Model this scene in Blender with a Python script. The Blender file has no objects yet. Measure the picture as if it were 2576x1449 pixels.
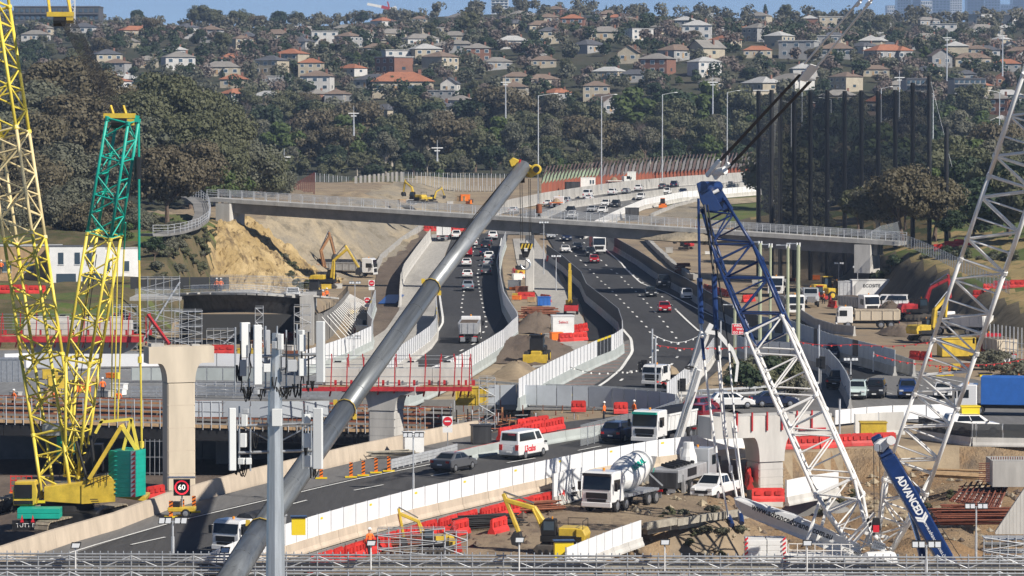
import bpy, bmesh, math, random, bisect
import numpy as np
from math import sin, cos, pi, radians, sqrt, atan2, atan, floor, ceil
from mathutils import Vector, Matrix, Euler
random.seed(7)
rng = np.random.default_rng(11)
scene = bpy.context.scene
COL = scene.collection
# ------------------------------------------------------------------ camera, sky, sun, exposure
FPX, CXP, CYP, CAMH = 8900.0, 1288.0, 724.5, 27.5      # surveyed telephoto view: focal length in survey pixels (2576 wide)
PITCH = atan((724.5 - 301.0) / FPX)
cam_d = bpy.data.cameras.new('camera')
cam_d.sensor_width = 36.0
cam_d.lens = FPX / 2576.0 * 36.0
cam_d.clip_start, cam_d.clip_end = 5.0, 40000.0
cam = bpy.data.objects.new('camera', cam_d)
cam.location = (0, 0, CAMH)
cam.rotation_euler = (pi / 2 - PITCH, 0, 0)
COL.objects.link(cam)
scene.camera = cam
SUN = Vector((0.60, -0.50, 0.63)).normalized()         # towards the sun
SUN_EL = math.asin(SUN.z)
world = bpy.data.worlds.new('World')
scene.world = world
world.use_nodes = True
nt = world.node_tree
sky = nt.nodes.new('ShaderNodeTexSky')
sky.sky_type = 'NISHITA'
sky.sun_disc = False
sky.sun_elevation = SUN_EL
sky.sun_rotation = atan2(SUN.x, SUN.y)
sky.altitude = 3000
sky.air_density = 0.5
sky.dust_density = 0.0
sky.ozone_density = 3.0
bg = nt.nodes['Background']
bg.inputs['Strength'].default_value = 0.085
nt.links.new(sky.outputs[0], bg.inputs['Color'])
sun_d = bpy.data.lights.new('sun', 'SUN')
sun_d.energy = 4.9
sun_d.angle = radians(0.53)
sun_d.color = (1.0, 0.93, 0.83)
sun_o = bpy.data.objects.new('sun', sun_d)
sun_o.rotation_euler = SUN.to_track_quat('Z', 'Y').to_euler()
sun_o.location = (60, -40, 120)
COL.objects.link(sun_o)
vs = scene.view_settings
vs.view_transform = 'Standard'
vs.look = 'None'
vs.exposure = 0.30
vs.gamma = 1.0
vs.use_curve_mapping = False
cy = scene.cycles
cy.max_bounces = 6
cy.diffuse_bounces = 2
cy.glossy_bounces = 2
cy.transmission_bounces = 3
cy.transparent_max_bounces = 16
cy.volume_bounces = 0
cy.caustics_reflective = False
cy.caustics_refractive = False
cy.use_denoising = True
# ------------------------------------------------------------------ survey pixel -> place
_f = Vector((0, cos(PITCH), -sin(PITCH)))
_u = Vector((0, sin(PITCH), cos(PITCH)))
def ray(x, y):
 return Vector((1, 0, 0)) * ((x - CXP) / FPX) + _f - _u * ((y - CYP) / FPX)
def A(x, y, Y):
 d = ray(x, y); t = Y / d.y
 return Vector((d.x * t, Y, CAMH + d.z * t))
def G(x, y, z=0.0):
 d = ray(x, y); t = (z - CAMH) / d.z
 return Vector((d.x * t, d.y * t, z))
def interp(v, tab):
 return float(np.interp(v, [a for a, b in tab], [b for a, b in tab]))
ZFAR = [(0, 0), (600, 0), (640, .5), (700, 2.5), (800, 6.2), (900, 9.2), (1000, 11), (1060, 10.5), (1110, 12), (1195, 19), (1300, 35), (1400, 48), (1700, 67), (2000, 81),
  (2300, 86), (3000, 76), (6000, 60), (30000, 40)]
_ZX = [a for a, b in ZFAR]
def zfar(Y):
 i = min(max(bisect.bisect_right(_ZX, Y), 1), len(_ZX) - 1)
 (a, b), (c, d) = ZFAR[i - 1], ZFAR[i]
 return b + (d - b) * (Y - a) / (c - a)
def R(x, y, dz=0.0):
 """a point of the freeway surface (which climbs away from the camera) seen at survey pixel x, y"""
 d = ray(x, y)
 lo, hi = 150.0, 1060.0
 Y = 150.0
 while Y < 1060:
  if CAMH + d.z * (Y / d.y) <= zfar(Y) + dz:
   hi = Y; lo = Y - 10; break
  Y += 10
 for _ in range(20):
  m = .5 * (lo + hi)
  if CAMH + d.z * (m / d.y) <= zfar(m) + dz: hi = m
  else: lo = m
 t = hi / d.y
 return Vector((d.x * t, hi, CAMH + d.z * t))
def dirz(p, q): return atan2(q.y - p.y, q.x - p.x)
# ------------------------------------------------------------------ materials
MATS = {}
def mat(name, col, rough=.7, metal=0., var=0., scale=1., bump=0., var2=None, coat=0., spec=None, objvar=0., grain=None, detail=4):
 if name in MATS: return MATS[name]
 m = bpy.data.materials.new(name); m.use_nodes = True
 n, l = m.node_tree.nodes, m.node_tree.links
 b = n['Principled BSDF']
 b.inputs['Roughness'].default_value = rough
 b.inputs['Metallic'].default_value = metal
 if spec is not None: b.inputs['Specular IOR Level'].default_value = spec
 if coat: b.inputs['Coat Weight'].default_value = coat
 c = (*col, 1)
 b.inputs['Base Color'].default_value = c
 last = None
 if var or bump or var2:
  geo = n.new('ShaderNodeNewGeometry')
  tex = n.new('ShaderNodeTexNoise'); tex.inputs['Scale'].default_value = scale
  tex.inputs['Detail'].default_value = detail; tex.inputs['Roughness'].default_value = .65
  if grain:
   mp = n.new('ShaderNodeMapping'); mp.inputs['Scale'].default_value = grain
   l.new(geo.outputs['Position'], mp.inputs['Vector']); l.new(mp.outputs[0], tex.inputs['Vector'])
  else: l.new(geo.outputs['Position'], tex.inputs['Vector'])
  rp = n.new('ShaderNodeValToRGB')
  rp.color_ramp.elements[0].position = .3; rp.color_ramp.elements[1].position = .7
  k2 = var2 or tuple(v * (1 - var) for v in col)
  k1 = tuple(min(1, v * (1 + var * .6)) for v in col)
  rp.color_ramp.elements[0].color = (*k2, 1); rp.color_ramp.elements[1].color = (*k1, 1)
  l.new(tex.outputs['Fac'], rp.inputs['Fac']); last = rp.outputs['Color']
  if bump:
   bp = n.new('ShaderNodeBump'); bp.inputs['Strength'].default_value = bump; bp.inputs['Distance'].default_value = .3 / max(scale, .2)
   l.new(tex.outputs['Fac'], bp.inputs['Height']); l.new(bp.outputs[0], b.inputs['Normal'])
 if objvar:
  oi = n.new('ShaderNodeObjectInfo')
  hs = n.new('ShaderNodeHueSaturation')
  mr = n.new('ShaderNodeMapRange'); mr.inputs['To Min'].default_value = 1 - objvar; mr.inputs['To Max'].default_value = 1 + objvar
  l.new(oi.outputs['Random'], mr.inputs['Value']); l.new(mr.outputs[0], hs.inputs['Value'])
  if last: l.new(last, hs.inputs['Color'])
  else: hs.inputs['Color'].default_value = c
  last = hs.outputs[0]
 if last: l.new(last, b.inputs['Base Color'])
 MATS[name] = m
 return m
def blotch(name, cols, scales, rough=.9, bump=.3, thr=(.42, .58), stretch=None):
 """ground: three colours laid in irregular patches of two sizes plus fine grain"""
 m = bpy.data.materials.new(name); m.use_nodes = True
 n, l = m.node_tree.nodes, m.node_tree.links
 b = n['Principled BSDF']; b.inputs['Roughness'].default_value = rough; b.inputs['Specular IOR Level'].default_value = .2
 geo = n.new('ShaderNodeNewGeometry')
 src = geo.outputs['Position']
 if stretch:
  mp = n.new('ShaderNodeMapping'); mp.inputs['Scale'].default_value = stretch[:3]
  if len(stretch) > 3: mp.inputs['Rotation'].default_value = (0, 0, stretch[3])
  l.new(src, mp.inputs['Vector']); src = mp.outputs[0]
 def noise(s, d=5):
  t = n.new('ShaderNodeTexNoise'); t.inputs['Scale'].default_value = s; t.inputs['Detail'].default_value = d
  t.inputs['Roughness'].default_value = .68; l.new(src, t.inputs['Vector']); return t.outputs['Fac']
 def ramp(fac, lo, hi):
  r = n.new('ShaderNodeMapRange'); r.inputs['From Min'].default_value = lo; r.inputs['From Max'].default_value = hi
  l.new(fac, r.inputs['Value']); return r.outputs[0]
 def mix(fac, a, c):
  x = n.new('ShaderNodeMix'); x.data_type = 'RGBA'; l.new(fac, x.inputs[0])
  for s, v in ((6, a), (7, c)):
   if isinstance(v, tuple): x.inputs[s].default_value = (*v, 1)
   else: l.new(v, x.inputs[s])
  return x.outputs[2]
 c = mix(ramp(noise(scales[0]), *thr), cols[0], cols[1])
 c = mix(ramp(noise(scales[1]), .5, .68), c, cols[2])
 fine = noise(scales[1] * 9, 3)
 hs = n.new('ShaderNodeHueSaturation'); l.new(c, hs.inputs['Color'])
 r = n.new('ShaderNodeMapRange'); r.inputs['To Min'].default_value = .72; r.inputs['To Max'].default_value = 1.28
 l.new(fine, r.inputs['Value']); l.new(r.outputs[0], hs.inputs['Value'])
 l.new(hs.outputs[0], b.inputs['Base Color'])
 if bump:
  bp = n.new('ShaderNodeBump'); bp.inputs['Strength'].default_value = bump; bp.inputs['Distance'].default_value = .25
  l.new(fine, bp.inputs['Height']); l.new(bp.outputs[0], b.inputs['Normal'])
 MATS[name] = m
 return m
def M(n): return MATS[n]
mat('galv', (.45, .47, .49), .45, .6, var=.25, scale=3)
mat('galv_light', (.62, .64, .66), .45, .35, var=.2, scale=2)
mat('steel_pole', (.50, .53, .55), .4, .55, var=.2, scale=1.5, grain=(6, 6, .4))
mat('boom_grey', (.20, .215, .225), .42, .4, var=.5, scale=1.0, detail=6)
mat('boom_grey_light', (.29, .305, .315), .4, .4, var=.45, scale=1.0, detail=6)
mat('yellow', (.66, .46, .05), .45, 0, var=.28, scale=1.3, coat=.15)
mat('yellow_lattice', (.82, .66, .09), .45, 0, var=.16, scale=1.0)
mat('cream_lattice', (.80, .66, .36), .5, 0, var=.12, scale=1.0)
mat('teal', (.01, .40, .30), .45, 0, var=.2, scale=1.2)
mat('navy', (.012, .035, .13), .35, 0, var=.3, scale=1.2, coat=.25)
mat('white_paint', (.80, .80, .78), .42, 0, var=.10, scale=1.2)
mat('white_lattice', (.82, .81, .78), .5, 0, var=.10, scale=.9)
mat('white_panel', (.80, .81, .82), .55, 0, var=.07, scale=.6, objvar=.04)
mat('grey_panel', (.50, .54, .58), .6, 0, var=.1, scale=.7, objvar=.07)
mat('dark_sign', (.025, .027, .03), .5)
mat('sign_yellow', (.80, .60, .02), .5)
mat('red_plastic', (.58, .04, .032), .5, 0, var=.3, scale=1.5, objvar=.22)
mat('red_steel', (.46, .03, .035), .5, 0, var=.3, scale=1.5)
mat('orange_plastic', (.85, .20, .02), .5, 0, var=.15, scale=2)
mat('orange_cloth', (.95, .19, .03), .8, 0, var=.15, scale=6)
mat('navy_cloth', (.018, .022, .035), .85)
mat('skin', (.52, .30, .20), .6)
mat('black', (.012, .012, .013), .5)
mat('rubber', (.02, .02, .021), .85, 0, var=.3, scale=3)
mat('rim', (.42, .43, .44), .35, .7)
mat('rim_dark', (.10, .10, .105), .4, .5)
mat('glass', (.012, .016, .02), .08, 0, spec=.8)
mat('glass_blue', (.05, .08, .11), .08, 0, spec=.8)
mat('mesh_dark', (.035, .038, .04), .8, 0, var=.4, scale=2)
mat('black_cable', (.01, .01, .01), .55)
mat('wire_rope', (.045, .042, .04), .6, .3)
mat('concrete', (.43, .42, .395), .85, 0, var=.28, scale=.7, bump=.05, grain=(1, 1, .22))
mat('concrete_light', (.56, .545, .51), .85, 0, var=.22, scale=.7, bump=.05, grain=(1, 1, .22))
mat('concrete_cream', (.62, .54, .42), .85, 0, var=.14, scale=.8, grain=(1, 1, .2))
mat('concrete_beige', (.56, .47, .365), .88, 0, var=.2, scale=.7, bump=.04, grain=(1, 1, .3))
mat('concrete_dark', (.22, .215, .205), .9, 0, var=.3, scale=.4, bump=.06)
mat('concrete_green', (.42, .46, .45), .85, 0, var=.15, scale=.5)
mat('steel_black', (.018, .018, .019), .5, .1, var=.3, scale=.8)
mat('steel_dark', (.065, .066, .07), .48, .45, var=.6, scale=.9, grain=(2, 2, .15))
mat('rust', (.24, .085, .045), .85, 0, var=.4, scale=2.5)
mat('rebar_rust', (.19, .06, .035), .9, 0, var=.35, scale=3)
mat('formply', (.34, .17, .075), .7, 0, var=.35, scale=1.2)
mat('timber', (.46, .31, .17), .8, 0, var=.3, scale=2.0)
mat('timber_grey', (.36, .33, .27), .9, 0, var=.35, scale=2.0)
mat('pole_green', (.40, .43, .29), .75, 0, var=.2, scale=1.5, grain=(3, 3, .3))
mat('red_brown', (.34, .095, .05), .75, 0, var=.3, scale=.6, grain=(1, 1, .2))
mat('brown_fin', (.17, .115, .105), .75, 0, var=.3, scale=.8)
mat('green_fin', (.36, .45, .31), .75, 0, var=.25, scale=.8)
mat('grey_fin', (.27, .25, .255), .75, 0, var=.25, scale=.8)
mat('maroon', (.13, .03, .025), .6, 0, var=.25, scale=.8)
mat('white_mark', (.78, .78, .75), .8, 0, var=.18, scale=3)
mat('orange_mark', (.62, .18, .07), .8, 0, var=.4, scale=2)
mat('blue', (.03, .14, .48), .45, 0, var=.12, scale=1.5)
mat('blue_tarp', (.025, .10, .34), .4, 0, var=.3, scale=2)
mat('sign_red', (.65, .02, .035), .45)
mat('sign_white', (.82, .82, .80), .5)
mat('led_panel', (.01, .01, .01), .3)
mat('lamp_red', (.5, .01, .01), .25)
mat('lamp_amber', (.75, .28, .01), .3)
mat('head_lamp', (.75, .77, .78), .12, .3)
mat('chrome', (.6, .61, .62), .2, .9)
mat('alu', (.50, .505, .51), .42, .35, var=.2, scale=2)
mat('solar', (.02, .03, .06), .15, .2)
mat('antenna', (.70, .72, .71), .5, 0, var=.05, scale=1)
mat('antenna_grey', (.40, .42, .44), .5, 0)
mat('track_steel', (.10, .09, .08), .7, .3, var=.4, scale=3)
mat('track_tan', (.33, .28, .21), .8, .1, var=.35, scale=3)
mat('bark', (.16, .115, .085), .9, 0, var=.35, scale=2.5)
mat('bark_pale', (.46, .41, .34), .85, 0, var=.35, scale=2)
for _n, _c in dict(white=(.80, .80, .79), silver=(.47, .49, .51), grey=(.12, .125, .135), dark=(.018, .019, .022), navy_car=(.012, .022, .06), red=(.42, .012, .018),
    blue_car=(.02, .05, .17), pale_green=(.52, .62, .60), maroon_car=(.20, .01, .018), steel_blue=(.26, .31, .36)).items():
 mat('paint_' + _n, _c, .28, .15 if _n in ('silver', 'grey', 'steel_blue') else 0, coat=.5)
def axis_grain(name, ax, s):
 m = M(name); n, l = m.node_tree.nodes, m.node_tree.links
 tex = [x for x in n if x.type == 'TEX_NOISE'][0]; geo = [x for x in n if x.type == 'NEW_GEOMETRY'][0]
 a = n.new('ShaderNodeMapping'); a.inputs['Rotation'].default_value = Vector(ax).rotation_difference(Vector((0, 0, 1))).to_euler()
 b = n.new('ShaderNodeMapping'); b.inputs['Scale'].default_value = s
 l.new(geo.outputs['Position'], a.inputs['Vector']); l.new(a.outputs[0], b.inputs['Vector']); l.new(b.outputs[0], tex.inputs['Vector'])
def emat(name, col, e):
 m = bpy.data.materials.new(name); m.use_nodes = True
 b = m.node_tree.nodes['Principled BSDF']; b.inputs['Base Color'].default_value = (*col, 1)
 b.inputs['Emission Color'].default_value = (*col, 1); b.inputs['Emission Strength'].default_value = e
 MATS[name] = m; return m
emat('signal_green', (.0, .75, .35), 1.6)
emat('led_red', (.85, .03, .05), .8)
emat('led_white', (.75, .75, .7), .6)
def netmat(name, col, alpha, rough=.9):
 m = bpy.data.materials.new(name); m.use_nodes = True
 n, l = m.node_tree.nodes, m.node_tree.links
 b = n['Principled BSDF']; b.inputs['Base Color'].default_value = (*col, 1); b.inputs['Roughness'].default_value = rough
 b.inputs['Alpha'].default_value = alpha
 MATS[name] = m; return m
netmat('netting', (.075, .077, .085), .68)
netmat('mesh_fence', (.42, .45, .47), .22)
netmat('mesh_fence_dark', (.06, .065, .07), .78)
netmat('shade_net', (.05, .052, .055), .9)
netmat('clear_panel', (.42, .50, .52), .45, .15)
# ground materials
blotch('ground_dirt', [(.27, .21, .145), (.34, .27, .18), (.20, .165, .125)], (.035, .16))
blotch('mud', [(.235, .18, .125), (.30, .235, .16), (.15, .115, .085)], (.12, .5), stretch=(1, .35, 1, .45))
blotch('haul_dirt', [(.13, .10, .078), (.17, .135, .105), (.095, .077, .062)], (.07, .35), stretch=(1, .25, 1))
blotch('orange_soil', [(.27, .175, .095), (.31, .225, .14), (.155, .12, .088)], (.11, .42), bump=.9)
blotch('yellow_rock', [(.36, .26, .12), (.50, .38, .20), (.16, .115, .065)], (.16, .55), bump=1.0, stretch=(1, .5, .35))
blotch('pale_rock', [(.40, .33, .225), (.27, .24, .19), (.19, .165, .12)], (.06, .3), bump=.8, stretch=(1, .3, 1))
blotch('scrub', [(.085, .078, .04), (.16, .125, .07), (.06, .085, .025)], (.08, .5), bump=.7)
blotch('grass_green', [(.085, .13, .032), (.13, .15, .05), (.17, .14, .075)], (.10, .6), bump=.5)
blotch('grass_dry', [(.30, .24, .11), (.36, .26, .12), (.13, .14, .055)], (.10, .45), bump=.5)
blotch('bank_dark', [(.135, .115, .078), (.165, .14, .095), (.10, .085, .058)], (.14, .6), bump=.6, stretch=(1, 1, .3))
blotch('hill_green', [(.045, .052, .033), (.07, .07, .046), (.09, .08, .06)], (.02, .1), bump=.3)
def asphalt(name, c, tracks=.25, rot=0.):
 return blotch(name, [c, tuple(v * 1.12 for v in c), tuple(v * (1 - tracks) for v in c)], (.05, .22), rough=.85, bump=.12, thr=(.35, .65), stretch=(1, .10, 1, rot))
asphalt('asphalt_new', (.032, .033, .035))
asphalt('asphalt_mid', (.057, .057, .059))
asphalt('asphalt_old', (.165, .162, .158), .18)
asphalt('asphalt_road', (.076, .075, .075), .3, rot=-1.18)
asphalt('road_concrete', (.38, .365, .335), .15)
asphalt('road_bluegrey', (.20, .205, .21), .2)
# ------------------------------------------------------------------ objects, parts
WORLDP = set(); CH = {}
def link(o, parent=None):
 COL.objects.link(o)
 if parent is not None:
  o.parent = parent; CH.setdefault(parent.name, []).append(o)
  if parent.name in WORLDP: o.matrix_parent_inverse = Matrix.Translation(parent.location).inverted()
  elif parent.parent is not None and parent.parent.name in WORLDP: o.matrix_parent_inverse = parent.matrix_basis.inverted()
 return o
def tag(o, label, cat, group=None, kind=None):
 o['label'] = label
 if cat: o['category'] = cat
 if group: o['group'] = group
 if kind: o['kind'] = kind
 return o
def thing(name, label, cat, loc=(0, 0, 0), rz=0., group=None, wp=False, rot=None):
 o = bpy.data.objects.new(name, None); o.empty_display_size = .3
 o.location = loc
 o.rotation_euler = rot if rot is not None else (0, 0, rz)
 COL.objects.link(o)
 if wp: WORLDP.add(o.name)
 return tag(o, label, cat, group)
def structure(o, label=None):
 o['kind'] = 'structure'
 if label: o['label'] = label
 return o
class MB:
 def __init__(s): s.v, s.f, s.m = [], [], []
 def add(s, vs, fs, mi=0):
  k = len(s.v); s.v += [tuple(p) for p in vs]
  s.f += [tuple(i + k for i in f) for f in fs]; s.m += [mi] * len(fs); return s
 def hexa(s, p, mi=0):
  return s.add(p, [(0, 3, 2, 1), (4, 5, 6, 7), (0, 1, 5, 4), (1, 2, 6, 5), (2, 3, 7, 6), (3, 0, 4, 7)], mi)
 def box(s, c, d, rz=0., mi=0, taper=None):
  x, y, z = d[0] / 2, d[1] / 2, d[2] / 2
  tx, ty = taper or (1, 1)
  p = [(-x, -y, -z), (x, -y, -z), (x, y, -z), (-x, y, -z), (-x * tx, -y * ty, z), (x * tx, -y * ty, z), (x * tx, y * ty, z), (-x * tx, y * ty, z)]
  cr, sr = cos(rz), sin(rz)
  return s.hexa([(c[0] + a * cr - b * sr, c[1] + a * sr + b * cr, c[2] + e) for a, b, e in p], mi)
 def beam(s, p, q, w, h, mi=0, up=(0, 0, 1)):
  p, q = Vector(p), Vector(q); d = (q - p).normalized()
  a = d.cross(Vector(up))
  if a.length < 1e-4: a = d.cross(Vector((0, 1, 0)))
  a = a.normalized() * (w / 2); b = a.cross(d).normalized() * (h / 2)
  return s.hexa([p - a - b, p + a - b, p + a + b, p - a + b, q - a - b, q + a - b, q + a + b, q - a + b], mi)
 def tube(s, p, q, r, r2=None, n=6, mi=0, caps=True):
  p, q = Vector(p), Vector(q); d = (q - p)
  if d.length < 1e-6: return s
  d.normalize(); r2 = r if r2 is None else r2
  a = d.cross(Vector((0, 0, 1)))
  if a.length < 1e-3: a = d.cross(Vector((0, 1, 0)))
  a.normalize(); b = d.cross(a)
  vs = []
  for (c, rr) in ((p, r), (q, r2)):
   for i in range(n):
    t = 2 * pi * i / n; vs.append(c + a * (rr * cos(t)) + b * (rr * sin(t)))
  fs = [(i, (i + 1) % n, n + (i + 1) % n, n + i) for i in range(n)]
  if caps: fs += [tuple(range(n - 1, -1, -1)), tuple(range(n, 2 * n))]
  return s.add(vs, fs, mi)
 def path(s, pts, r, n=5, mi=0):
  for a, b in zip(pts[:-1], pts[1:]): s.tube(a, b, r, n=n, mi=mi, caps=False)
  return s
 def prism(s, poly, d, mi=0):
  """poly: list of 3D points, d: extrusion vector"""
  n = len(poly); d = Vector(d)
  vs = [Vector(p) for p in poly] + [Vector(p) + d for p in poly]
  fs = [tuple(range(n - 1, -1, -1)), tuple(range(n, 2 * n))] + [(i, (i + 1) % n, n + (i + 1) % n, n + i) for i in range(n)]
  return s.add(vs, fs, mi)
 def side(s, prof, y0, y1, mi=0):
  """side profile given as (x, z) extruded across y0..y1"""
  return s.prism([(x, y0, z) for x, z in prof], (0, y1 - y0, 0), mi)
 def lathe(s, prof, c=(0, 0, 0), axis=(0, 0, 1), n=12, mi=0):
  ax = Vector(axis).normalized(); a = ax.cross(Vector((0, 0, 1)))
  if a.length < 1e-3: a = Vector((1, 0, 0))
  a.normalize(); b = ax.cross(a); c = Vector(c); vs = []
  for r, h in prof:
   for i in range(n):
    t = 2 * pi * i / n; vs.append(c + ax * h + a * (r * cos(t)) + b * (r * sin(t)))
  k = len(prof)
  fs = [(j * n + i, j * n + (i + 1) % n, (j + 1) * n + (i + 1) % n, (j + 1) * n + i) for j in range(k - 1) for i in range(n)]
  fs += [tuple(range(n - 1, -1, -1)), tuple(range((k - 1) * n, k * n))]
  return s.add(vs, fs, mi)
 def quad(s, a, b, c, d, mi=0): return s.add([a, b, c, d], [(0, 1, 2, 3)], mi)
 def mesh(s, name, mats):
  me = bpy.data.meshes.new(name); me.from_pydata(s.v, [], s.f)
  for m in (mats if isinstance(mats, (list, tuple)) else [mats]): me.materials.append(M(m) if isinstance(m, str) else m)
  if any(s.m): me.polygons.foreach_set('material_index', s.m)
  me.validate(); me.update(); return me
 def build(s, name, mats, parent=None, smooth=False, bevel=0.):
  me = s.mesh(name, mats)
  bm = bmesh.new(); bm.from_mesh(me)
  bmesh.ops.recalc_face_normals(bm, faces=bm.faces)
  if bevel: bmesh.ops.bevel(bm, geom=bm.edges[:], offset=bevel, segments=1, affect='EDGES', clamp_overlap=True)
  bm.to_mesh(me); bm.free()
  if smooth:
   me.polygons.foreach_set('use_smooth', [True] * len(me.polygons))
  return link(bpy.data.objects.new(name, me), parent)
_UC = {}
def unit(shape, m):
 k = (shape, m)
 if k not in _UC:
  b = MB()
  if shape == 'box': b.box((0, 0, 0), (1, 1, 1))
  elif shape == 'cyl': b.tube((0, 0, -.5), (0, 0, .5), .5, n=8)
  elif shape == 'cyl16': b.tube((0, 0, -.5), (0, 0, .5), .5, n=16)
  me = b.mesh(shape + '_' + m, m)
  bm = bmesh.new(); bm.from_mesh(me); bmesh.ops.recalc_face_normals(bm, faces=bm.faces); bm.to_mesh(me); bm.free()
  if shape != 'box':
   for p in me.polygons: p.use_smooth = len(p.vertices) == 4
  _UC[k] = me
 return _UC[k]
def ubox(name, m, parent, c, d, rz=0., rot=None):
 o = bpy.data.objects.new(name, unit('box', m)); o.location = c; o.scale = d
 o.rotation_euler = rot or (0, 0, rz)
 return link(o, parent)
def ubeam(name, m, parent, p, q, w, h=None, shape='box'):
 p, q = Vector(p), Vector(q); d = q - p
 o = bpy.data.objects.new(name, unit(shape, m)); o.location = (p + q) / 2
 o.scale = (w, h or w, d.length)
 x = d.cross(Vector((0, 0, 1)))
 if x.length < 1e-4: x = Vector((1, 0, 0))
 x.normalize(); z = d.normalized(); y = z.cross(x)
 o.rotation_euler = Matrix((x, y, z)).transposed().to_euler()
 return link(o, parent)
def utube(name, m, parent, p, q, r): return ubeam(name, m, parent, p, q, 2 * r, 2 * r, 'cyl')
def copy_tree(o, parent=None, name=None, **kw):
 c = o.copy(); COL.objects.link(c)
 if name: c.name = name
 CH.pop(c.name, None)
 if parent is not None: c.parent = parent; CH.setdefault(parent.name, []).append(c)
 for ch in CH.get(o.name, ()): copy_tree(ch, c)
 for k, v in kw.items():
  if k == 'loc': c.location = v
  elif k == 'rz': c.rotation_euler = (0, 0, v)
  elif k == 'scale': c.scale = (v, v, v) if not isinstance(v, tuple) else v
  elif v is not None: c[k] = v
 return c
def descend(o):
 out = [o]
 for c in CH.get(o.name, ()): out += descend(c)
 return out
def repaint(o, old, new):
 for x in descend(o):
  if x.type == 'MESH':
   for i, s in enumerate(x.material_slots):
    if s.material and s.material.name == old:
     s.link = 'OBJECT'; s.material = M(new)
def drop(o):
 for x in reversed(descend(o)):
  CH.pop(x.name, None); bpy.data.objects.remove(x)
FONT = None
def text(name, s, m, parent, loc, rot, size, ext=.004, align='CENTER', bold=0.):
 c = bpy.data.curves.new(name, 'FONT'); c.body = s; c.size = size; c.extrude = ext; c.align_x = align; c.align_y = 'CENTER'
 c.offset = bold; c.resolution_u = 2
 c.materials.append(M(m))
 tmp = bpy.data.objects.new(name, c); COL.objects.link(tmp)
 me = bpy.data.meshes.new_from_object(tmp); bpy.data.objects.remove(tmp)
 o = bpy.data.objects.new(name, me); o.location = loc
 if isinstance(rot, Matrix): o.rotation_euler = rot.to_euler()
 else: o.rotation_euler = rot
 return link(o, parent)
def frame(xd, zd):
 """rotation whose local x runs along xd and local z (the text's face) along zd"""
 x = Vector(xd).normalized(); z = Vector(zd); z = (z - x * z.dot(x)).normalized(); y = z.cross(x)
 return Matrix((x, y, z)).transposed()
# ------------------------------------------------------------------ terrain
TOE_L = [(-140, 395), (-75, 440), (-58, 500), (-47, 548), (-33, 562), (-29, 600), (-24, 640), (-20, 700), (-17, 780), (-15, 860), (-12, 960), (-12, 1060)]
TOE_R = [(44, 760), (50, 690), (54, 629), (54.5, 551), (56, 500), (57.5, 454), (59, 432), (66, 418), (110, 400)]
def sdist(X, Y, poly, side):
 """distance to an open polyline, positive on one side"""
 best = np.full(X.shape, 1e9); sg = np.ones(X.shape)
 for (ax, ay), (bx, by) in zip(poly[:-1], poly[1:]):
  dx, dy = bx - ax, by - ay; L2 = dx * dx + dy * dy
  t = np.clip(((X - ax) * dx + (Y - ay) * dy) / L2, 0, 1)
  d = np.hypot(X - ax - t * dx, Y - ay - t * dy)
  c = (dx * (Y - ay) - dy * (X - ax)) * side
  m = d < best - 1e-9
  best = np.where(m, d, best); sg = np.where(m, np.sign(c), sg)
 return best * sg
def sst(t): t = np.clip(t, 0, 1); return t * t * (3 - 2 * t)
BACK = [(190, -40), (217.5, -31.5), (247, -22.2), (310, -2.8), (325, 2)]
FRONT = [(190, -28), (232.8, -10.3), (258, 0), (280, 11.5), (287, 19), (296, 30), (300, 60)]
def ni(v, tab): return np.interp(v, [a for a, b in tab], [b for a, b in tab])
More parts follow.
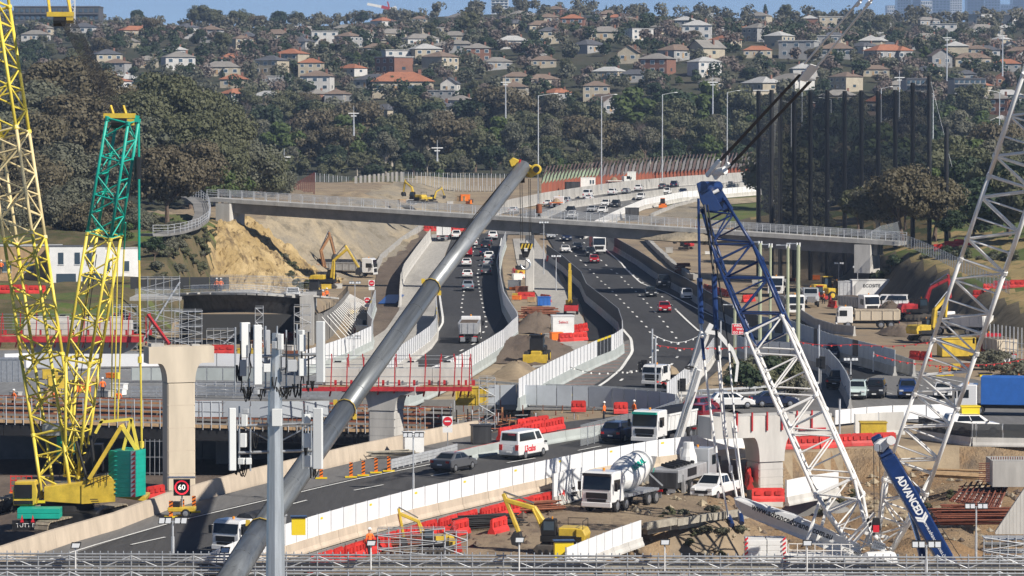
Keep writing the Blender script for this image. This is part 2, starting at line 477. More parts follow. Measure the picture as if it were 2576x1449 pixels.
def zground(X, Y):
 X = np.asarray(X, float); Y = np.asarray(Y, float)
 z = ni(Y, ZFAR) - .12
 hills = np.clip((Y - 1000) / 300, 0, 1)
 z = z + hills * (3.0 * np.sin(X * .011 + 1) + 2.2 * np.sin(X * .023 + Y * .004) + 2 * np.sin(Y * .013 + X * .006))
 dl = np.where(Y > 1000, -1, sdist(X, Y, TOE_L, 1))
 top = ni(Y, [(395, 4.5), (440, 5.5), (500, 8.0), (560, 10.6), (640, 10.4), (700, 8.2), (800, 5), (900, 2.5), (1050, 0)])
 wid = ni(Y, [(395, 30), (520, 34), (560, 22), (640, 15), (800, 14)])
 bump = .35 * np.sin(X * .9 + Y * .35) + .25 * np.sin(X * 1.7 - Y * .6)
 z = z + np.where(dl > 0, top * sst(dl / wid) + np.minimum(dl, 4) / 4 * bump * np.clip((1000 - Y) / 300, 0, 1), 0)
 z = z + np.where((dl > 16) & (Y < 600), np.minimum((dl - 16) * .09, 5), 0)
 ff = sst((-45 - X) / 5) * sst((Y - 424) / 14) * sst((640 - Y) / 40)
 z = np.maximum(z, ff * (ni(Y, [(440, 4.8), (490, 6), (540, 10.4), (600, 11)]) + .3 * bump) - (1 - ff) * .12)
 dr = sdist(X, Y, TOE_R, 1)
 rt = ni(Y, [(395, 1.0), (420, 2.6), (450, 4.2), (500, 5.8), (545, 6.8), (640, 5), (760, 2)])
 dr = np.where(Y > 760, -1, dr)
 z = z + np.where(dr > 0, rt * sst(dr / 6.5) + np.clip((dr - 6) * .14, 0, 3.6) + np.minimum(dr, 3) / 3 * bump * .6, 0)
 # ground in front: crane yard behind the ramp wall, haul yard and pit in front of it
 near = Y < 345
 b, f = ni(Y, BACK), ni(Y, FRONT)
 zc = np.where(Y > 312, -5.6, -3.9)
 z = np.where(near & (X < b - .6) & (X < 6), zc, z)
 zy = -1.05 + .05 * np.sin(X * 1.3 + Y * .5)
 pit = ni(Y, [(150, -6), (236, -5.8), (252, -5.0), (275, -3.6), (290, -2.6), (299.5, -2.0), (303, -.12)]) + .35 * np.sin(X * .55 + Y * .22) + .2 * np.sin(X * 1.4 - Y * .5)
 edge = sst((252.5 + .55 * (X - 9) - Y) / 9) * sst((X - 4) / 5)
 zy = zy * (1 - edge) + edge * np.minimum(pit - .6, -4.6)
 w = sst((X - 15) / 5)
 zyard = zy * (1 - w) + pit * w
 z = np.where((Y < 303.5) & (X > f - 1.2), zyard, z)
 return z
def zat(x, y): return float(zground(np.array([x]), np.array([y]))[0])
GNAMES = ['hill_green', 'yellow_rock', 'pale_rock', 'ground_dirt', 'grass_green', 'scrub', 'bank_dark', 'grass_dry', 'haul_dirt', 'orange_soil', 'mud']
def ground_region(X, Y):
 I = {n: i for i, n in enumerate(GNAMES)}
 dl = sdist(X, Y, TOE_L, 1); dr = sdist(X, Y, TOE_R, 1)
 r = np.full(X.shape, I['ground_dirt'])
 b, f = ni(Y, BACK), ni(Y, FRONT)
 r = np.where((Y < 345) & (X < b), I['haul_dirt'], r)
 e = 252.5 + .55 * (X - 9) - Y
 pit = (X > 15) | ((e > 0) & (X > 5))
 pm = np.where(np.sin(X * .35) + np.sin(Y * .21 + X * .1) > -.9, I['orange_soil'], I['ground_dirt'])
 r = np.where((Y < 304) & (X > f - 1.5), np.where(pit, pm, I['mud']), r)
 rr = np.where(dr < 6, I['bank_dark'], np.where(dr < 26, np.where(np.sin(X * .3 + Y * .1) > -.4, I['grass_dry'], I['grass_green']), I['grass_green']))
 r = np.where((dr > 0) & (Y > 395), rr, r)
 veg = np.where(np.sin(X * .21 + Y * .13) + np.sin(Y * .31) > .4, I['grass_green'], I['scrub'])
 rl = np.where(Y < 560, I['scrub'], I['hill_green'])
 rl = np.where(dl < 30, veg, rl)
 rl = np.where((Y >= 602) & (dl < 40) & (Y < 900), I['ground_dirt'], rl)
 rl = np.where((Y >= 602) & (dl < 16), I['pale_rock'], rl)
 r = np.where((X < -45) & (Y > 424) & (Y < 560), np.where(Y < 470, veg, I['scrub']), r)
 rl = np.where((Y < 602) & (X > -49 + 1.2 * np.sin(Y * .7) + (590 - Y) * .05) & (dl < 26), I['yellow_rock'], rl)
 r = np.where((dl > 0) & (Y > 395), rl, r)
 return np.where(Y > 1010, I['hill_green'], r)
def build_ground():
 rows = list(np.arange(60, 190, 10.)) + list(np.arange(190, 350, 1.5)) + list(np.arange(350, 700, 2.5)) + list(np.arange(700, 1060, 8)) + \
  list(np.arange(1060, 2400, 22)) + [2500, 2700, 3000, 3500, 4200, 5000, 6500, 8900]
 nc = 150
 names = GNAMES
 V, Fc, mi = [], [], []
 u = np.linspace(-1, 1, nc)
 for Y in rows:
  hw = Y * .19 + 25
  X = u * hw
  z = zground(X, np.full(nc, Y))
  V += list(zip(X, [Y] * nc, z))
 for r in range(len(rows) - 1):
  ym = (rows[r] + rows[r + 1]) / 2; hw = ym * .19 + 25
  for c in range(nc - 1):
   k = r * nc + c
   Fc.append((k, k + 1, k + nc + 1, k + nc))
  xm = (u[:-1] + u[1:]) / 2 * hw
  mi += ground_region(xm, np.full(xm.shape, ym)).tolist()
 me = bpy.data.meshes.new('ground'); me.from_pydata(V, [], Fc)
 for n in names: me.materials.append(M(n))
 me.polygons.foreach_set('material_index', mi); me.polygons.foreach_set('use_smooth', [True] * len(Fc)); me.update()
 return structure(link(bpy.data.objects.new('ground', me)), 'earth, rock cuttings and grassed banks of the site and hillside')
build_ground()
def rock_face():
 V, Fc = [], []; xs = np.arange(-51, -26, .45); ys = np.arange(549, 604, .6)
 XX, YY = np.meshgrid(xs, ys); z = zground(XX, YY); dl = sdist(XX, YY, TOE_L, 1)
 q = XX * 1.1 + YY * .35; rg = np.abs(((q * .35 + .6 * np.sin(YY * .8) + .5 * np.sin(XX * 1.9 + YY * .3)) % 1) - .5) * 2
 st = np.abs(((YY * .42 - XX * .2 + .5 * np.sin(XX * 1.3)) % 1) - .5) * 2
 z = z + .05 + .55 * rg ** 2 + .38 * st + rng.normal(size=z.shape) * .10
 nx = len(xs)
 for j in range(len(ys) - 1):
  for i in range(nx - 1):
   if dl[j, i] > .3 and dl[j, i] < 24 and XX[j, i] > -49 + (590 - YY[j, i]) * .05: Fc.append((j * nx + i, j * nx + i + 1, (j + 1) * nx + i + 1, (j + 1) * nx + i))
 V = list(zip(XX.ravel().tolist(), YY.ravel().tolist(), z.ravel().tolist()))
 me = bpy.data.meshes.new('rock_face'); me.from_pydata(V, [], Fc); me.materials.append(M('yellow_rock')); me.update()
 structure(link(bpy.data.objects.new('rock_face', me)), 'yellow cracked rock face of the cutting below the footbridge')
rock_face()
# ------------------------------------------------------------------ road sheets
def resample(pts, n):
 P = np.array([[p.x, p.y, p.z] for p in pts]); s = np.r_[0, np.cumsum(np.linalg.norm(np.diff(P[:, :2], axis=0), axis=1))]
 t = np.linspace(0, s[-1], n)
 return [Vector((float(np.interp(a, s, P[:, 0])), float(np.interp(a, s, P[:, 1])), float(np.interp(a, s, P[:, 2])))) for a in t]
def strip(name, Lp, Rp, m, dz=.0, n=48, conv=R, follow=True, parent=None):
 a = resample([conv(*p) if not isinstance(p, Vector) else p for p in Lp], n)
 b = resample([conv(*p) if not isinstance(p, Vector) else p for p in Rp], n)
 V, Fc = [], []
 W = 5
 for p, q in zip(a, b):
  for k in range(W):
   v = p.lerp(q, k / (W - 1))
   V.append((v.x, v.y, (zfar(v.y) if follow else v.z) + dz))
 for i in range(n - 1):
  for k in range(W - 1):
   j = i * W + k; Fc.append((j, j + 1, j + W + 1, j + W))
 me = bpy.data.meshes.new(name); me.from_pydata(V, [], Fc); me.materials.append(M(m)); me.update()
 o = link(bpy.data.objects.new(name, me), parent)
 if parent is None: structure(o)
 return o
strip('haul_road', [(1062, 572), (1015, 605), (960, 655), (948, 690), (938, 735), (930, 775), (938, 825), (880, 850)],
 [(1086, 600), (1046, 648), (1020, 692), (1008, 740), (1006, 780), (1000, 830), (960, 862)], 'haul_dirt', .0)
strip('service_road', [(1086, 590), (1046, 645), (1019, 690), (1008, 740), (1004, 780), (970, 830), (900, 875), (790, 905)],
 [(1142, 585), (1120, 640), (1104, 690), (1098, 740), (1102, 790), (1100, 812), (1046, 872), (920, 945)], 'road_concrete', .03)
road_w = strip('westbound_road', [(1140, 585), (1123, 640), (1106, 700), (1102, 760), (1108, 800), (1098, 835), (1050, 880), (980, 925), (860, 985)],
 [(1278, 590), (1262, 650), (1266, 700), (1278, 745), (1308, 800), (1290, 850), (1215, 905), (1120, 955), (1080, 985)], 'asphalt_mid', .06)
strip('dark_asphalt_strip', [(1258, 600), (1240, 650), (1244, 700), (1254, 745), (1262, 800), (1230, 850)],
 [(1277, 600), (1261, 652), (1265, 702), (1277, 747), (1296, 800), (1262, 862)], 'asphalt_new', .09)  # narrow strip of darker asphalt along the left of the median hoarding
road_e = strip('eastbound_road', [(1372, 590), (1412, 655), (1466, 725), (1510, 775), (1552, 825), (1560, 865), (1500, 902), (1400, 945), (1330, 985)],
 [(1525, 590), (1600, 645), (1670, 697), (1735, 730), (1790, 762), (1850, 800), (1880, 840), (1840, 905), (1745, 985)], 'asphalt_mid', .06)
strip('new_asphalt_lane', [(1520, 590), (1570, 640), (1640, 692), (1720, 745), (1800, 790), (1850, 825)],
 [(1545, 595), (1608, 645), (1680, 697), (1745, 730), (1800, 762), (1870, 800)], 'asphalt_new', .09)
strip('merge_lane', [(1365, 615), (1400, 660), (1425, 710), (1462, 770), (1480, 830), (1470, 858)],
 [(1378, 628), (1418, 662), (1464, 702), (1480, 735), (1545, 790), (1540, 850)], 'asphalt_new', .03)
strip('median_path', [(1290, 600), (1300, 660), (1350, 740), (1380, 800), (1400, 860), (1330, 930)],
 [(1345, 600), (1390, 660), (1430, 740), (1466, 800), (1480, 862), (1440, 900)], 'road_concrete', .0)
strip('hatched_ramp', [(1556, 868), (1500, 900), (1430, 930), (1330, 978)], [(1585, 855), (1592, 888), (1560, 930), (1480, 980)], 'asphalt_old', .09)
strip('far_freeway', [(1215, 590), (1250, 560), (1330, 533), (1444, 499), (1599, 473), (1717, 463), (1915, 449)],
 [(1500, 590), (1520, 560), (1545, 545), (1580, 530), (1631, 513), (1720, 497), (1915, 482)], 'asphalt_old', .03)
strip('far_service_track', [(1600, 585), (1610, 560), (1640, 535), (1700, 515), (1760, 505), (1915, 495)], [(1720, 590), (1730, 562), (1760, 540), (1790, 525), (1830, 515), (1915, 508)], 'pale_rock', .03)
strip('slip_road', [(1850, 800), (1930, 838), (2010, 870), (2100, 893), (2255, 928)], [(1790, 800), (1900, 868), (2010, 905), (2080, 925), (2140, 965)], 'asphalt_new', .03)
strip('intersection', [(2080, 915), (2255, 925), (2440, 952), (2680, 1000)], [(1750, 1075), (2080, 1045), (2300, 1062), (2680, 1090)], 'asphalt_old', .0)
strip('site_pad', [(-150, 880), (300, 880), (700, 890), (900, 960)], [(-150, 1010), (300, 1010), (700, 1010), (900, 1010)], 'road_bluegrey', -.06)
strip('cross_street', [(1250, 985), (1480, 980), (1800, 985), (2090, 965)], [(1250, 1030), (1500, 1030), (1800, 1035), (2090, 1040)], 'asphalt_old', -.03)
road_n = strip('ramp_road', [(-140, 1480), (0, 1432), (433, 1283), (644, 1226), (1014, 1137), (1207, 1094), (1400, 1064), (1600, 1040), (1800, 1010)],
 [(300, 1480), (560, 1428), (716, 1384), (894, 1338), (1037, 1300), (1288, 1236), (1495, 1192), (1655, 1150), (1960, 1080)], 'asphalt_road', .0, conv=G)
strip('ramp_shoulder', [(-140, 1476), (0, 1429), (433, 1280), (644, 1223), (1014, 1134), (1207, 1092)],
 [(-100, 1490), (20, 1450), (433, 1312), (644, 1262), (880, 1206), (1290, 1122)], 'asphalt_old', .03, conv=G)
strip('yard_slab', [(1080, 1395), (1300, 1310), (1480, 1262), (1560, 1250)], [(1380, 1440), (1500, 1390), (1620, 1330), (1760, 1290)], 'mud', -.97, conv=lambda x, y: G(x, y, -.97))
# ------------------------------------------------------------------ painted lines
def pline(name, pts, w, m='white_mark', dash=None, conv=R, dz=.13, parent=None, start=0., follow=True):
 P = [conv(*p) for p in pts]
 s = [0]
 for a, b in zip(P[:-1], P[1:]): s.append(s[-1] + (b.xy - a.xy).length)
 def at(t):
  t = min(max(t, 0), s[-1] - 1e-6)
  for i in range(len(P) - 1):
   if s[i] <= t <= s[i + 1]:
    return P[i].lerp(P[i + 1], (t - s[i]) / max(1e-9, s[i + 1] - s[i]))
 segs = []
 if dash:
  t = start
  while t < s[-1]: segs.append((t, min(t + dash[0], s[-1]))); t += dash[0] + dash[1]
 else:
  k = max(1, int(s[-1] / 6)); segs = [(s[-1] * i / k, s[-1] * (i + 1) / k) for i in range(k)]
 mb = MB(); out = []
 for t0, t1 in segs:
  a, b = at(t0), at(t1)
  if (b - a).length < .05: continue
  d = (b - a).normalized(); nrm = Vector((-d.y, d.x, 0)).normalized() * w / 2
  if follow: za, zb = zfar(a.y) + dz, zfar(b.y) + dz
  else: za, zb = a.z + dz, b.z + dz
  q = [(a.x - nrm.x, a.y - nrm.y, za), (b.x - nrm.x, b.y - nrm.y, zb), (b.x + nrm.x, b.y + nrm.y, zb), (a.x + nrm.x, a.y + nrm.y, za)]
  if dash:
   m1 = MB(); m1.quad(*q); out.append(m1.build('lane_dash', m, parent))
  else: mb.quad(*q)
 if not dash: return mb.build(name, m, parent)
 return out
DSH = (3, 9)
pline('lane_dash', [(1206, 590), (1188, 640), (1178, 690), (1166, 740), (1160, 780), (1172, 800)], .28, dash=DSH, parent=road_w)
pline('lane_dash', [(1232, 590), (1212, 640), (1201, 690), (1208, 740), (1219, 790), (1225, 820), (1205, 860), (1150, 890), (1090, 915)], .28, dash=DSH, parent=road_w)
pline('edge_line', [(1106, 745), (1114, 800), (1114, 815), (1088, 858), (1020, 905)], .3, parent=road_w)
pline('edge_line', [(1262, 600), (1250, 660), (1255, 700), (1262, 745), (1280, 790)], .22, parent=road_w)
pline('lane_dash', [(1400, 590), (1433, 630), (1480, 675), (1528, 722), (1580, 775), (1625, 823), (1650, 860), (1655, 890), (1600, 925), (1545, 975)], .28, dash=DSH, parent=road_e)
pline('lane_dash', [(1450, 590), (1500, 645), (1560, 695), (1610, 745), (1660, 800), (1700, 850), (1712, 890), (1685, 925)], .28, dash=DSH, parent=road_e)
pline('lane_dash', [(1560, 660), (1640, 728), (1680, 760), (1705, 785)], .28, dash=DSH, parent=road_e)
pline('edge_line', [(1480, 590), (1561, 661), (1615, 715), (1670, 735), (1757, 780), (1830, 815)], .3, parent=road_e)
pline('edge_line', [(1702, 783), (1730, 810), (1758, 835)], .3, parent=road_e)
pline('edge_line', [(1566, 830), (1588, 855), (1591, 888), (1563, 930), (1528, 960), (1490, 985)], .35, parent=road_e)
for i in range(13):
 y = 870 + i * 8.3
 x0 = np.interp(y, [870, 900, 930, 980], [1565, 1510, 1440, 1345]); x1 = np.interp(y, [870, 888, 930, 970], [1585, 1588, 1555, 1500])
 pline('orange_stripe', [(x0 + 6, y + 1), (x1 - 4, y)], .22, 'orange_mark', parent=road_e)
pline('edge_line', [(60, 1432), (180, 1390), (433, 1316), (644, 1266), (880, 1210), (1090, 1168)], .2, conv=G, dz=.06, parent=road_n)
pline('lane_dash', [(330, 1372), (420, 1352), (600, 1305), (802, 1252), (1001, 1214), (1194, 1179), (1400, 1145), (1520, 1122)], .2, dash=(4.5, 7.5), conv=G, dz=.06, parent=road_n)
pline('edge_line', [(580, 1420), (700, 1380), (894, 1332), (1037, 1294), (1288, 1231), (1495, 1186), (1700, 1135)], .2, conv=G, dz=.06, parent=road_n)
road_i = [o for o in COL.objects if o.name == 'intersection'][0]
for pts in ([(2110, 960), (2200, 985), (2300, 1000)], [(2270, 955), (2330, 975), (2360, 1000)], [(2160, 925), (2300, 950), (2420, 985)]):
 pline('lane_dash', pts, .2, dash=(1.5, 2.5), dz=.06, parent=road_i)
pline('edge_line', [(2230, 925), (2330, 945), (2420, 962)], .2, dz=.06, parent=road_i)
road_f = [o for o in COL.objects if o.name == 'far_freeway'][0]
pline('lane_dash', [(1290, 575), (1370, 545), (1480, 512), (1600, 491), (1720, 476), (1900, 462)], .3, dash=DSH, dz=.09, parent=road_f)
pline('lane_dash', [(1420, 585), (1450, 555), (1520, 527), (1600, 508), (1720, 490), (1900, 474)], .3, dash=DSH, dz=.09, parent=road_f)
pline('edge_line', [(1480, 580), (1510, 552), (1560, 530), (1620, 512)], .3, dz=.09, parent=road_f)
# ------------------------------------------------------------------ hoardings, barriers, fences
def along(P, step):
 """split a ground polyline into pieces of about step metres"""
 out = []
 for a, b in zip(P[:-1], P[1:]):
  L = (b - a).length; k = max(1, round(L / step))
  for i in range(k): out.append((a.lerp(b, i / k), a.lerp(b, (i + 1) / k)))
 return out
def hoarding(label, tops, h, bar=.9, step=2.4, panel='white_panel', barrier='concrete_light', signs=(), group='site hoardings along the roads', conv=None, z=None,
   cap=None, barw=.5, name='hoarding', post='galv', panel_name='panel', gap=.06, barstep=None, postr=.035, toprail=False):
 P = []
 for p in tops:
  if isinstance(p, Vector): q = p.copy()
  elif z is None: q = R(p[0], p[1], h); q.z -= h
  else: q = G(p[0], p[1], z + h); q.z = z
  P.append(q)
 t = thing(name, label, 'fence', P[0], group=group, wp=True)
 up = Vector((0, 0, 1))
 segs = along(P, step)
 for i, (a, b) in enumerate(segs):
  d = (b - a).normalized()
  m = panel
  if i in signs: m = 'dark_sign'
  o = ubeam(panel_name, m, t, a + d * gap + up * (bar + (h - bar) / 2), b - d * gap + up * (bar + (h - bar) / 2), .05, h - bar)
  if i in signs and cap: ubeam('sign_strip', cap, t, a + d * gap + up * (h - .1), b - d * gap + up * (h - .1), .07, .22)
  n = Vector((-d.y, d.x, 0))
  if step == 2.0 and len(segs) > 25 and i % 4 == 1: ubeam('logo', 'sign_yellow', t, a + d * .35 + up * (h - .3) + Vector((d.y, -d.x, 0)) * .032, a + d * .75 + up * (h - .3) + Vector((d.y, -d.x, 0)) * .032, .012, .14)
  if post: ubeam('post', post, t, a + up * (bar * .3) + n * .05, a + up * (h + .05) + n * .05, postr * 2)
  if toprail: utube('rail', 'galv', t, a + up * h, b + up * h, .03)
 if bar > .1 and barrier:
  for a, b in along(P, barstep or step * 2):
   d = (b - a).normalized(); n = Vector((-d.y, d.x, 0))
   mb = MB(); prof = [(-barw / 2, 0), (barw / 2, 0), (barw / 2, .12), (barw * .28, .35), (barw * .2, bar), (-barw * .2, bar), (-barw * .28, .35), (-barw / 2, .12)]
   a2, b2 = a + d * .02 - t.location, b - d * .02 - t.location
   mb.prism([a2 + n * x + up * zz for x, zz in prof], b2 - a2)
   o = mb.build('barrier_unit', barrier); o.parent = t
 return t
W1 = [(1084, 575), (1064, 600), (1044, 626), (1017, 663), (1008, 690), (1005, 730)]
hoarding('pale concrete noise barrier between the dirt haul road and the service road', W1, 2.5, 1.0, 4, 'concrete_light', 'concrete_light', post=None)
hoarding('white hoarding with dark poster panels curving between service road and carriageway', [(1096, 746), (1099, 783), (1097, 800), (1081, 820), (1044, 846), (997, 876), (950, 902)], 2.8, 1.0, 2.4,
  signs=(12, 13, 16, 17, 18), cap='sign_yellow')
hoarding('white hoarding with yellow topped poster panels beside the raked retaining wall', [(944, 730), (932, 763), (924, 786), (937, 803), (934, 820), (877, 846), (817, 866), (770, 880)], 2.8, 1.0, 2.4,
  signs=(9, 12, 13, 14), cap='sign_yellow', barrier='concrete_green')
hoarding('long white hoarding curling round the median end of the outbound carriageway', [(1272, 583), (1262, 610), (1256, 640), (1257, 683), (1267, 733), (1287, 766), (1300, 785), (1302, 795), (1287, 808), (1267, 828), (1227, 853), (1161, 890), (1111, 913), (1050, 938), (990, 960)], 3.0, 1.1, 2.2,
  barrier='concrete_green')
hoarding('grey mesh fence on concrete barriers between the median works and inbound lanes', [(1375, 615), (1415, 643), (1440, 665), (1461, 683), (1475, 713), (1518, 746), (1555, 776), (1565, 806)], 2.8, 1.0, 3.0, 'mesh_fence_dark', 'concrete', toprail=True)
hoarding('white hoarding with yellow banded posters curving below the orange striped ramp', [(1565, 806), (1566, 826), (1545, 840), (1501, 856), (1451, 878), (1388, 908), (1305, 953)], 3.0, 1.2, 2.6, signs=(11, 12, 13, 14), cap='sign_yellow', barrier='concrete_green')
hoarding('grey mesh fence on concrete barriers along the outer edge of inbound lanes', [(1545, 596), (1605, 630), (1671, 673), (1731, 703), (1775, 730), (1841, 766), (1910, 795)], 2.8, 1.0, 3.0, 'mesh_fence_dark', 'concrete', toprail=True)
hoarding('hoarding with shade painted into grey panels and black posters between slip road and truck yard', [(1910, 795), (1989, 806), (2092, 841), (2215, 870), (2252, 880)], 2.8, 1.0, 2.4, 'grey_panel', 'concrete', signs=(2, 11, 20), cap=None)  # grey panel colour carries the shade of a side turned from the sun
hoarding('white hoarding closing the bottom of the inbound lanes beside the pump boom', [(1795, 850), (1782, 870), (1760, 890), (1720, 930), (1678, 962)], 2.6, .8, 2.2)
hoarding('ribbed hoarding with shade painted grey on the inside of the slip road curve', [(1853, 844), (1906, 857), (2017, 862), (2084, 880), (2093, 890), (2110, 908), (2128, 935), (2139, 960)], 2.6, .9, 1.6, 'grey_panel', 'concrete')  # shade of the panels facing away from the sun, put into their grey
hoarding('concrete retaining barrier around the truck yard edge', [(2015, 778), (2050, 800), (2100, 815), (2150, 820)], 1.3, 1.25, 3, 'concrete', 'concrete', post=None)
hoarding('long grey concrete wall below the muddy truck yard', [(1985, 815), (2100, 848), (2200, 873), (2300, 905)], 1.8, 1.75, 4, 'concrete', 'concrete', post=None)
# far freeway walls
FG = 'concrete walls of the far freeway'
hoarding('cream concrete safety wall on the far side of the distant freeway', [(1225, 520), (1288, 500), (1370, 484), (1444, 473), (1520, 462), (1599, 453), (1717, 443), (1915, 430)], 2.6, 1.0, 6, 'concrete', 'concrete', post=None, group=FG)
hoarding('cream concrete median wall between the distant freeway carriageways', [(1361, 536), (1390, 524), (1430, 507), (1510, 496), (1599, 485), (1717, 469), (1915, 455)], 1.6, .8, 6, 'concrete', 'concrete', post=None, group=FG)
hoarding('white hoarding on concrete barriers along the near side of the distant freeway', [(1470, 572), (1500, 553), (1528, 540), (1566, 522), (1621, 500), (1717, 482), (1915, 466)], 2.4, 1.0, 2.4, group=FG)
# near ramp
BW = [(-60, 1398), (0, 1379), (143, 1333), (300, 1289), (433, 1239), (644, 1179), (757, 1153), (880, 1124), (1014, 1096), (1110, 1076), (1207, 1058)]
def parapet():
 P = [G(x, y, 1.15) for x, y in BW]
 t = thing('ramp_parapet', 'long beige concrete parapet along the back of the ramp road', 'wall', (P[0].x, P[0].y, 0), wp=True)
 for a, b in along(P, 9):
  d = (b - a).normalized(); n = Vector((-d.y, d.x, 0)).normalized()
  mb = MB(); o0 = t.location
  a2, b2 = a - o0 - Vector((0, 0, 1.15)), b - o0 - d * .02 - Vector((0, 0, 1.15))
  prof = [(.0, -5.2), (.45, -5.2), (.45, 1.15), (.15, 1.15), (0, .0)]
  mb.prism([a2 + n * x + Vector((0, 0, zz)) for x, zz in prof], b2 - a2)
  o = mb.build('parapet_unit', 'concrete_beige', bevel=0); o.parent = t
 return t
parapet()
NH = [(470, 1418), (560, 1376), (640, 1343), (716, 1319), (800, 1294), (894, 1268), (1037, 1231), (1160, 1203), (1288, 1175), (1400, 1152), (1495, 1133), (1655, 1106), (1780, 1092), (1880, 1084)]
hoarding('long white hoarding on a beige barrier along the front of the ramp road', NH, 2.2, .85, 2.0, 'white_panel', 'concrete_beige', z=0.0)
def retaining():
 P = [G(x, y, 2.2) for x, y in NH]
 t = thing('retaining_wall', 'grey mesh covered retaining wall below the white ramp hoarding', 'wall', (P[0].x, P[0].y, 0), wp=True)
 for i, (a, b) in enumerate(along(P, 3.2)):
  d = (b - a).normalized(); n = Vector((d.y, -d.x, 0)).normalized()
  a = a + n * .45; b = b + n * .45
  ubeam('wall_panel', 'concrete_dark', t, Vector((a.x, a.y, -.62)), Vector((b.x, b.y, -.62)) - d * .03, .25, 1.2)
  ubeam('fence_post', 'galv', t, Vector((a.x, a.y, -1.1)) + n * .2, Vector((a.x, a.y, .0)) + n * .2, .05)
 return t
retaining()
# ------------------------------------------------------------------ foliage
def leafmat(name, c1, c2, c3):
 m = bpy.data.materials.new(name); m.use_nodes = True
 n, l = m.node_tree.nodes, m.node_tree.links
 b = n['Principled BSDF']; b.inputs['Roughness'].default_value = .6; b.inputs['Specular IOR Level'].default_value = .25
 geo = n.new('ShaderNodeNewGeometry'); oi = n.new('ShaderNodeObjectInfo')
 mx = n.new('ShaderNodeMix'); mx.data_type = 'RGBA'
 mx.inputs[6].default_value = (*c1, 1); mx.inputs[7].default_value = (*c2, 1); l.new(geo.outputs['Random Per Island'], mx.inputs[0])
 m2 = n.new('ShaderNodeMix'); m2.data_type = 'RGBA'
 r = n.new('ShaderNodeMapRange'); r.inputs['To Max'].default_value = .75; l.new(oi.outputs['Random'], r.inputs['Value']); l.new(r.outputs[0], m2.inputs[0])
 l.new(mx.outputs[2], m2.inputs[6]); m2.inputs[7].default_value = (*c3, 1)
 l.new(m2.outputs[2], b.inputs['Base Color'])
 tr = n.new('ShaderNodeBsdfTranslucent'); l.new(m2.outputs[2], tr.inputs['Color'])
 ms = n.new('ShaderNodeMixShader'); ms.inputs[0].default_value = .22
 l.new(b.outputs[0], ms.inputs[1]); l.new(tr.outputs[0], ms.inputs[2]); l.new(ms.outputs[0], n['Material Output'].inputs['Surface'])
 MATS[name] = m
leafmat('leaf_olive', (.095, .105, .055), (.14, .145, .078), (.125, .13, .072))
leafmat('leaf_grey', (.115, .125, .085), (.165, .17, .118), (.15, .14, .10))
leafmat('leaf_brown', (.115, .098, .062), (.165, .138, .088), (.14, .125, .075))
leafmat('leaf_dark', (.028, .044, .026), (.068, .092, .045), (.04, .068, .034))
leafmat('leaf_bright', (.05, .085, .022), (.11, .145, .045), (.07, .10, .03))
leafmat('twig', (.15, .12, .105), (.25, .205, .18), (.185, .15, .125))
def leaf_cloud(V, Fc, cen, rad, n, size, r, flat=.75, shell=.55):
 cen = np.array(cen)
 d = r.normal(size=(n, 3)); d /= np.linalg.norm(d, axis=1)[:, None]
 rr = shell + (1 - shell) * r.random(n) ** .6
 p = cen + d * (rr * 1.0)[:, None] * np.array(rad)
 nm = d * 1.25 + r.normal(size=(n, 3)) * .5; nm[:, 2] += .3; nm /= np.linalg.norm(nm, axis=1)[:, None]
 a = np.cross(nm, r.normal(size=(n, 3))); a /= np.linalg.norm(a, axis=1)[:, None]; b = np.cross(nm, a)
 s = size * (.55 + .9 * r.random(n))
 a *= s[:, None]; b *= (s * flat)[:, None]
 k = len(V)
 q = np.stack([p - a - b * .6, p + a * .2 - b, p + a + b * .5, p - a * .3 + b], axis=1).reshape(-1, 3)
 V.extend(map(tuple, q))
 Fc.extend([(k + 4 * i, k + 4 * i + 1, k + 4 * i + 2, k + 4 * i + 3) for i in range(n)])
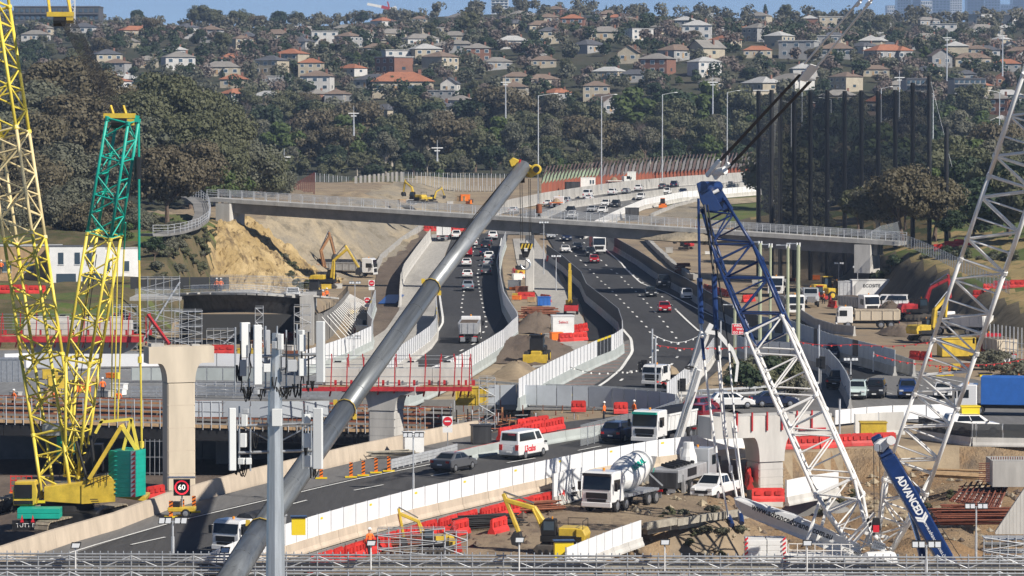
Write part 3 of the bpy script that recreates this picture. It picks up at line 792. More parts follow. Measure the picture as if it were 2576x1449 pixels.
def tree_proto(name, label, seed, h, rx, clumps, per, leaf, size, crown0=.35, trunk_r=.3, bark='bark', shape='round', pale_limbs=False):
 r = np.random.default_rng(seed)
 t = thing(name, label, 'tree', (0, 0, -500))
 tb = MB(); V, Fc = [], []
 zc = h * (crown0 + (1 - crown0) / 2); rz = h * (1 - crown0) / 2
 top = Vector((r.normal() * .4, r.normal() * .4, h * (crown0 + .12)))
 tb.tube((0, 0, -.6), top * .5, trunk_r * 1.25, trunk_r * .8, 7, caps=False); tb.tube(top * .5, top, trunk_r * .8, trunk_r * .55, 7, caps=False)
 for i in range(clumps):
  if shape == 'cone':
   f = i / (clumps - 1); w = rx * (1 - f) ** .9 + .15; a = i * 2.4
   c = Vector((cos(a) * w * .45, sin(a) * w * .45, h * (crown0 + (1 - crown0) * f))); rad = (w * .75, w * .75, h * .10)
  elif shape == 'column':
   f = (i + .5) / clumps; w = rx * (sin(pi * min(.92, f * .8 + .2)) ** .7)
   c = Vector((r.normal() * w * .18, r.normal() * w * .18, h * (crown0 + (1 - crown0) * f))); rad = (w, w, h / clumps * 1.1)
  else:
   while True:
    q = r.uniform(-1, 1, 3)
    if .25 < np.linalg.norm(q) < 1 and q[2] > -.75: break
   if shape == 'umbrella': q[2] = abs(q[2]) * .8 + .1
   c = Vector((q[0] * rx * .80, q[1] * rx * .80, zc + q[2] * rz * .80)); k = rx * r.uniform(.24, .42); rad = (k * 1.15, k * 1.15, k * .72)
  if shape in ('round', 'umbrella') :
   m = top.lerp(c, .5) + Vector((r.normal() * .3, r.normal() * .3, -.25)); rr = trunk_r * r.uniform(.25, .42)
   tb.tube(top * r.uniform(.7, 1), m, rr, rr * .7, 4, mi=1 if pale_limbs else 0, caps=False); tb.tube(m, c, rr * .7, rr * .25, 4, mi=1 if pale_limbs else 0, caps=False)
  leaf_cloud(V, Fc, c, rad, int(per * r.uniform(.7, 1.25)), size, r)
 tb.build('trunk', [bark, 'bark_pale'], t)
 me = bpy.data.meshes.new('crown'); me.from_pydata(V, [], Fc); me.materials.append(M(leaf)); me.update()
 link(bpy.data.objects.new('crown', me), t)
 return t
def bare_proto(name, label, seed, h, rx):
 r = np.random.default_rng(seed); t = thing(name, label, 'tree', (0, 0, -500))
 tb, cb = MB(), MB()
 def grow(p, d, L, rad, lev):
  q = p + d * L
  (tb if lev < 2 else cb).tube(p, q, rad, rad * .62, 5 if lev < 2 else 3, caps=False)
  if lev >= 5: return
  for k in range(3 if lev > 0 else 5):
   nd = (d + Vector((r.normal(), r.normal(), abs(r.normal()) * .35 + .15)) * (.55 if lev else .5)).normalized()
   grow(p.lerp(q, r.uniform(.55, 1)), nd, L * r.uniform(.58, .8), rad * .58, lev + 1)
 grow(Vector((0, 0, -.4)), Vector((0, 0, 1)), h * .30, .26, 0)
 tb.build('trunk', 'bark', t); cb.build('crown', 'twig', t)
 return t
PT = {}
PT['gum_a'] = tree_proto('gum_tree', '', 1, 17, 7.0, 30, 190, 'leaf_olive', .34, .25, .42, 'bark_pale', pale_limbs=True)
PT['gum_b'] = tree_proto('gum_tree', '', 2, 20, 6.2, 30, 190, 'leaf_grey', .33, .22, .42, 'bark_pale', pale_limbs=True)
PT['gum_c'] = tree_proto('gum_tree', '', 3, 14, 6.6, 26, 190, 'leaf_brown', .33, .2, .4, 'bark')
PT['gum_d'] = tree_proto('gum_tree', '', 4, 12, 6.0, 24, 180, 'leaf_olive', .34, .2, .36, 'bark')
PT['hero'] = tree_proto('gum_tree', '', 5, 19, 8.5, 52, 330, 'leaf_olive', .30, .22, .5, 'bark_pale', pale_limbs=True)
PT['hero_b'] = tree_proto('gum_tree', '', 6, 15, 7.5, 44, 330, 'leaf_brown', .28, .2, .5, 'bark')
PT['hero_c'] = tree_proto('gum_tree', '', 16, 17, 8.0, 48, 330, 'leaf_grey', .30, .2, .5, 'bark_pale', pale_limbs=True)
PT['dark'] = tree_proto('pittosporum_tree', '', 7, 11, 5.4, 22, 200, 'leaf_dark', .34, .1, .35, 'bark')
PT['bright'] = tree_proto('evergreen_tree', '', 8, 9, 4.6, 18, 190, 'leaf_bright', .32, .1, .3, 'bark')
PT['cypress'] = tree_proto('cypress_tree', '', 9, 13, 2.6, 9, 220, 'leaf_dark', .30, .04, .3, 'bark', 'column')
PT['pine'] = tree_proto('pine_tree', '', 10, 18, 4.2, 13, 150, 'leaf_dark', .32, .12, .3, 'bark', 'cone')
PT['bare_a'] = bare_proto('bare_tree', '', 11, 13, 6)
PT['bare_b'] = bare_proto('bare_tree', '', 12, 11, 6)
PT['bush'] = tree_proto('shrub', '', 13, 2.6, 1.7, 9, 120, 'leaf_olive', .16, .02, .08, 'bark')
PT['bush_dark'] = tree_proto('shrub', '', 14, 3.2, 2.1, 10, 130, 'leaf_dark', .17, .02, .08, 'bark')
PT['bush_grey'] = tree_proto('shrub', '', 15, 2.2, 1.9, 9, 120, 'leaf_grey', .15, .02, .08, 'bark')
LOOK = dict(gum_a='olive pale limbed gum tree', gum_b='tall grey green gum tree', gum_c='brownish spreading gum tree', gum_d='low olive gum tree',
   hero='large olive gum tree', hero_b='large brownish gum tree', hero_c='large grey green gum tree', dark='dense dark evergreen tree', bright='fresh green rounded tree',
   cypress='dark columnar cypress', pine='tall layered pine tree', bare_a='bare leafless brown tree', bare_b='bare leafless spreading tree')
def tree(kind, loc, sc, where, group):
 o = copy_tree(PT[kind], loc=loc, rz=random.uniform(0, 6.28), scale=(sc * random.uniform(.9, 1.1), sc * random.uniform(.9, 1.1), sc * random.uniform(.9, 1.1)))
 tag(o, LOOK[kind] + ' ' + where, 'tree', group)
 return o
# big trees on the bank beyond the yellow crane (survey x, y of the crown top, depth, kind, height)
for x, y, Y, k, h in [(150, 110, 800, 'hero_b', 21), (255, 160, 770, 'hero_b', 19), (90, 170, 760, 'hero_c', 20), (330, 205, 740, 'hero', 20), (205, 215, 720, 'hero_b', 19), (100, 260, 700, 'hero_b', 17),
     (430, 185, 760, 'hero', 22), (505, 205, 780, 'hero', 21), (380, 265, 700, 'hero_c', 20), (470, 270, 700, 'hero', 20), (560, 270, 740, 'hero', 18), (250, 310, 680, 'hero_b', 17),
     (160, 330, 660, 'hero_c', 16), (620, 330, 760, 'hero_c', 17), (540, 345, 690, 'hero', 16), (60, 360, 640, 'hero_b', 17), (420, 372, 570, 'hero_b', 12.5), (120, 410, 600, 'hero_b', 13),
     (210, 430, 590, 'hero_c', 12), (30, 440, 590, 'hero_b', 12), (660, 370, 760, 'hero', 14), (585, 395, 720, 'bright', 9), (560, 420, 680, 'bright', 7), (690, 400, 780, 'hero_c', 11),
     (10, 250, 720, 'hero_c', 20), (480, 340, 660, 'hero_b', 14), (320, 350, 640, 'hero_c', 14), (-30, 330, 660, 'hero_b', 18), (55, 478, 560, 'hero_b', 10), (135, 486, 552, 'hero_c', 9.5), (215, 500, 545, 'hero_b', 9), (285, 480, 560, 'hero_b', 10), (345, 505, 548, 'hero_c', 8), (0, 500, 545, 'hero_c', 9), (300, 540, 530, 'bright', 5)]:
 p = A(x, y, Y); base = {'hero': 19, 'hero_b': 15, 'hero_c': 17, 'bright': 9}[k] * 1.02
 tree(k, (p.x, p.y, p.z - h), h / base, ('high' if Y > 730 else 'midway' if Y > 650 else 'low') + ' on the bank ' + ('behind the tall yellow boom' if x < 90 else 'between the yellow boom and teal mast' if x < 240 else 'behind the teal mast' if x < 350 else 'beside the teal mast' if x < 500 else 'above the footbridge end'), 'big trees on the bank behind the yellow crane')
# wood behind the noise walls
random.seed(21)
kinds = ['gum_a'] * 4 + ['gum_b'] * 4 + ['gum_c'] * 3 + ['gum_d'] * 3 + ['dark'] * 2 + ['bare_a', 'bare_b', 'bright']
for Y, topy, sp in [(1030, 392, 9.5), (1050, 352, 10.5), (1075, 318, 11), (1110, 285, 11.5), (1150, 258, 12), (1195, 232, 13)]:
 hw = Y * .150 + 8; X = -hw
 while X < hw:
  k = random.choice(kinds if Y < 1150 else kinds + ['dark'] * 6 + ['cypress'])
  x = X + random.uniform(-3, 3); yy = Y + random.uniform(-12, 12)
  px = CXP + x / yy * FPX
  ty = topy + random.uniform(-24, 22) + (18 if 1100 < px < 1500 and Y < 1060 else 0)
  if Y < 1030 and px < 700: ty -= 40
  gz = zat(x, yy); top = A(px, ty, yy).z
  hh = {'gum_a': 17, 'gum_b': 20, 'gum_c': 14, 'gum_d': 12, 'dark': 11, 'bright': 9, 'bare_a': 12, 'bare_b': 11, 'cypress': 13}[k]
  need = min(max(top - gz, 7), 24)
  tree(k, (x, yy, top - need), need / hh if k not in ('cypress',) else min(1.2, need / hh), ('front' if Y < 1050 else 'middle' if Y < 1130 else 'back') + ' of the wood behind the ' + ('maroon noise wall' if px < 880 else 'clear noise wall' if px < 1290 else 'green fins' if px < 1500 else 'red fin wall' if px < 1900 else 'golf netting'), 'wood beyond the freeway walls')
  X += sp * random.uniform(.8, 1.2)
# trees on the park side, right
for x, y, Y, k, h in [(2270, 392, 560, 'hero_b', 13), (2210, 440, 565, 'hero_c', 10), (2350, 430, 575, 'hero_b', 11), (2160, 470, 575, 'gum_d', 7), (2450, 470, 590, 'dark', 9), (2540, 380, 560, 'dark', 14),
     (2590, 420, 540, 'gum_d', 12), (2390, 520, 540, 'dark', 4.5), (2500, 330, 760, 'gum_b', 19), (2380, 330, 780, 'gum_a', 18), (2300, 350, 800, 'gum_b', 17), (2570, 300, 800, 'gum_b', 20),
     (2440, 350, 720, 'gum_a', 15), (2250, 330, 850, 'gum_c', 16), (2480, 430, 650, 'dark', 10)]:
 p = A(x, y, Y); base = {'hero_b': 15, 'hero_c': 17, 'gum_d': 12, 'dark': 11, 'gum_b': 20, 'gum_a': 17, 'gum_c': 14}[k] * 1.02
 tree(k, (p.x, p.y, p.z - h), h / base, 'in the park behind the embankment', 'trees in the park behind the embankment')
for i in range(46):      # planting seen through the golf netting
 Y = random.uniform(640, 940); px = random.uniform(1915, 2560); ty = random.uniform(330, 520) - (Y - 640) * .22
 k = random.choice(['gum_a', 'gum_b', 'gum_d', 'dark', 'gum_c', 'bright']); hh = {'gum_a': 17, 'gum_b': 20, 'gum_c': 14, 'gum_d': 12, 'dark': 11, 'bright': 9}[k]
 p = A(px, ty, Y); need = min(max(p.z - zat(p.x, Y), 6), 18)
 tree(k, (p.x, p.y, p.z - need), need / hh, 'behind the tall golf netting', 'trees behind the golf netting')
# shrubs on the banks
def shrub(k, p, sc, label, group):
 o = copy_tree(PT[k], loc=p, rz=random.uniform(0, 6.28), scale=sc * random.uniform(.8, 1.25)); return tag(o, label, 'shrub', group)
for i in range(22):
 f = random.random(); X, Y = -38 + f * 5 + random.uniform(-1.2, 1.2), 590 - f * 26
 shrub(random.choice(['bush', 'bush_grey', 'bush_dark']), (X, Y, zat(X, Y) - .1), random.uniform(.3, .55), 'shrub growing along the gully beside the yellow rock face', 'shrubs along the rock gully')
for i in range(52):
 px, py = random.uniform(385, 560), random.uniform(575, 715)
 if px > 520 and py > 620: continue
 X0 = (px - CXP) / FPX
 for Y in np.arange(440, 640, 5):
  if A(px, py, Y).z < zat(X0 * Y, Y): break
 p = A(px, py, Y)
 shrub(random.choice(['bush', 'bush_grey', 'bush_grey', 'bush']), (p.x, p.y, zat(p.x, p.y) - .2), random.uniform(.35, .8), 'scrubby shrub on the slope below the footbridge end', 'shrubs on the slope below the footbridge')
shrub('bush_dark', tuple(A(388, 648, 470)), .95, 'rounded dark bush above the scaffolded abutment', None)
for i in range(34):
 px, py = random.uniform(2120, 2560), random.uniform(585, 640)
 p = A(px, py, 560 - (px - 2120) * .12)
 shrub(random.choice(['bush', 'bush_grey', 'bush_dark']), (p.x, p.y, zat(p.x, p.y) - .2), random.uniform(.4, .8), 'low shrub on top of the embankment', 'shrubs on top of the embankment')
for px, py, Y in [(1880, 960, 372), (1850, 975, 366), (1905, 985, 362), (1930, 1000, 356), (1870, 1010, 350), (1960, 950, 375), (1985, 965, 368), (1905, 925, 385), (2000, 1000, 352), (1945, 975, 365), (1990, 930, 380)]:
 p = A(px, py, Y); shrub(random.choice(['bush_grey', 'bush', 'bush_dark']), (p.x, p.y, -.2), 1.0, 'grey green shrub on the traffic island by the signals', 'shrubs on the traffic island')
for px, py, Y in [(2480, 955, 390), (2520, 970, 380), (2555, 965, 382), (2500, 945, 395), (2570, 985, 372)]:
 p = A(px, py, Y); shrub('bush_grey', (p.x, p.y, -.2), .9, 'shrub at the corner of the truck yard', 'shrubs at the truck yard corner')
for i in range(26):
 px = random.uniform(1640, 1880); py = 1345 + random.uniform(-12, 40) - (px - 1640) * .12
 p = G(px, py + 16, -2.6); shrub(random.choice(['bush_grey', 'bush']), (p.x, p.y, zat(p.x, p.y) - .1), random.uniform(.14, .3), 'weedy tuft below the timber barrier', 'weeds below the timber barrier')
for px, py, Y in [(2080, 1235, 282), (2110, 1250, 280), (2150, 1228, 283), (2070, 1262, 277), (2330, 1225, 280), (2395, 1215, 283), (2440, 1235, 280)]:
 p = A(px, py, Y); shrub('bush', (p.x, p.y, zat(p.x, p.y) - .1), .35, 'small green weed on the dug slope', 'weeds on the dug slope')
# ------------------------------------------------------------------ houses on the hillside
for n, c in dict(wall_white=(.60, .59, .57), wall_cream=(.44, .39, .30), wall_brick=(.24, .12, .085), wall_grey=(.34, .34, .34), wall_dark=(.10, .10, .105), roof_slate=(.10, .105, .12),
    roof_terracotta=(.36, .15, .085), roof_brown=(.21, .155, .12), roof_pale=(.46, .46, .45), roof_grey=(.25, .235, .215)).items(): mat(n, c, .8, 0, var=.18, scale=.4)
HW = [('wall_white', 'white'), ('wall_grey', 'grey'), ('wall_cream', 'cream'), ('wall_brick', 'brick'), ('wall_cream', 'cream'), ('wall_white', 'white'), ('wall_grey', 'grey'), ('wall_cream', 'cream')]
HR = [('roof_slate', 'slate grey'), ('roof_terracotta', 'terracotta'), ('roof_brown', 'brown tiled'), ('roof_grey', 'weathered grey'), ('roof_grey', 'weathered grey'), ('roof_brown', 'brown tiled'), ('roof_brown', 'brown tiled'), ('roof_pale', 'pale'), ('roof_slate', 'slate grey')]
def house_proto(kind, w, d, h, rh):
 t = thing('house', '', 'house', (0, 0, -500))
 wb = MB(); wb.box((0, 0, h / 2 - 1), (w, d, h + 2))
 if kind == 'wing': wb.box((w * .28, -d * .5 - 1.2, h / 2 - 1), (w * .36, 2.6, h + 2))
 if kind == 'gable': wb.prism([(-w / 2, -d / 2, h), (w / 2, -d / 2, h), (0, -d / 2, h + rh)], (0, d, 0))
 wb.build('wall', 'wall_white', t)
 rb = MB(); e = .6; a, b = w / 2 + e, d / 2 + e
 if kind in ('hip', 'wing'):
  k = max(.3, a - b)
  rb.add([(-a, -b, h), (a, -b, h), (a, b, h), (-a, b, h), (-k, 0, h + rh), (k, 0, h + rh)], [(0, 1, 5, 4), (1, 2, 5), (2, 3, 4, 5), (3, 0, 4), (3, 2, 1, 0)])
  if kind == 'wing':
   x0 = w * .28; hw = w * .18 + .5; y0 = -d / 2 - 2.9
   rb.add([(x0 - hw, y0, h - .02), (x0 + hw, y0, h - .02), (x0 + hw, 0, h - .02), (x0 - hw, 0, h - .02), (x0, y0 + hw, h + rh * .7), (x0, 0, h + rh * .7)], [(0, 1, 4), (1, 2, 5, 4), (0, 4, 5, 3)])
 elif kind == 'gable':
  for s in (-1, 1):
   rb.hexa([(s * a, -b, h - .25), (0, -b, h + rh + .12), (0, b, h + rh + .12), (s * a, b, h - .25), (s * a, -b, h - .05), (0, -b, h + rh + .34), (0, b, h + rh + .34), (s * a, b, h - .05)])
 else: rb.box((0, 0, h + .2), (w + .8, d + .8, .4))
 ro = rb.build('roof', 'roof_brown', t)
 if kind != 'flat':
  cb = MB(); cb.box((w * .3, d * .1, h + rh * .8), (.9, .7, 2.4)); cb.build('chimney', 'wall_brick', ro)
 lev = [1.5] if h < 4 else [1.5, h - 1.5]
 nx = max(2, int(w / 4))
 yf = -d / 2 - .05
 for z in lev:
  for i in range(nx):
   x = -w / 2 + w * (i + .5) / nx
   if kind == 'wing' and abs(x - w * .28) < w * .2: yy = -d / 2 - 2.55
   else: yy = yf
   o = MB().box((x, yy, z), (1.7, .08, 1.4)).build('window', 'glass_blue', t)
   MB().box((x, yy + .03, z), (2.0, .1, 1.7)).build('frame', 'white_paint', o)
 MB().box((-w * .12, yf - .02, 1.0), (1.0, .1, 2.1)).build('door', 'timber', t)
 for s in (-1, 1): MB().box((s * (w / 2 + .04), 0, 1.6), (.08, 1.8, 1.3)).build('window', 'glass_blue', t)
 return t
HP = [(house_proto('hip', 15, 10, 3.2, 2.6), 'single storey hip roofed'), (house_proto('wing', 17, 10, 3.3, 2.7), 'rambling single storey'), (house_proto('gable', 9, 13, 3.6, 3.0), 'gabled'),
 (house_proto('hip', 13, 11, 6.2, 2.5), 'two storey hip roofed'), (house_proto('flat', 15, 10, 6.4, 0), 'modern flat roofed two storey'), (house_proto('hip', 11, 9, 3.1, 2.4), 'small hip roofed')]
def house(pi, loc, rz, wi, ri, sc=1.):
 o = copy_tree(HP[pi][0], loc=loc, rz=rz, scale=sc)
 repaint(o, 'wall_white', HW[wi][0]);
 if HP[pi][1].startswith('modern'): ri = 7
 repaint(o, 'roof_brown', HR[ri][0])
 return tag(o, f'{HW[wi][1]} {HP[pi][1]} house with {HR[ri][1]} roof ' + ('at the foot of the hillside' if loc[1] < 1340 else 'midway up the hillside' if loc[1] < 1580 else 'near the ridge'), 'house', 'houses on the hillside')
random.seed(5)
spots = []
for Y in [1225, 1265, 1305, 1350, 1400, 1450, 1510, 1570, 1640, 1720, 1810, 1910]:
 hw = Y * .148; X = -hw
 while X < hw:
  x = X + random.uniform(-6, 6); y = Y + random.uniform(-10, 10)
  X += random.uniform(10, 22) * (1 + (Y - 1200) / 1600)
  px = CXP + x / y * FPX
  if Y < 1300 and (px < 480 or random.random() < .45): continue
  if px < 250 and Y < 1600: continue
  if random.random() < .14: continue
  spots.append((x, y))
  house(random.choice([0, 0, 1, 1, 2, 3, 3, 4, 5]), (x, y, zat(x, y) + .3), random.choice([0, 0, .4, -.4, .9, -.9, 1.5]) + random.uniform(-.15, .15), random.randrange(8), random.randrange(9), random.uniform(.66, .95))
house(1, (A(1010, 140, 1330).x, 1330, zat(A(1010, 140, 1330).x, 1330) + 1), .1, 2, 1, 1.35)
SP = np.array(spots)
random.seed(9); nsm = 0
hk = ['gum_d', 'gum_c', 'dark', 'dark', 'bright', 'bare_a', 'bare_b', 'cypress', 'gum_a', 'dark', 'bare_b']
for Y in [1245, 1285, 1328, 1375, 1425, 1480, 1540, 1605, 1680, 1765]:
 hw = Y * .150; X = -hw
 while X < hw:
  x = X + random.uniform(-5, 5); y = Y + random.uniform(-9, 9)
  X += random.uniform(9, 17) * (1 + (Y - 1200) / 1500)
  k = random.choice(hk); sc = random.uniform(.45, .8)
  near = SP[(abs(SP[:, 0] - x) < 9) & (SP[:, 1] - y > 0) & (SP[:, 1] - y < 40)]
  if len(near): sc *= .62
  if k == 'cypress': sc *= .8
  nsm += 1
  tree(k, (x, y, zat(x, y) - .3), sc, 'among houses ' + ('at the foot of the hillside' if Y < 1320 else 'midway up the hillside' if Y < 1550 else 'near the ridge'), 'garden trees between the hillside houses')
# the ridge: a far-off wood that reads as one mass, with single trees standing out on the skyline
random.seed(31)
def ridge_wood():
 V, Fc = [], []; r = np.random.default_rng(4)
 for i in range(330):
  Y = random.uniform(1830, 2350); X = random.uniform(-.155, .155) * Y; z = zat(X, Y)
  h = random.uniform(6, 11); w = h * random.uniform(.4, .6)
  for c in range(4):
   leaf_cloud(V, Fc, (X + random.uniform(-.5, .5) * w, Y + random.uniform(-.5, .5) * w, z + h * random.uniform(.35, .8)), (w * .6, w * .6, h * .26), 42, .75, r)
 me = bpy.data.meshes.new('ridge_wood'); me.from_pydata(V, [], Fc); me.materials.append(M('leaf_grey')); me.update()
 o = link(bpy.data.objects.new('ridge_wood', me)); tag(o, 'far wooded gardens along the ridge below the skyline', 'wood', kind='stuff')
ridge_wood()
def hill_wood(name, label, leaf, n, seed, hs, y0=1205, y1=1850):
 V, Fc = [], []; r = np.random.default_rng(seed); rd = random.Random(seed)
 k = 0
 while k < n:
  Y = rd.uniform(y0, y1); X = rd.uniform(-.155, .155) * Y
  sp = SP[(abs(SP[:, 0] - X) < 5.5) & (SP[:, 1] - Y > -5) & (SP[:, 1] - Y < 13)]
  if len(sp): continue
  k += 1; z = zat(X, Y); h = rd.uniform(*hs); w = h * rd.uniform(.45, .7)
  for c in range(5):
   leaf_cloud(V, Fc, (X + rd.uniform(-.5, .5) * w, Y + rd.uniform(-.5, .5) * w, z + h * rd.uniform(.3, .8)), (w * .5, w * .5, h * .24), 48, .5, r)
 me = bpy.data.meshes.new(name); me.from_pydata(V, [], Fc); me.materials.append(M(leaf)); me.update()
 tag(link(bpy.data.objects.new(name, me)), label, 'wood', kind='stuff')
hill_wood('garden_planting', 'dense grey green garden planting filling the hillside between houses', 'leaf_grey', 480, 3, (4, 8.5))
hill_wood('undergrowth', 'olive undergrowth filling the wood behind the freeway walls', 'leaf_olive', 260, 6, (4, 7.5), 1028, 1215)
hill_wood('garden_planting', 'dark evergreen garden planting filling the hillside between houses', 'leaf_dark', 420, 4, (4, 9))
hill_wood('bare_planting', 'brown leafless garden planting filling the hillside between houses', 'twig', 380, 5, (4, 8.5))
for px, ty, k in [(500, 8, 'gum_a'), (540, 16, 'gum_a'), (350, 20, 'dark'), (700, 25, 'dark'), (745, 28, 'gum_d'), (600, 22, 'gum_d'), (910, 24, 'dark'), (1050, 24, 'gum_d'), (1095, 30, 'bare_a'), (1180, 14, 'gum_a'), (1320, 8, 'gum_a'),
    (1275, 22, 'dark'), (1400, 16, 'dark'), (1480, 22, 'gum_d'), (1525, 12, 'pine'), (1590, 14, 'gum_a'), (1640, 30, 'bare_b'), (1745, 20, 'gum_b'), (1800, 30, 'bare_a'), (1925, 12, 'cypress'), (1975, 12, 'gum_a'),
    (2060, 20, 'gum_d'), (2110, 26, 'bare_a'), (2140, 32, 'gum_d'), (2320, 30, 'gum_a'), (2420, 28, 'bare_b'), (2500, 26, 'dark'), (2540, 38, 'dark'), (650, 30, 'gum_c'), (830, 32, 'bare_b'), (2230, 42, 'bare_a'), (2580, 30, 'gum_a')]:
 Y = random.uniform(1980, 2100); p = A(px, ty, Y); base = {'gum_a': 17, 'gum_b': 20, 'gum_c': 14, 'gum_d': 12, 'dark': 11, 'bare_a': 12, 'bare_b': 11, 'cypress': 13, 'pine': 18}[k]
 h = max(8, p.z - zat(p.x, Y)); h = min(h, 20)
 tree(k, (p.x, Y, p.z - h), h / base, 'standing against the sky on the ridge', 'skyline trees on the ridge')
for k in list(PT.values()) + [h[0] for h in HP]:
 drop(k)
# apartment blocks, towers and far cranes
def block(label, x0, x1, y0, y1, Y, wall, floors, bays, dep=18, base=0, flat='roof_slate'):
 a, b = A(x0, y0, Y), A(x1, y1, Y); w = b.x - a.x; top = a.z; bot = b.z - base
 t = thing('apartment_block' if floors < 9 else 'tower_block', label, 'building', ((a.x + b.x) / 2, Y, bot))
 H = top - bot
 MB().box((0, dep / 2, H / 2), (w, dep, H)).build('wall', wall, t)
 MB().box((0, dep / 2, H + .3), (w * 1.01, dep + .6, .6)).build('roof', flat, t)
 fh = H / floors
 for f in range(floors):
  for i in range(bays):
   x = -w / 2 + w * (i + .5) / bays
   MB().box((x, -.1, fh * (f + .55)), (w / bays * .62, .3, fh * .5)).build('window', 'glass_blue', t)
  MB().box((0, -.5, fh * f + .15), (w * .99, 1.2, .3)).build('balcony_slab', wall, t)
 return t
mat('tower_blue', (.16, .22, .33), .3, .2, var=.3, scale=.05); mat('tower_navy', (.07, .11, .20), .3, .2, var=.3, scale=.05); mat('tower_white', (.62, .63, .64), .6)
block('white terraced apartment block on the hillside', 1600, 1668, 88, 118, 1650, 'wall_white', 4, 7); block('white flat roofed apartments stepping along the hillside', 1480, 1590, 92, 116, 1600, 'wall_white', 3, 10)
block('dark and white modern apartments below the ridge', 1660, 1790, 78, 108, 1750, 'wall_dark', 3, 11); block('white rooftop house on the ridge', 1845, 1900, 48, 66, 1900, 'wall_white', 2, 5)
block('grey commercial building beside the railway', 2400, 2480, 200, 236, 1230, 'wall_grey', 3, 6); block('pale grey warehouse below the far hill', 2280, 2340, 200, 230, 1240, 'wall_grey', 2, 5)
block('dark office building with glass front on the ridge', 35, 250, 18, 70, 1850, 'wall_dark', 5, 16, base=8); block('cream apartment building beside the dark office', 25, 95, 58, 96, 1700, 'wall_cream', 3, 4)
block('pale grey tower block rising above the ridge', 1236, 1279, -14, 30, 3200, 'tower_white', 14, 4, base=20)
for i, (x0, x1, y0, w, lab) in enumerate([(2258, 2292, -30, 'tower_blue', 'narrow blue glass tower on the far skyline'), (2296, 2316, -22, 'tower_navy', 'dark slim tower on the far skyline'), (2316, 2345, 2, 'tower_white', 'pale stepped tower on the far skyline'),
         (2345, 2390, -34, 'tower_blue', 'wide blue tower with white floor lines'), (2390, 2420, -12, 'tower_white', 'white gridded tower on the far skyline'), (2434, 2475, -50, 'tower_navy', 'broad navy tower on the far skyline'),
         (2478, 2516, -40, 'tower_blue', 'blue tower with a pale stripe'), (2518, 2550, 12, 'tower_blue', 'low blue block among the far towers'), (2548, 2576, -8, 'tower_navy', 'dark tower at the end of the skyline row'), (2232, 2258, 14, 'tower_white', 'small white block beside the far towers'), (2578, 2610, -2, 'tower_blue', 'blue tower past the dark one')]):
 block(lab, x0, x1, y0, 40, 6200 + i * 130, w, 22 if y0 < 0 else 10, 5, dep=40, base=60, flat='tower_navy')
def far_crane():
 t = thing('tower_crane', 'distant red and white luffing tower crane over the ridge', 'crane', A(995, 60, 2700), wp=True)
 for n, m, p, q, w in [('mast', 'red_steel', (985, 62), (985, 32), 2.2), ('jib', 'white_lattice', (924, 10), (960, 17), 2.0), ('jib', 'red_steel', (960, 17), (985, 24), 2.4), ('machine_deck', 'white_lattice', (982, 26), (998, 20), 3.4), ('apex', 'red_steel', (975, 4), (980, 24), 1.0)]:
  ubeam(n, m, t, A(*p, 2700), A(*q, 2700), w)
 t = thing('tower_crane', 'white lattice tower crane mast rising beside the dark office', 'crane', A(183, 80, 1800), wp=True)
 lb = MB()
 for dx in (-5.5, 5.5):
  ubeam('mast_chord', 'white_lattice', t, A(183 + dx, 85, 1800), A(183 + dx, -20, 1800), .5)
 for i in range(10):
  ubeam('brace', 'white_lattice', t, A(177.5 if i % 2 else 188.5, 85 - i * 10, 1800), A(188.5 if i % 2 else 177.5, 75 - i * 10, 1800), .35)
far_crane()
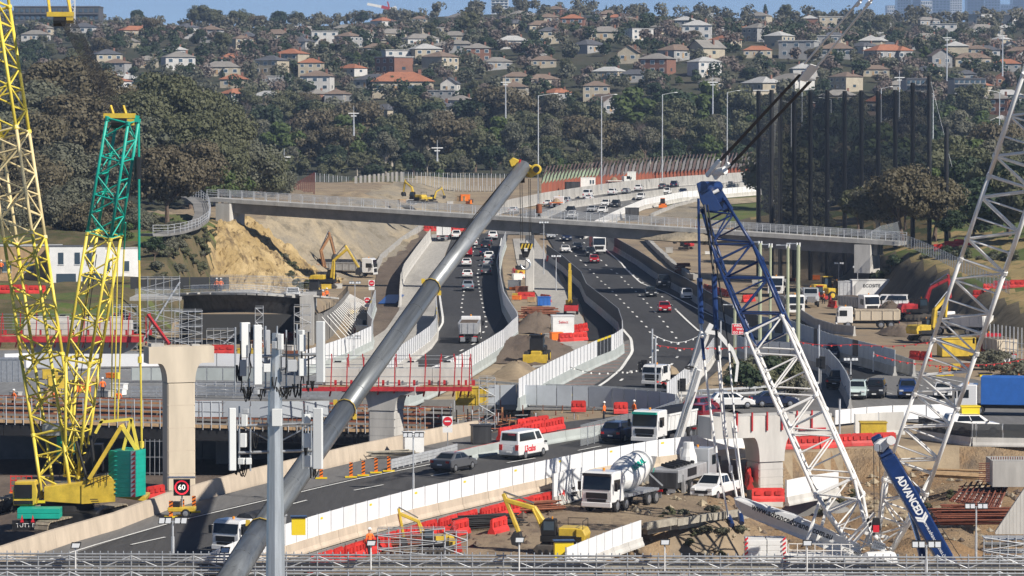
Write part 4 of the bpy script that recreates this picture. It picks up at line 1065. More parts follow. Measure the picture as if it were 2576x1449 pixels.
# ------------------------------------------------------------------ walls behind the freeway, lamp posts, netting
def fin_wall():
 t = thing('noise_wall', 'red brown noise wall with dark leaning fins beside the distant freeway', 'wall', R(1362, 482), wp=True)
 pts = [(1362, 484, 420, 452), (1450, 473, 413, 440), (1500, 466, 409, 436), (1577, 456, 402, 431), (1710, 449, 392, 422), (1905, 438, 384, 412), (2300, 425, 372, 398)]
 xs = np.arange(1362, 2300, 9.0)
 for i, x in enumerate(xs):
  if 1788 < x < 1800: continue
  yb, yt, ym = [np.interp(x, [p[0] for p in pts], [p[k] for p in pts]) for k in (1, 2, 3)]
  a = R(x, yb)
  if a.y > 985: a = A(x, yb, 985)
  Y = a.y; k = Y / FPX; w = 9 * k; b = Vector((a.x, Y, a.z + (yb - ym) * k)); a.z -= 1
  mb = MB(); z0, z1 = a.z, b.z
  o = t.location
  mb.prism([Vector((a.x, Y, z0)) - o, Vector((a.x + w * .96, Y + .25, z0)) - o, Vector((a.x + w * .96, Y + .25, z1 + .25 * (i % 2))) - o, Vector((a.x, Y, z1 - .3)) - o], (0, .2, 0))
  p = mb.build('wall_panel', 'red_brown'); p.parent = t
  top = a.z + 1 + (yb - yt) * k
  m = 'green_fin' if x < 1500 else ('grey_fin' if i % 2 else 'brown_fin')
  mb = MB(); e = (top - z1)
  mb.prism([Vector((a.x + u * w, Y - .3 + .1 * u, z1 + v * e)) - o for u, v in ((0, -.35), (.9, -.12), (1.55, .95 if x >= 1500 else .62), (.6, .5 if x >= 1500 else .22))], (0, .12, 0))
  p = mb.build('fin', m); p.parent = t
  if 1:
   p = MB().beam(Vector((a.x + w * .2, Y + .2, z1 - .2)) - o, Vector((a.x + w * 1.7, Y + .25, top + .3)) - o, .12, .3).build('fin', 'brown_fin'); p.parent = t
 t = thing('noise_wall', 'maroon ribbed noise wall rising beside the footbridge', 'wall', A(700, 487, 830), wp=True)
 for i in range(19):
  x = 700 + i * 5; yt = 484 - i * 2.8; yb = 492
  ubeam('rib', 'maroon', t, A(x, yb, 860 - i * 4), A(x, yt, 860 - i * 4), .42, .25)
 t = thing('noise_wall', 'stained grey concrete noise wall with posts behind the soil stockpiles', 'wall', A(893, 478, 890), wp=True)
 for i in range(22):
  x = 893 + i * 5.7; yt = 444 - min(i, 18) * .62
  ubeam('wall_panel', 'concrete_dark' if i % 3 else 'concrete', t, A(x, 480, 890 + i), A(x, yt, 890 + i), .5, .2)
  if i % 2 == 0: ubeam('post', 'concrete', t, A(x + 2.8, 480, 889 + i), A(x + 2.8, yt - 1, 889 + i), .16, .4)
 for lab, x0, x1, yt0, yt1, yb in [('clear acrylic noise wall with galvanised posts and a little graffiti', 1016, 1285, 433, 438, 464), ('clear acrylic noise wall with white and green graffiti', 794, 890, 435, 446, 462)]:
  t = thing('noise_wall', lab, 'wall', A(x0, yb + 12, 905), wp=True); n = int((x1 - x0) / 11)
  for i in range(n):
   x = x0 + i * 11; yt = yt0 + (yt1 - yt0) * i / n; yb2 = yb + (x - 1016) * .02 if x0 > 1000 else yb
   ubeam('pane', 'clear_panel', t, A(x + 5.5, yb2, 905), A(x + 5.5, yt, 905), 1.05, .06)
   ubeam('post', 'galv_light', t, A(x, yb2 + 12, 904.6), A(x, yt - .5, 904.6), .17)
   ubeam('base_panel', 'concrete', t, A(x + 5.5, yb2 + 16, 905), A(x + 5.5, yb2 + .5, 905), 1.05, .2)
   if (x0 < 1000 and 1 < i < 8) or (x0 > 1000 and i in (0, 2, 7, 8)):
    ubeam('graffiti', ['white_mark', 'green_fin', 'white_mark', 'blue'][i % 4], t, A(x + 5.5, yb2 - 2 - (i * 3) % 4, 904.9), A(x + 5.5, yb2 - 10 - (i * 5) % 7, 904.9), .7, .02)
fin_wall()
def lamp(label, x, yb, yt, arm, Y, group='tall freeway lamp posts', r=.17):
 b, tp = A(x, yb, Y), A(x, yt, Y)
 t = thing('lamp_post', label, 'lamp post', b, group=group)
 h = tp.z - b.z
 MB().tube((0, 0, -1), (0, 0, h), r, r * .6, 8).build('pole', 'galv_light', t, smooth=False)
 L = abs(arm)
 MB().tube((0, 0, h - .1), (arm, 0, h + .45), r * .45, r * .4, 6).build('arm', 'galv_light', t)
 MB().box((arm * 1.12, 0, h + .45), (L * .3, .35, .16), taper=(.8, .8)).build('lamp_head', 'white_paint', t)
for x, yb, yt, a, Y in [(1354, 512, 240, 3.6, 800), (1513, 468, 242, 3, 850), (1666, 445, 237, 3, 880), (1829, 432, 232, 2.6, 900), (1990, 430, 258, -2.5, 900), (2017, 390, 228, 2.5, 930), (2090, 388, 250, -2.5, 900), (2216, 402, 222, 2.4, 920), (2347, 347, 235, -2.6, 940), (2514, 334, 232, -2.4, 950)]:
 lamp('slender galvanised freeway lamp post with a single arm', x, yb, yt, a, Y)
def floodmast(x, yb, yt, Y, label):
 b, tp = A(x, yb, Y), A(x, yt, Y); h = tp.z - b.z
 t = thing('floodlight_mast', label, 'mast', b, group='sports ground and railway masts')
 MB().tube((0, 0, -2), (0, 0, h), .3, .16, 6).build('pole', 'galv_light', t)
 MB().box((0, 0, h), (3.2, .3, .3)).box((0, 0, h - .8), (1.6, .3, .3)).build('crossarm', 'white_paint', t)
 MB().tube((0, 0, h), (0, 0, h + 2.2), .08, n=5).build('antenna', 'galv_light', t)
for x, yb, yt, Y in [(1272, 300, 207, 1150), (1793, 292, 207, 1120), (2262, 312, 195, 1120), (2382, 190, 95, 1300), (2522, 178, 90, 1300), (890, 325, 285, 1060), (1100, 388, 372, 1000), (666, 430, 400, 900), (688, 440, 408, 900), (715, 425, 395, 900)]:
 floodmast(x, yb, yt, Y, 'thin white floodlight mast standing among the trees')
def golf_net():
 t = thing('golf_net', 'tall dark golf range netting hung on black poles', 'net', A(1910, 640, 600), wp=True)
 xs = [(1908, 228, 615), (1941, 226, 600), (1963, 228, 618), (1998, 230, 612), (2039, 228, 606), (2081, 227, 600), (2125, 229, 596), (2167, 227, 592), (2209, 229, 588), (2252, 226, 584), (2296, 208, 580), (2338, 190, 576), (2381, 320, 572)]
 pr = None
 for i, (x, y, Y) in enumerate(xs):
  b = A(x, 640, Y); tp = A(x, y, Y); b.z = min(b.z, zat(b.x, b.y))
  utube('pole', 'steel_black', t, b, tp, .38)
  zm = b.z + (tp.z - b.z) * .42
  utube('collar', 'galv', t, Vector((b.x, b.y, zm)), Vector((b.x, b.y, zm + .25)), .36)
  if pr and i < 12:
   pb, pt = pr
   mb = MB(); o = t.location; n = 6
   tops = [pt.lerp(tp, k / n) - Vector((0, 0, 1.0 * sin(pi * k / n))) for k in range(n + 1)]
   bots = [pb.lerp(b, k / n) for k in range(n + 1)]
   for k in range(n): mb.quad(bots[k] - o, bots[k + 1] - o, tops[k + 1] - o, tops[k] - o)
   p = mb.build('net_panel', 'netting'); p.parent = t
   p = MB().path([v - o for v in tops], .04).build('headline', 'black', None); p.parent = t
  pr = (b, tp)
 b, tp = pr; q = A(2338, 190, 576)
 utube('stay_wire', 'galv', t, q, A(2395, 420, 572), .025)
golf_net()
# ------------------------------------------------------------------ footbridge
def footbridge():
 a, b = A(520, 497, 592), A(2262, 608, 545)
 t = thing('footbridge', 'long grey concrete footbridge with steel balustrades across the freeway', 'bridge', a, wp=True)
 d = (b - a); L = d.length; dn = d.normalized(); side = Vector((-dn.y, dn.x, 0)).normalized(); up = Vector((0, 0, 1))
 if side.y < 0: side = -side
 o = t.location
 n = 9
 for i in range(n):
  p, q = a + d * (i / n), a + d * ((i + 1) / n - .0004)
  c = side * 2.0
  ubeam('deck_unit', 'concrete', t, p + c - up * .32, q + c - up * .32, 4.4, .62)
 for i in range(4):
  p, q = a + d * (.03 + .94 * i / 4), a + d * (.03 + .94 * (i + 1) / 4 - .0006)
  ubeam('girder', 'concrete_dark', t, p + side * 1.1 - up * 1.5, q + side * 1.1 - up * 1.5, .9, 1.72)
  ubeam('girder', 'concrete_dark', t, p + side * 3.1 - up * 1.5, q + side * 3.1 - up * 1.5, .9, 1.72)
 for s in (.1, 4.0):
  bal = MB()
  for z in (.55, .95, 1.3): utube('rail', 'galv_light', t, a + side * s + up * z, b + side * s + up * z, .04)
  m = int(L / 2.2)
  for i in range(m + 1):
   p = a + d * (i / m) + side * s
   ubeam('post', 'galv_light', t, p - up * .15, p + up * 1.35, .09)
  m = int(L / .28)
  for i in range(m):
   p = a + d * ((i + .5) / m) + side * s - o
   bal.beam(p + up * .12, p + up * 1.28, .025, .025)
  x = bal.build('balusters', 'galv'); x.parent = t; x['kind'] = 'stuff'
 # hammerhead pier over the median
 k = (1349 - 520) / (2262 - 520) + .004
 p = a + d * k + side * 2.0
 MBp = MB().box((p.x - o.x, p.y - o.y, (p.z - 2.3 + 0) / 2 - o.z - .3), (1.45, 2.2, p.z - 2.3 + .8)); x = MBp.build('pier', 'concrete_light', bevel=.12); x.parent = t
 ubeam('pier_head', 'concrete', t, p - side * 2 - up * 2.55, p + side * 2 - up * 2.55, 1.9, .5)
 # abutments
 for kk, w in ((.028, 5.5), (.952, 5.0)):
  p = a + d * kk + side * 2
  ubox('abutment', 'concrete_light', t, p - up * 3.0, (2.6, w, 4.4), atan2(d.y, d.x))
footbridge()
def ramp_path():
 t = thing('curved_path', 'curved concrete path with galvanised balustrade leading to the footbridge', 'path', A(380, 590, 540), wp=True)
 pts = [(385, 588, 520), (420, 588, 522), (460, 582, 530), (500, 570, 545), (524, 553, 560), (530, 535, 575), (524, 512, 590), (505, 497, 600), (480, 494, 612)]
 P = [A(*p) for p in pts]; up = Vector((0, 0, 1)); Q = resample(P, 30)
 for i, (p, q) in enumerate(zip(Q[:-1], Q[1:])):
  dn = (q - p).normalized(); s = Vector((-dn.y, dn.x, 0)).normalized() * 1.6
  ubeam('slab', 'concrete_dark', t, p + s * .8 - up * .2, q + s * .8 - up * .2, 2.6, .4)
  for z in (.4, .8, 1.25): utube('rail', 'galv_light', t, p + up * z, q + up * z, .04)
  ubeam('post', 'galv_light', t, p - up * .2, p + up * 1.3, .08)
ramp_path()
# ------------------------------------------------------------------ lattice work and cranes
def lattice(parent, name, p0, p1, hw, hd, ang, bays, m, cr=.09, lr=.045, w1=None, d1=None, w0=None, d0=None, chord='chord', end=True):
 """one boom section: four chord tubes (sub-parts) laced with diagonals; ang turns the section about its length"""
 p0, p1 = Vector(p0), Vector(p1); ax = (p1 - p0).normalized()
 u = Vector((cos(ang), sin(ang), 0)); u = (u - ax * u.dot(ax)).normalized(); v = ax.cross(u).normalized()
 if v.y < 0: v = -v
 w0 = hw if w0 is None else w0; w1 = hw if w1 is None else w1; d0 = hd if d0 is None else d0; d1 = hd if d1 is None else d1
 def C(k, f):
  su, sv = [(-1, -1), (1, -1), (1, 1), (-1, 1)][k]
  return p0.lerp(p1, f) + u * su * (w0 + (w1 - w0) * f) + v * sv * (d0 + (d1 - d0) * f)
 lb = MB(); o = parent.location; lr *= 1.25
 for k in range(4):
  k2 = (k + 1) % 4
  for i in range(bays):
   f0, f1 = i / bays, (i + 1) / bays
   if (i + k) % 2: lb.tube(C(k, f0) - o, C(k2, f1) - o, lr, n=5, caps=False)
   else: lb.tube(C(k2, f0) - o, C(k, f1) - o, lr, n=5, caps=False)
   if k in (1, 3) or i % 2 == 0: lb.tube(C(k, f0) - o, C(k2, f0) - o, lr, n=5, caps=False)
  lb.tube(C(k, 1) - o, C(k2, 1) - o, lr * 1.2, n=5, caps=False)
 s = lb.build(name, m, None, smooth=True); s.parent = parent
 for k in range(4):
  c = MB().tube(C(k, 0) - o, C(k, 1) - o, cr, n=8).build(chord, m, None, smooth=True); c.parent = s
  for f in (0, 1):
   x = MB().tube(C(k, f) - o - ax * .12, C(k, f) - o + ax * .12, cr * 1.45, n=8).build('pin_joint', m, None); x.parent = s
 return C
def yellow_crane():
 YC = 262
 P = lambda x, y, Y=YC: A(x, y, Y)
 t = thing('crawler_crane', 'yellow and teal crawler crane with two lattice booms and stacked counterweight', 'crane', (P(180, 1300).x, YC, -3.9), wp=True)
 o = t.location
 def put(x): x.parent = t; return x
 # main boom: sections, yellow / cream / yellow
 ang = -.33
 mb_pts = [(158, 1245, 262), (136, 1090, 263), (105, 895, 264.5), (62, 600, 267), (22, 335, 269), (-27, 20, 271), (-60, -200, 273)]
 cols = ['yellow_lattice', 'yellow_lattice', 'yellow_lattice', 'cream_lattice', 'yellow_lattice', 'yellow_lattice']
 for i in range(6):
  a, b = A(*mb_pts[i]), A(*mb_pts[i + 1]); L = (b - a).length
  lattice(t, 'boom_section', a, b, 1.18, 1.1, ang, max(2, round(L / 1.7)), cols[i], .13, .06)
 # mast
 ms = [(188, 1195, 262), (209, 905, 261), (262, 590, 259.5)]
 lattice(t, 'mast_section', A(*ms[0]), A(*ms[1]), .95, .9, ang, 5, 'yellow_lattice', .115, .05, w0=.55, d0=.5)
 lattice(t, 'mast_section', A(*ms[1]), A(*ms[2]), .95, .9, ang, 6, 'yellow_lattice', .115, .05)
 lattice(t, 'mast_section', A(262, 588, 259.5), A(309, 300, 258), .95, .9, ang, 6, 'teal', .115, .05, w1=.85)
 for x in (-12, 12): put(MB().beam(A(309 + x * 2.6, 306, 258) - o, A(309 + x * 2.8, 290, 258) - o, .35, .5).build('mast_head', 'teal'))
 # sheave blocks and reeving
 def block(x, y, Y, w):
  c = A(x, y, Y) - o
  put(MB().box(c, (w, .6, .35)).box(c + Vector((w * .36, 0, -.45)), (.5, .5, .5)).build('sheave_frame', 'yellow'))
  put(MB().tube(c + Vector((-w * .25, 0, -.5)), c + Vector((w * .2, 0, -.5)), .42, n=12).build('sheave', 'black'))
 block(152, 36, 268, 2.0); block(301, 291, 258, 2.3)
 for s in (-1, 1):
  put(MB().beam(A(152 + s * 26, 36, 268) - o, A(152 + s * 26 - 12 - s * 2, -40, 270) - o, .18, .3).build('pendant_bar', 'yellow'))
  put(MB().beam(A(301 + s * 16, 290, 258) - o, A(301 + s * 16 - 7, 268, 258.5) - o, .14, .3).build('sheave_lug', 'yellow'))
 for i in range(12):
  f = i / 11
  put(MB().tube(A(148 + f * 38, 46, 268) - o, A(276 + f * 42, 288, 258) - o, .034, n=4).build('wire_rope', 'wire_rope'))
 # pendants down to the counterweight
 for x0, y0, x1, y1, m, r in [(349, 300, 350, 655, 'teal', .09), (350, 655, 357, 1150, 'yellow_lattice', .075), (316, 560, 312, 628, 'teal', .06), (312, 628, 296, 1060, 'yellow_lattice', .06), (296, 640, 288, 1060, 'yellow_lattice', .05), (284, 640, 281, 1000, 'yellow_lattice', .05)]:
  put(MB().tube(A(x0, y0, 259) - o, A(x1, y1, 261) - o, r, n=6).build('pendant', m))
 put(MB().tube(A(346, 395, 258.6) - o, A(346, 450, 258.7) - o, .27, n=10).build('damper', 'black'))
 for x, y in ((352, 905), (297, 945), (357, 1118)): put(MB().tube(A(x, y - 8, 260) - o, A(x, y + 8, 260) - o, .16, n=8).build('coupling', 'yellow_lattice'))
 for x0, y0, x1, y1 in [(235, 640, 150, 1200), (243, 640, 170, 1200), (165, 900, 165, 1200)]:
  put(MB().tube(A(x0, y0, 261) - o, A(x1, y1, 261.6) - o, .035, n=4).build('hoist_rope', 'wire_rope'))
 # slewing platform
 def px(x, y, Y=YC): return A(x, y, Y) - o
 put(MB().prism([px(110, 1262, 260), px(200, 1268, 260), px(285, 1250, 260), px(365, 1262, 260), px(367, 1250, 260), px(325, 1246, 260), px(300, 1232, 260), px(285, 1205, 260), px(272, 1195, 260), px(192, 1215, 260), px(110, 1225, 260)], (0, 3.2, 0)).build('platform', 'yellow', bevel=.04))
 put(MB().prism([px(205, 1268, 259.9), px(290, 1262, 259.9), px(290, 1208, 259.9), px(205, 1220, 259.9)], (0, .12, 0)).build('side_cover', 'yellow'))
 for i in range(10):
  z0 = 1250 - i * 11.6
  a, b = px(273, z0, 260.3), px(342, z0, 258.7)
  sl = MB(); h = 11.2 / 33.9
  q = [a, b, b + Vector((.55, 1.6, 0)), a + Vector((.9, 3.2, 0))]
  sl.hexa(q + [v + Vector((0, 0, h)) for v in q]); s = put(sl.build('counterweight_slab', 'teal'))
  e = (b - a).normalized(); nn = Vector((e.y, -e.x, 0)) * .012
  w = MB(); p0 = b - e * .5 + nn; w.quad(p0, p0 + e * .48, p0 + e * .48 + Vector((0, 0, h * .95)), p0 + Vector((0, 0, h * .95))); x = w.build('marker_plate', 'sign_white'); x.parent = s
  w = MB(); p1 = p0 + nn; w.add([p1 + e * .03, p1 + e * .44, p1 + e * .42 + Vector((0, 0, h * .92))], [(0, 1, 2)]); x = w.build('marker_triangle', 'sign_red'); x.parent = s
  for k in (.25, .3):
   w = MB().box(a.lerp(b, k) + nn * 3 + Vector((0, 0, h * .85)), (.1, .04, .05)); x = w.build('lifting_lug', 'teal'); x.parent = s
 # A-frame gantry at the back
 for s in (0, 1.6):
  put(MB().beam(px(225, 1205, 260 + s), px(306, 1072, 260 + s), .75, .28).build('gantry_arm', 'yellow'))
  put(MB().beam(px(305, 1068, 260 + s), px(345, 1132, 260 + s), .3, .3).build('gantry_leg', 'yellow_lattice')); put(MB().beam(px(330, 1052, 260 + s), px(348, 1132, 260 + s), .22, .22).build('gantry_leg', 'yellow_lattice'))
  put(MB().beam(px(330, 1054, 260 + s), px(310, 1132, 260 + s), .22, .22).build('gantry_leg', 'yellow_lattice')); put(MB().beam(px(250, 1062, 260 + s), px(330, 1054, 260 + s), .2, .2).build('gantry_beam', 'yellow_lattice'))
  put(MB().beam(px(258, 1055, 260 + s), px(240, 1090, 260 + s), .2, .2).build('gantry_strut', 'yellow_lattice'))
 text('lettering', 'tuttbryant.com.au', 'black', t, A(262, 1150, 259.8), frame(A(300, 1082, 259.8) - A(230, 1196, 259.8), (0, -1, 0)), .42)
 for x0, y0, x1, y1, r in [(192, 1110, 220, 1210, .12), (228, 1095, 240, 1200, .14), (220, 1150, 245, 1090, .1)]: put(MB().tube(px(x0, y0, 260.5), px(x1, y1, 260.5), r, n=7).build('hydraulic_ram', 'black'))
 put(MB().box(px(232, 1150, 262.5), (1.6, 1.4, 2.0)).build('winch_house', 'steel_black')); put(MB().box(px(150, 1080, 264), (2.4, 1.5, .8)).build('boom_walkway', 'galv'))
 put(MB().box(px(165, 1120, 264), (1.2, 1.0, 1.4)).build('machinery_cover', 'teal'))
 # cab
 c = px(62, 1243, 259)
 put(MB().prism([c + Vector(v) for v in [(-.85, 0, -.85), (.8, 0, -.85), (.95, 0, .2), (.75, 0, .95), (-.75, 0, .9), (-.9, 0, .1)]], (0, 1.5, 0)).build('cab', 'yellow', bevel=.06))
 put(MB().box(c + Vector((-.1, -.03, .2)), (1.3, .06, 1.0)).build('cab_window', 'glass')); put(MB().box(c + Vector((.93, .7, .2)), (.08, 1.1, 1.0)).build('cab_window', 'glass'))
 put(MB().box(c + Vector((-.1, -.05, -.62)), (1.4, .05, .28)).build('bumper_panel', 'black')); put(MB().box(px(104, 1262, 258.8), (.55, .05, .2)).build('fleet_plate', 'sign_yellow'))
 # slew ring, car body, tracks
 put(MB().tube(px(170, 1282), px(170, 1266), 2.0, n=20).build('slew_ring', 'rubber'))
 put(MB().box(px(160, 1300, 261.5), (5.5, 4.5, 1.1)).build('car_body', 'steel_black', bevel=.1))
 for i, (xa, xb) in enumerate(((-1.0, 1.0), (-1.0, 1.0))):
  put(MB().box(px(100 + 0, 1296 - i * 13, 258.2 + i * .02), (3.1, 1.6, .36)).build('central_ballast', 'teal', bevel=.02))
 for x in (55, 82): put(MB().add([px(x - 4, 1314, 257.2), px(x + 5, 1314, 257.2), px(x + .5, 1294, 257.2)], [(0, 1, 2)]).build('marker_triangle', 'sign_red'))
 put(MB().box(px(88, 1322, 257.6), (3.3, .3, .75)).build('ballast_frame', 'steel_black')); text('lettering', 'TUTT BRYANT', 'sign_white', t, A(88, 1322, 257.4), (pi / 2, 0, 0), .42)
 def crawler(p, q):
  d = (q - p).normalized(); L = (q - p).length; n = Vector((-d.y, d.x, 0)) * .55; up = Vector((0, 0, 1))
  fr = MB().beam(p + up * .6, q + up * .6, .8, .8); f = put(fr.build('track_frame', 'steel_black'))
  k = int(L / .38)
  ring = [(i / k * L, 1.15) for i in range(k)] + [(L + .45 * sin(a), .6 + .55 * cos(a)) for a in np.linspace(.3, 2.8, 5)] + [(L - i / k * L, .05) for i in range(k)] + [(-.45 * sin(a), .6 - .55 * cos(a)) for a in np.linspace(.3, 2.8, 5)]
  for (s0, z0), (s1, z1) in zip(ring, ring[1:] + ring[:1]):
   a, b = p + d * s0 + up * z0, p + d * s1 + up * z1
   m = (a + b) / 2; e = (b - a)
   if e.length < .02: continue
   ubeam('track_shoe', 'track_tan', t, a + e * .08 + o, b - e * .08 + o, 1.15, .1)
  for i in range(7):
   c = p + d * (L * (i + .5) / 7) + up * .45; put(MB().tube(c - n * 1.1, c + n * 1.1, .36, n=10).build('track_roller', 'rubber'))
 crawler(px(112, 1338, 257) + Vector((0, 0, -.4)), px(300, 1292, 266) + Vector((0, 0, -.4)))
 crawler(px(-90, 1300, 262) + Vector((0, 0, -.4)), px(110, 1255, 271) + Vector((0, 0, -.4)))
 # ladder, rails
 for z in np.linspace(0, 1, 5): put(MB().box(px(236 + z * 10, 1256 + z * 20, 258.6), (.55, .1, .06)).build('step', 'steel_black'))
 for x in (218, 235, 252, 268): put(MB().tube(px(x, 1222, 259.8), px(x, 1190, 259.8), .03, n=4).build('rail_post', 'black'))
 put(MB().tube(px(216, 1224 - 2, 259.8), px(278, 1196, 259.8), .035, n=4).build('handrail', 'black')); put(MB().tube(px(216, 1206, 259.8), px(278, 1186, 259.8), .035, n=4).build('handrail', 'black'))
 return t
yellow_crane()
def basket():
 t = thing('boom_lift_basket', 'red boom lift basket standing behind the yellow crane cab', 'boom lift', A(52, 1238, 263), wp=True)
 for y in (1236, 1222, 1208, 1198):
  for Y in (262, 263.2): ubeam('rail', 'red_plastic', t, A(27, y, Y), A(80, y, Y), .07)
 for x in (27, 40, 53, 66, 80):
  for Y in (262, 263.2): ubeam('post', 'red_plastic', t, A(x, 1238, Y), A(x, 1196, Y), .07)
 ubeam('floor', 'orange_plastic', t, A(27, 1237, 262.6), A(80, 1237, 262.6), 1.3, .1); ubeam('control_box', 'sign_yellow', t, A(48, 1222, 262.2), A(60, 1222, 262.2), .4, .5); ubeam('boom_arm', 'steel_dark', t, A(0, 1290, 266), A(53, 1240, 263.4), .35)
basket()
def white_crane():
 YC = 240
 t = thing('crawler_crane', 'white and navy lattice boom crane with white body beside the pit', 'crane', (A(2190, 1449, YC).x, YC, -5), wp=True)
 o = t.location
 def put(x): x.parent = t; return x
 def px(x, y, Y=YC): return A(x, y, Y) - o
 ang = -.38
 lattice(t, 'boom_section', A(2172, 1385, 240), A(2112, 1245, 243), 1.42, 1.35, ang, 3, 'white_lattice', .12, .055, w0=.55, d0=.5)
 lattice(t, 'boom_section', A(2112, 1245, 243), A(2020, 1035, 247), 1.42, 1.35, ang, 4, 'white_lattice', .12, .055)
 lattice(t, 'boom_section', A(2020, 1035, 247), A(1935, 835, 250.5), 1.42, 1.35, ang, 4, 'white_lattice', .12, .055)
 lattice(t, 'boom_section', A(1935, 832, 250.5), A(1860, 655, 254), 1.42, 1.35, ang, 4, 'navy', .105, .055)
 lattice(t, 'boom_section', A(1860, 655, 254), A(1802, 528, 256.5), 1.42, 1.35, ang, 3, 'navy', .105, .055, w1=.9, d1=.8)
 for (x0, x1, Y) in ((1752, 1785, 255.4), (1782, 1812, 257.0)):
  put(MB().prism([px(x0, 462, Y), px(x0 + 14, 455, Y), px(x1, 470, Y), px(x1 + 33, 525, Y), px(x1 + 20, 532, Y), px(x0 + 24, 530, Y), px(x0 + 10, 505, Y)], (0, .22, 0)).build('head_plate', 'navy', bevel=.03))
 put(MB().box(px(1808, 512, 256.4), (.9, 1.1, .5)).build('head_beam', 'navy')); put(MB().tube(px(1768, 470, 255.3), px(1806, 470, 257.2), .42, n=14).build('head_sheave', 'navy'))
 put(MB().tube(px(1794, 485, 256), px(1808, 478, 256), .13, n=8).build('head_pin', 'white_paint'))
 # mast leaning back
 lattice(t, 'mast_section', A(2222, 1385, 240), A(2285, 1199, 237), 1.48, 1.4, ang + .1, 4, 'white_lattice', .125, .055, w0=.5, d0=.5)
 for (a, b) in (((2285, 1199, 237), (2362, 985, 234)), ((2362, 985, 234), (2410, 846, 232)), ((2410, 846, 232), (2480, 644, 229)), ((2480, 644, 229), (2552, 435, 226)), ((2552, 435, 226), (2640, 180, 222))):
  L = (A(*a) - A(*b)).length; lattice(t, 'mast_section', A(*a), A(*b), 1.48, 1.4, ang + .1, max(3, round(L / 1.5)), 'white_lattice', .125, .055)
 # luffing ropes, equaliser block, pendant bars
 for dx in (-14, 14):
  for k in range(5):
   put(MB().tube(px(1800 + dx * .8 + k * 2.0, 432 + dx * .55, 256), px(2022 + dx * .9 + k * 1.8, 196 + dx * .6, 248), .04, n=4).build('luffing_rope', 'wire_rope'))
 for s in (-1, 1): put(MB().beam(px(1788 + s * 10, 445 + s * 3, 256), px(1822 + s * 12, 408 + s * 4, 255), .22, .3).build('bridle_link', 'white_lattice'))
 put(MB().tube(px(1795, 434, 256), px(1824, 428, 255), .28, n=10).build('bridle_sheave', 'white_lattice'))
 put(MB().prism([px(2008, 200, 248), px(2030, 206, 248), px(2062, 168, 247), px(2038, 160, 247)], (0, .5, 0)).build('equaliser_block', 'white_lattice', bevel=.04))
 for s in (-1, 1):
  put(MB().tube(px(2038 + s * 14, 166 + s * 6, 247), px(2178 + s * 13, 0 + s * 2, 241), .075, n=6).build('pendant_bar', 'white_lattice')); put(MB().tube(px(2178 + s * 13, 2, 241), px(2330 + s * 13, -178, 235), .075, n=6).build('pendant_bar', 'white_lattice'))
  put(MB().tube(px(2167 + s * 13, 14, 241.4), px(2176 + s * 13, 4, 241.1), .14, n=8).build('link_pin', 'white_lattice'))
 # navy stay bars hanging from the head, white pendants below
 def stay(pts, Y0, Y1):
  for i, (x0, y0, x1, y1, m, r) in enumerate(pts): put(MB().tube(px(x0, y0, Y0), px(x1, y1, Y1), r, n=7).build('pendant', m))
 stay([(1757, 500, 1760, 700, 'navy', .10), (1760, 700, 1764, 815, 'navy', .21), (1764, 815, 1766, 848, 'white_lattice', .12), (1766, 848, 1771, 905, 'navy', .12), (1771, 905, 1800, 1130, 'white_lattice', .09), (1800, 1130, 1832, 1300, 'white_lattice', .075), (1832, 1298, 1842, 1322, 'navy', .2)], 255, 254)
 stay([(1772, 515, 1796, 690, 'black', .09), (1796, 690, 1802, 830, 'navy', .2), (1802, 830, 1806, 905, 'black', .1), (1806, 905, 1822, 1100, 'white_lattice', .09), (1822, 1100, 1862, 1290, 'white_lattice', .08), (1862, 1288, 1866, 1316, 'navy', .2)], 254.6, 253.6)
 stay([(1780, 515, 1832, 865, 'black', .06), (1832, 865, 1850, 1080, 'white_lattice', .07), (1850, 1080, 1872, 1260, 'white_lattice', .07)], 254.2, 253)
 stay([(1808, 870, 1826, 1090, 'white_lattice', .07), (1840, 1060, 1868, 1260, 'white_lattice', .06)], 253.9, 253)
 for x, y in ((1826, 1090), (1850, 1080), (1838, 1180), (1800, 1130)): put(MB().tube(px(x, y - 9, 253.5), px(x + 1, y + 9, 253.5), .15, n=7).build('coupling', 'white_lattice'))
 # ground frame: white arm with web address, counterweight, deck, cab
 a, b = px(1852, 1270, 247), px(2160, 1388, 240)
 arm = put(MB().prism([px(1848, 1256, 247), px(1862, 1252, 247), px(2000, 1296, 244), px(2165, 1372, 240), px(2165, 1398, 240), px(2100, 1392, 241), px(1870, 1296, 247), px(1852, 1274, 247)], (0, 1.1, 0)).build('backstay_arm', 'white_paint', bevel=.03))
 d = px(2130, 1372, 240.3) - px(1900, 1284, 245.9)
 text('lettering', 'www.advancedcranes.com.au', 'black', t, A(1992, 1312, 243.6) + Vector((0, -.15, 0)), frame(d, (0.05, -1, 0)), .62, bold=.016)
 put(MB().beam(px(2068, 1240, 243), px(2030, 1362, 241), .16, .16).build('arm_strut', 'white_lattice')); put(MB().beam(px(2090, 1245, 244), px(2056, 1362, 242), .16, .16).build('arm_strut', 'white_lattice'))
 for i in range(7):
  for j, x in enumerate((1900, 1952)):
   s = put(MB().box(px(x, 1444 - i * 14, 240.5 + (j * .03)), (1.36, 2.4, .37)).build('counterweight_slab', 'white_paint', bevel=.02))
 for x in (1878, 1973):
  for i in range(8): put(MB().add([px(x - 4, 1446 - i * 12, 239.2), px(x + 4, 1440 - i * 12, 239.2), px(x + 4, 1434 - i * 12, 239.2), px(x - 4, 1440 - i * 12, 239.2)], [(0, 1, 2, 3)]).build('hazard_stripe', 'sign_red'))
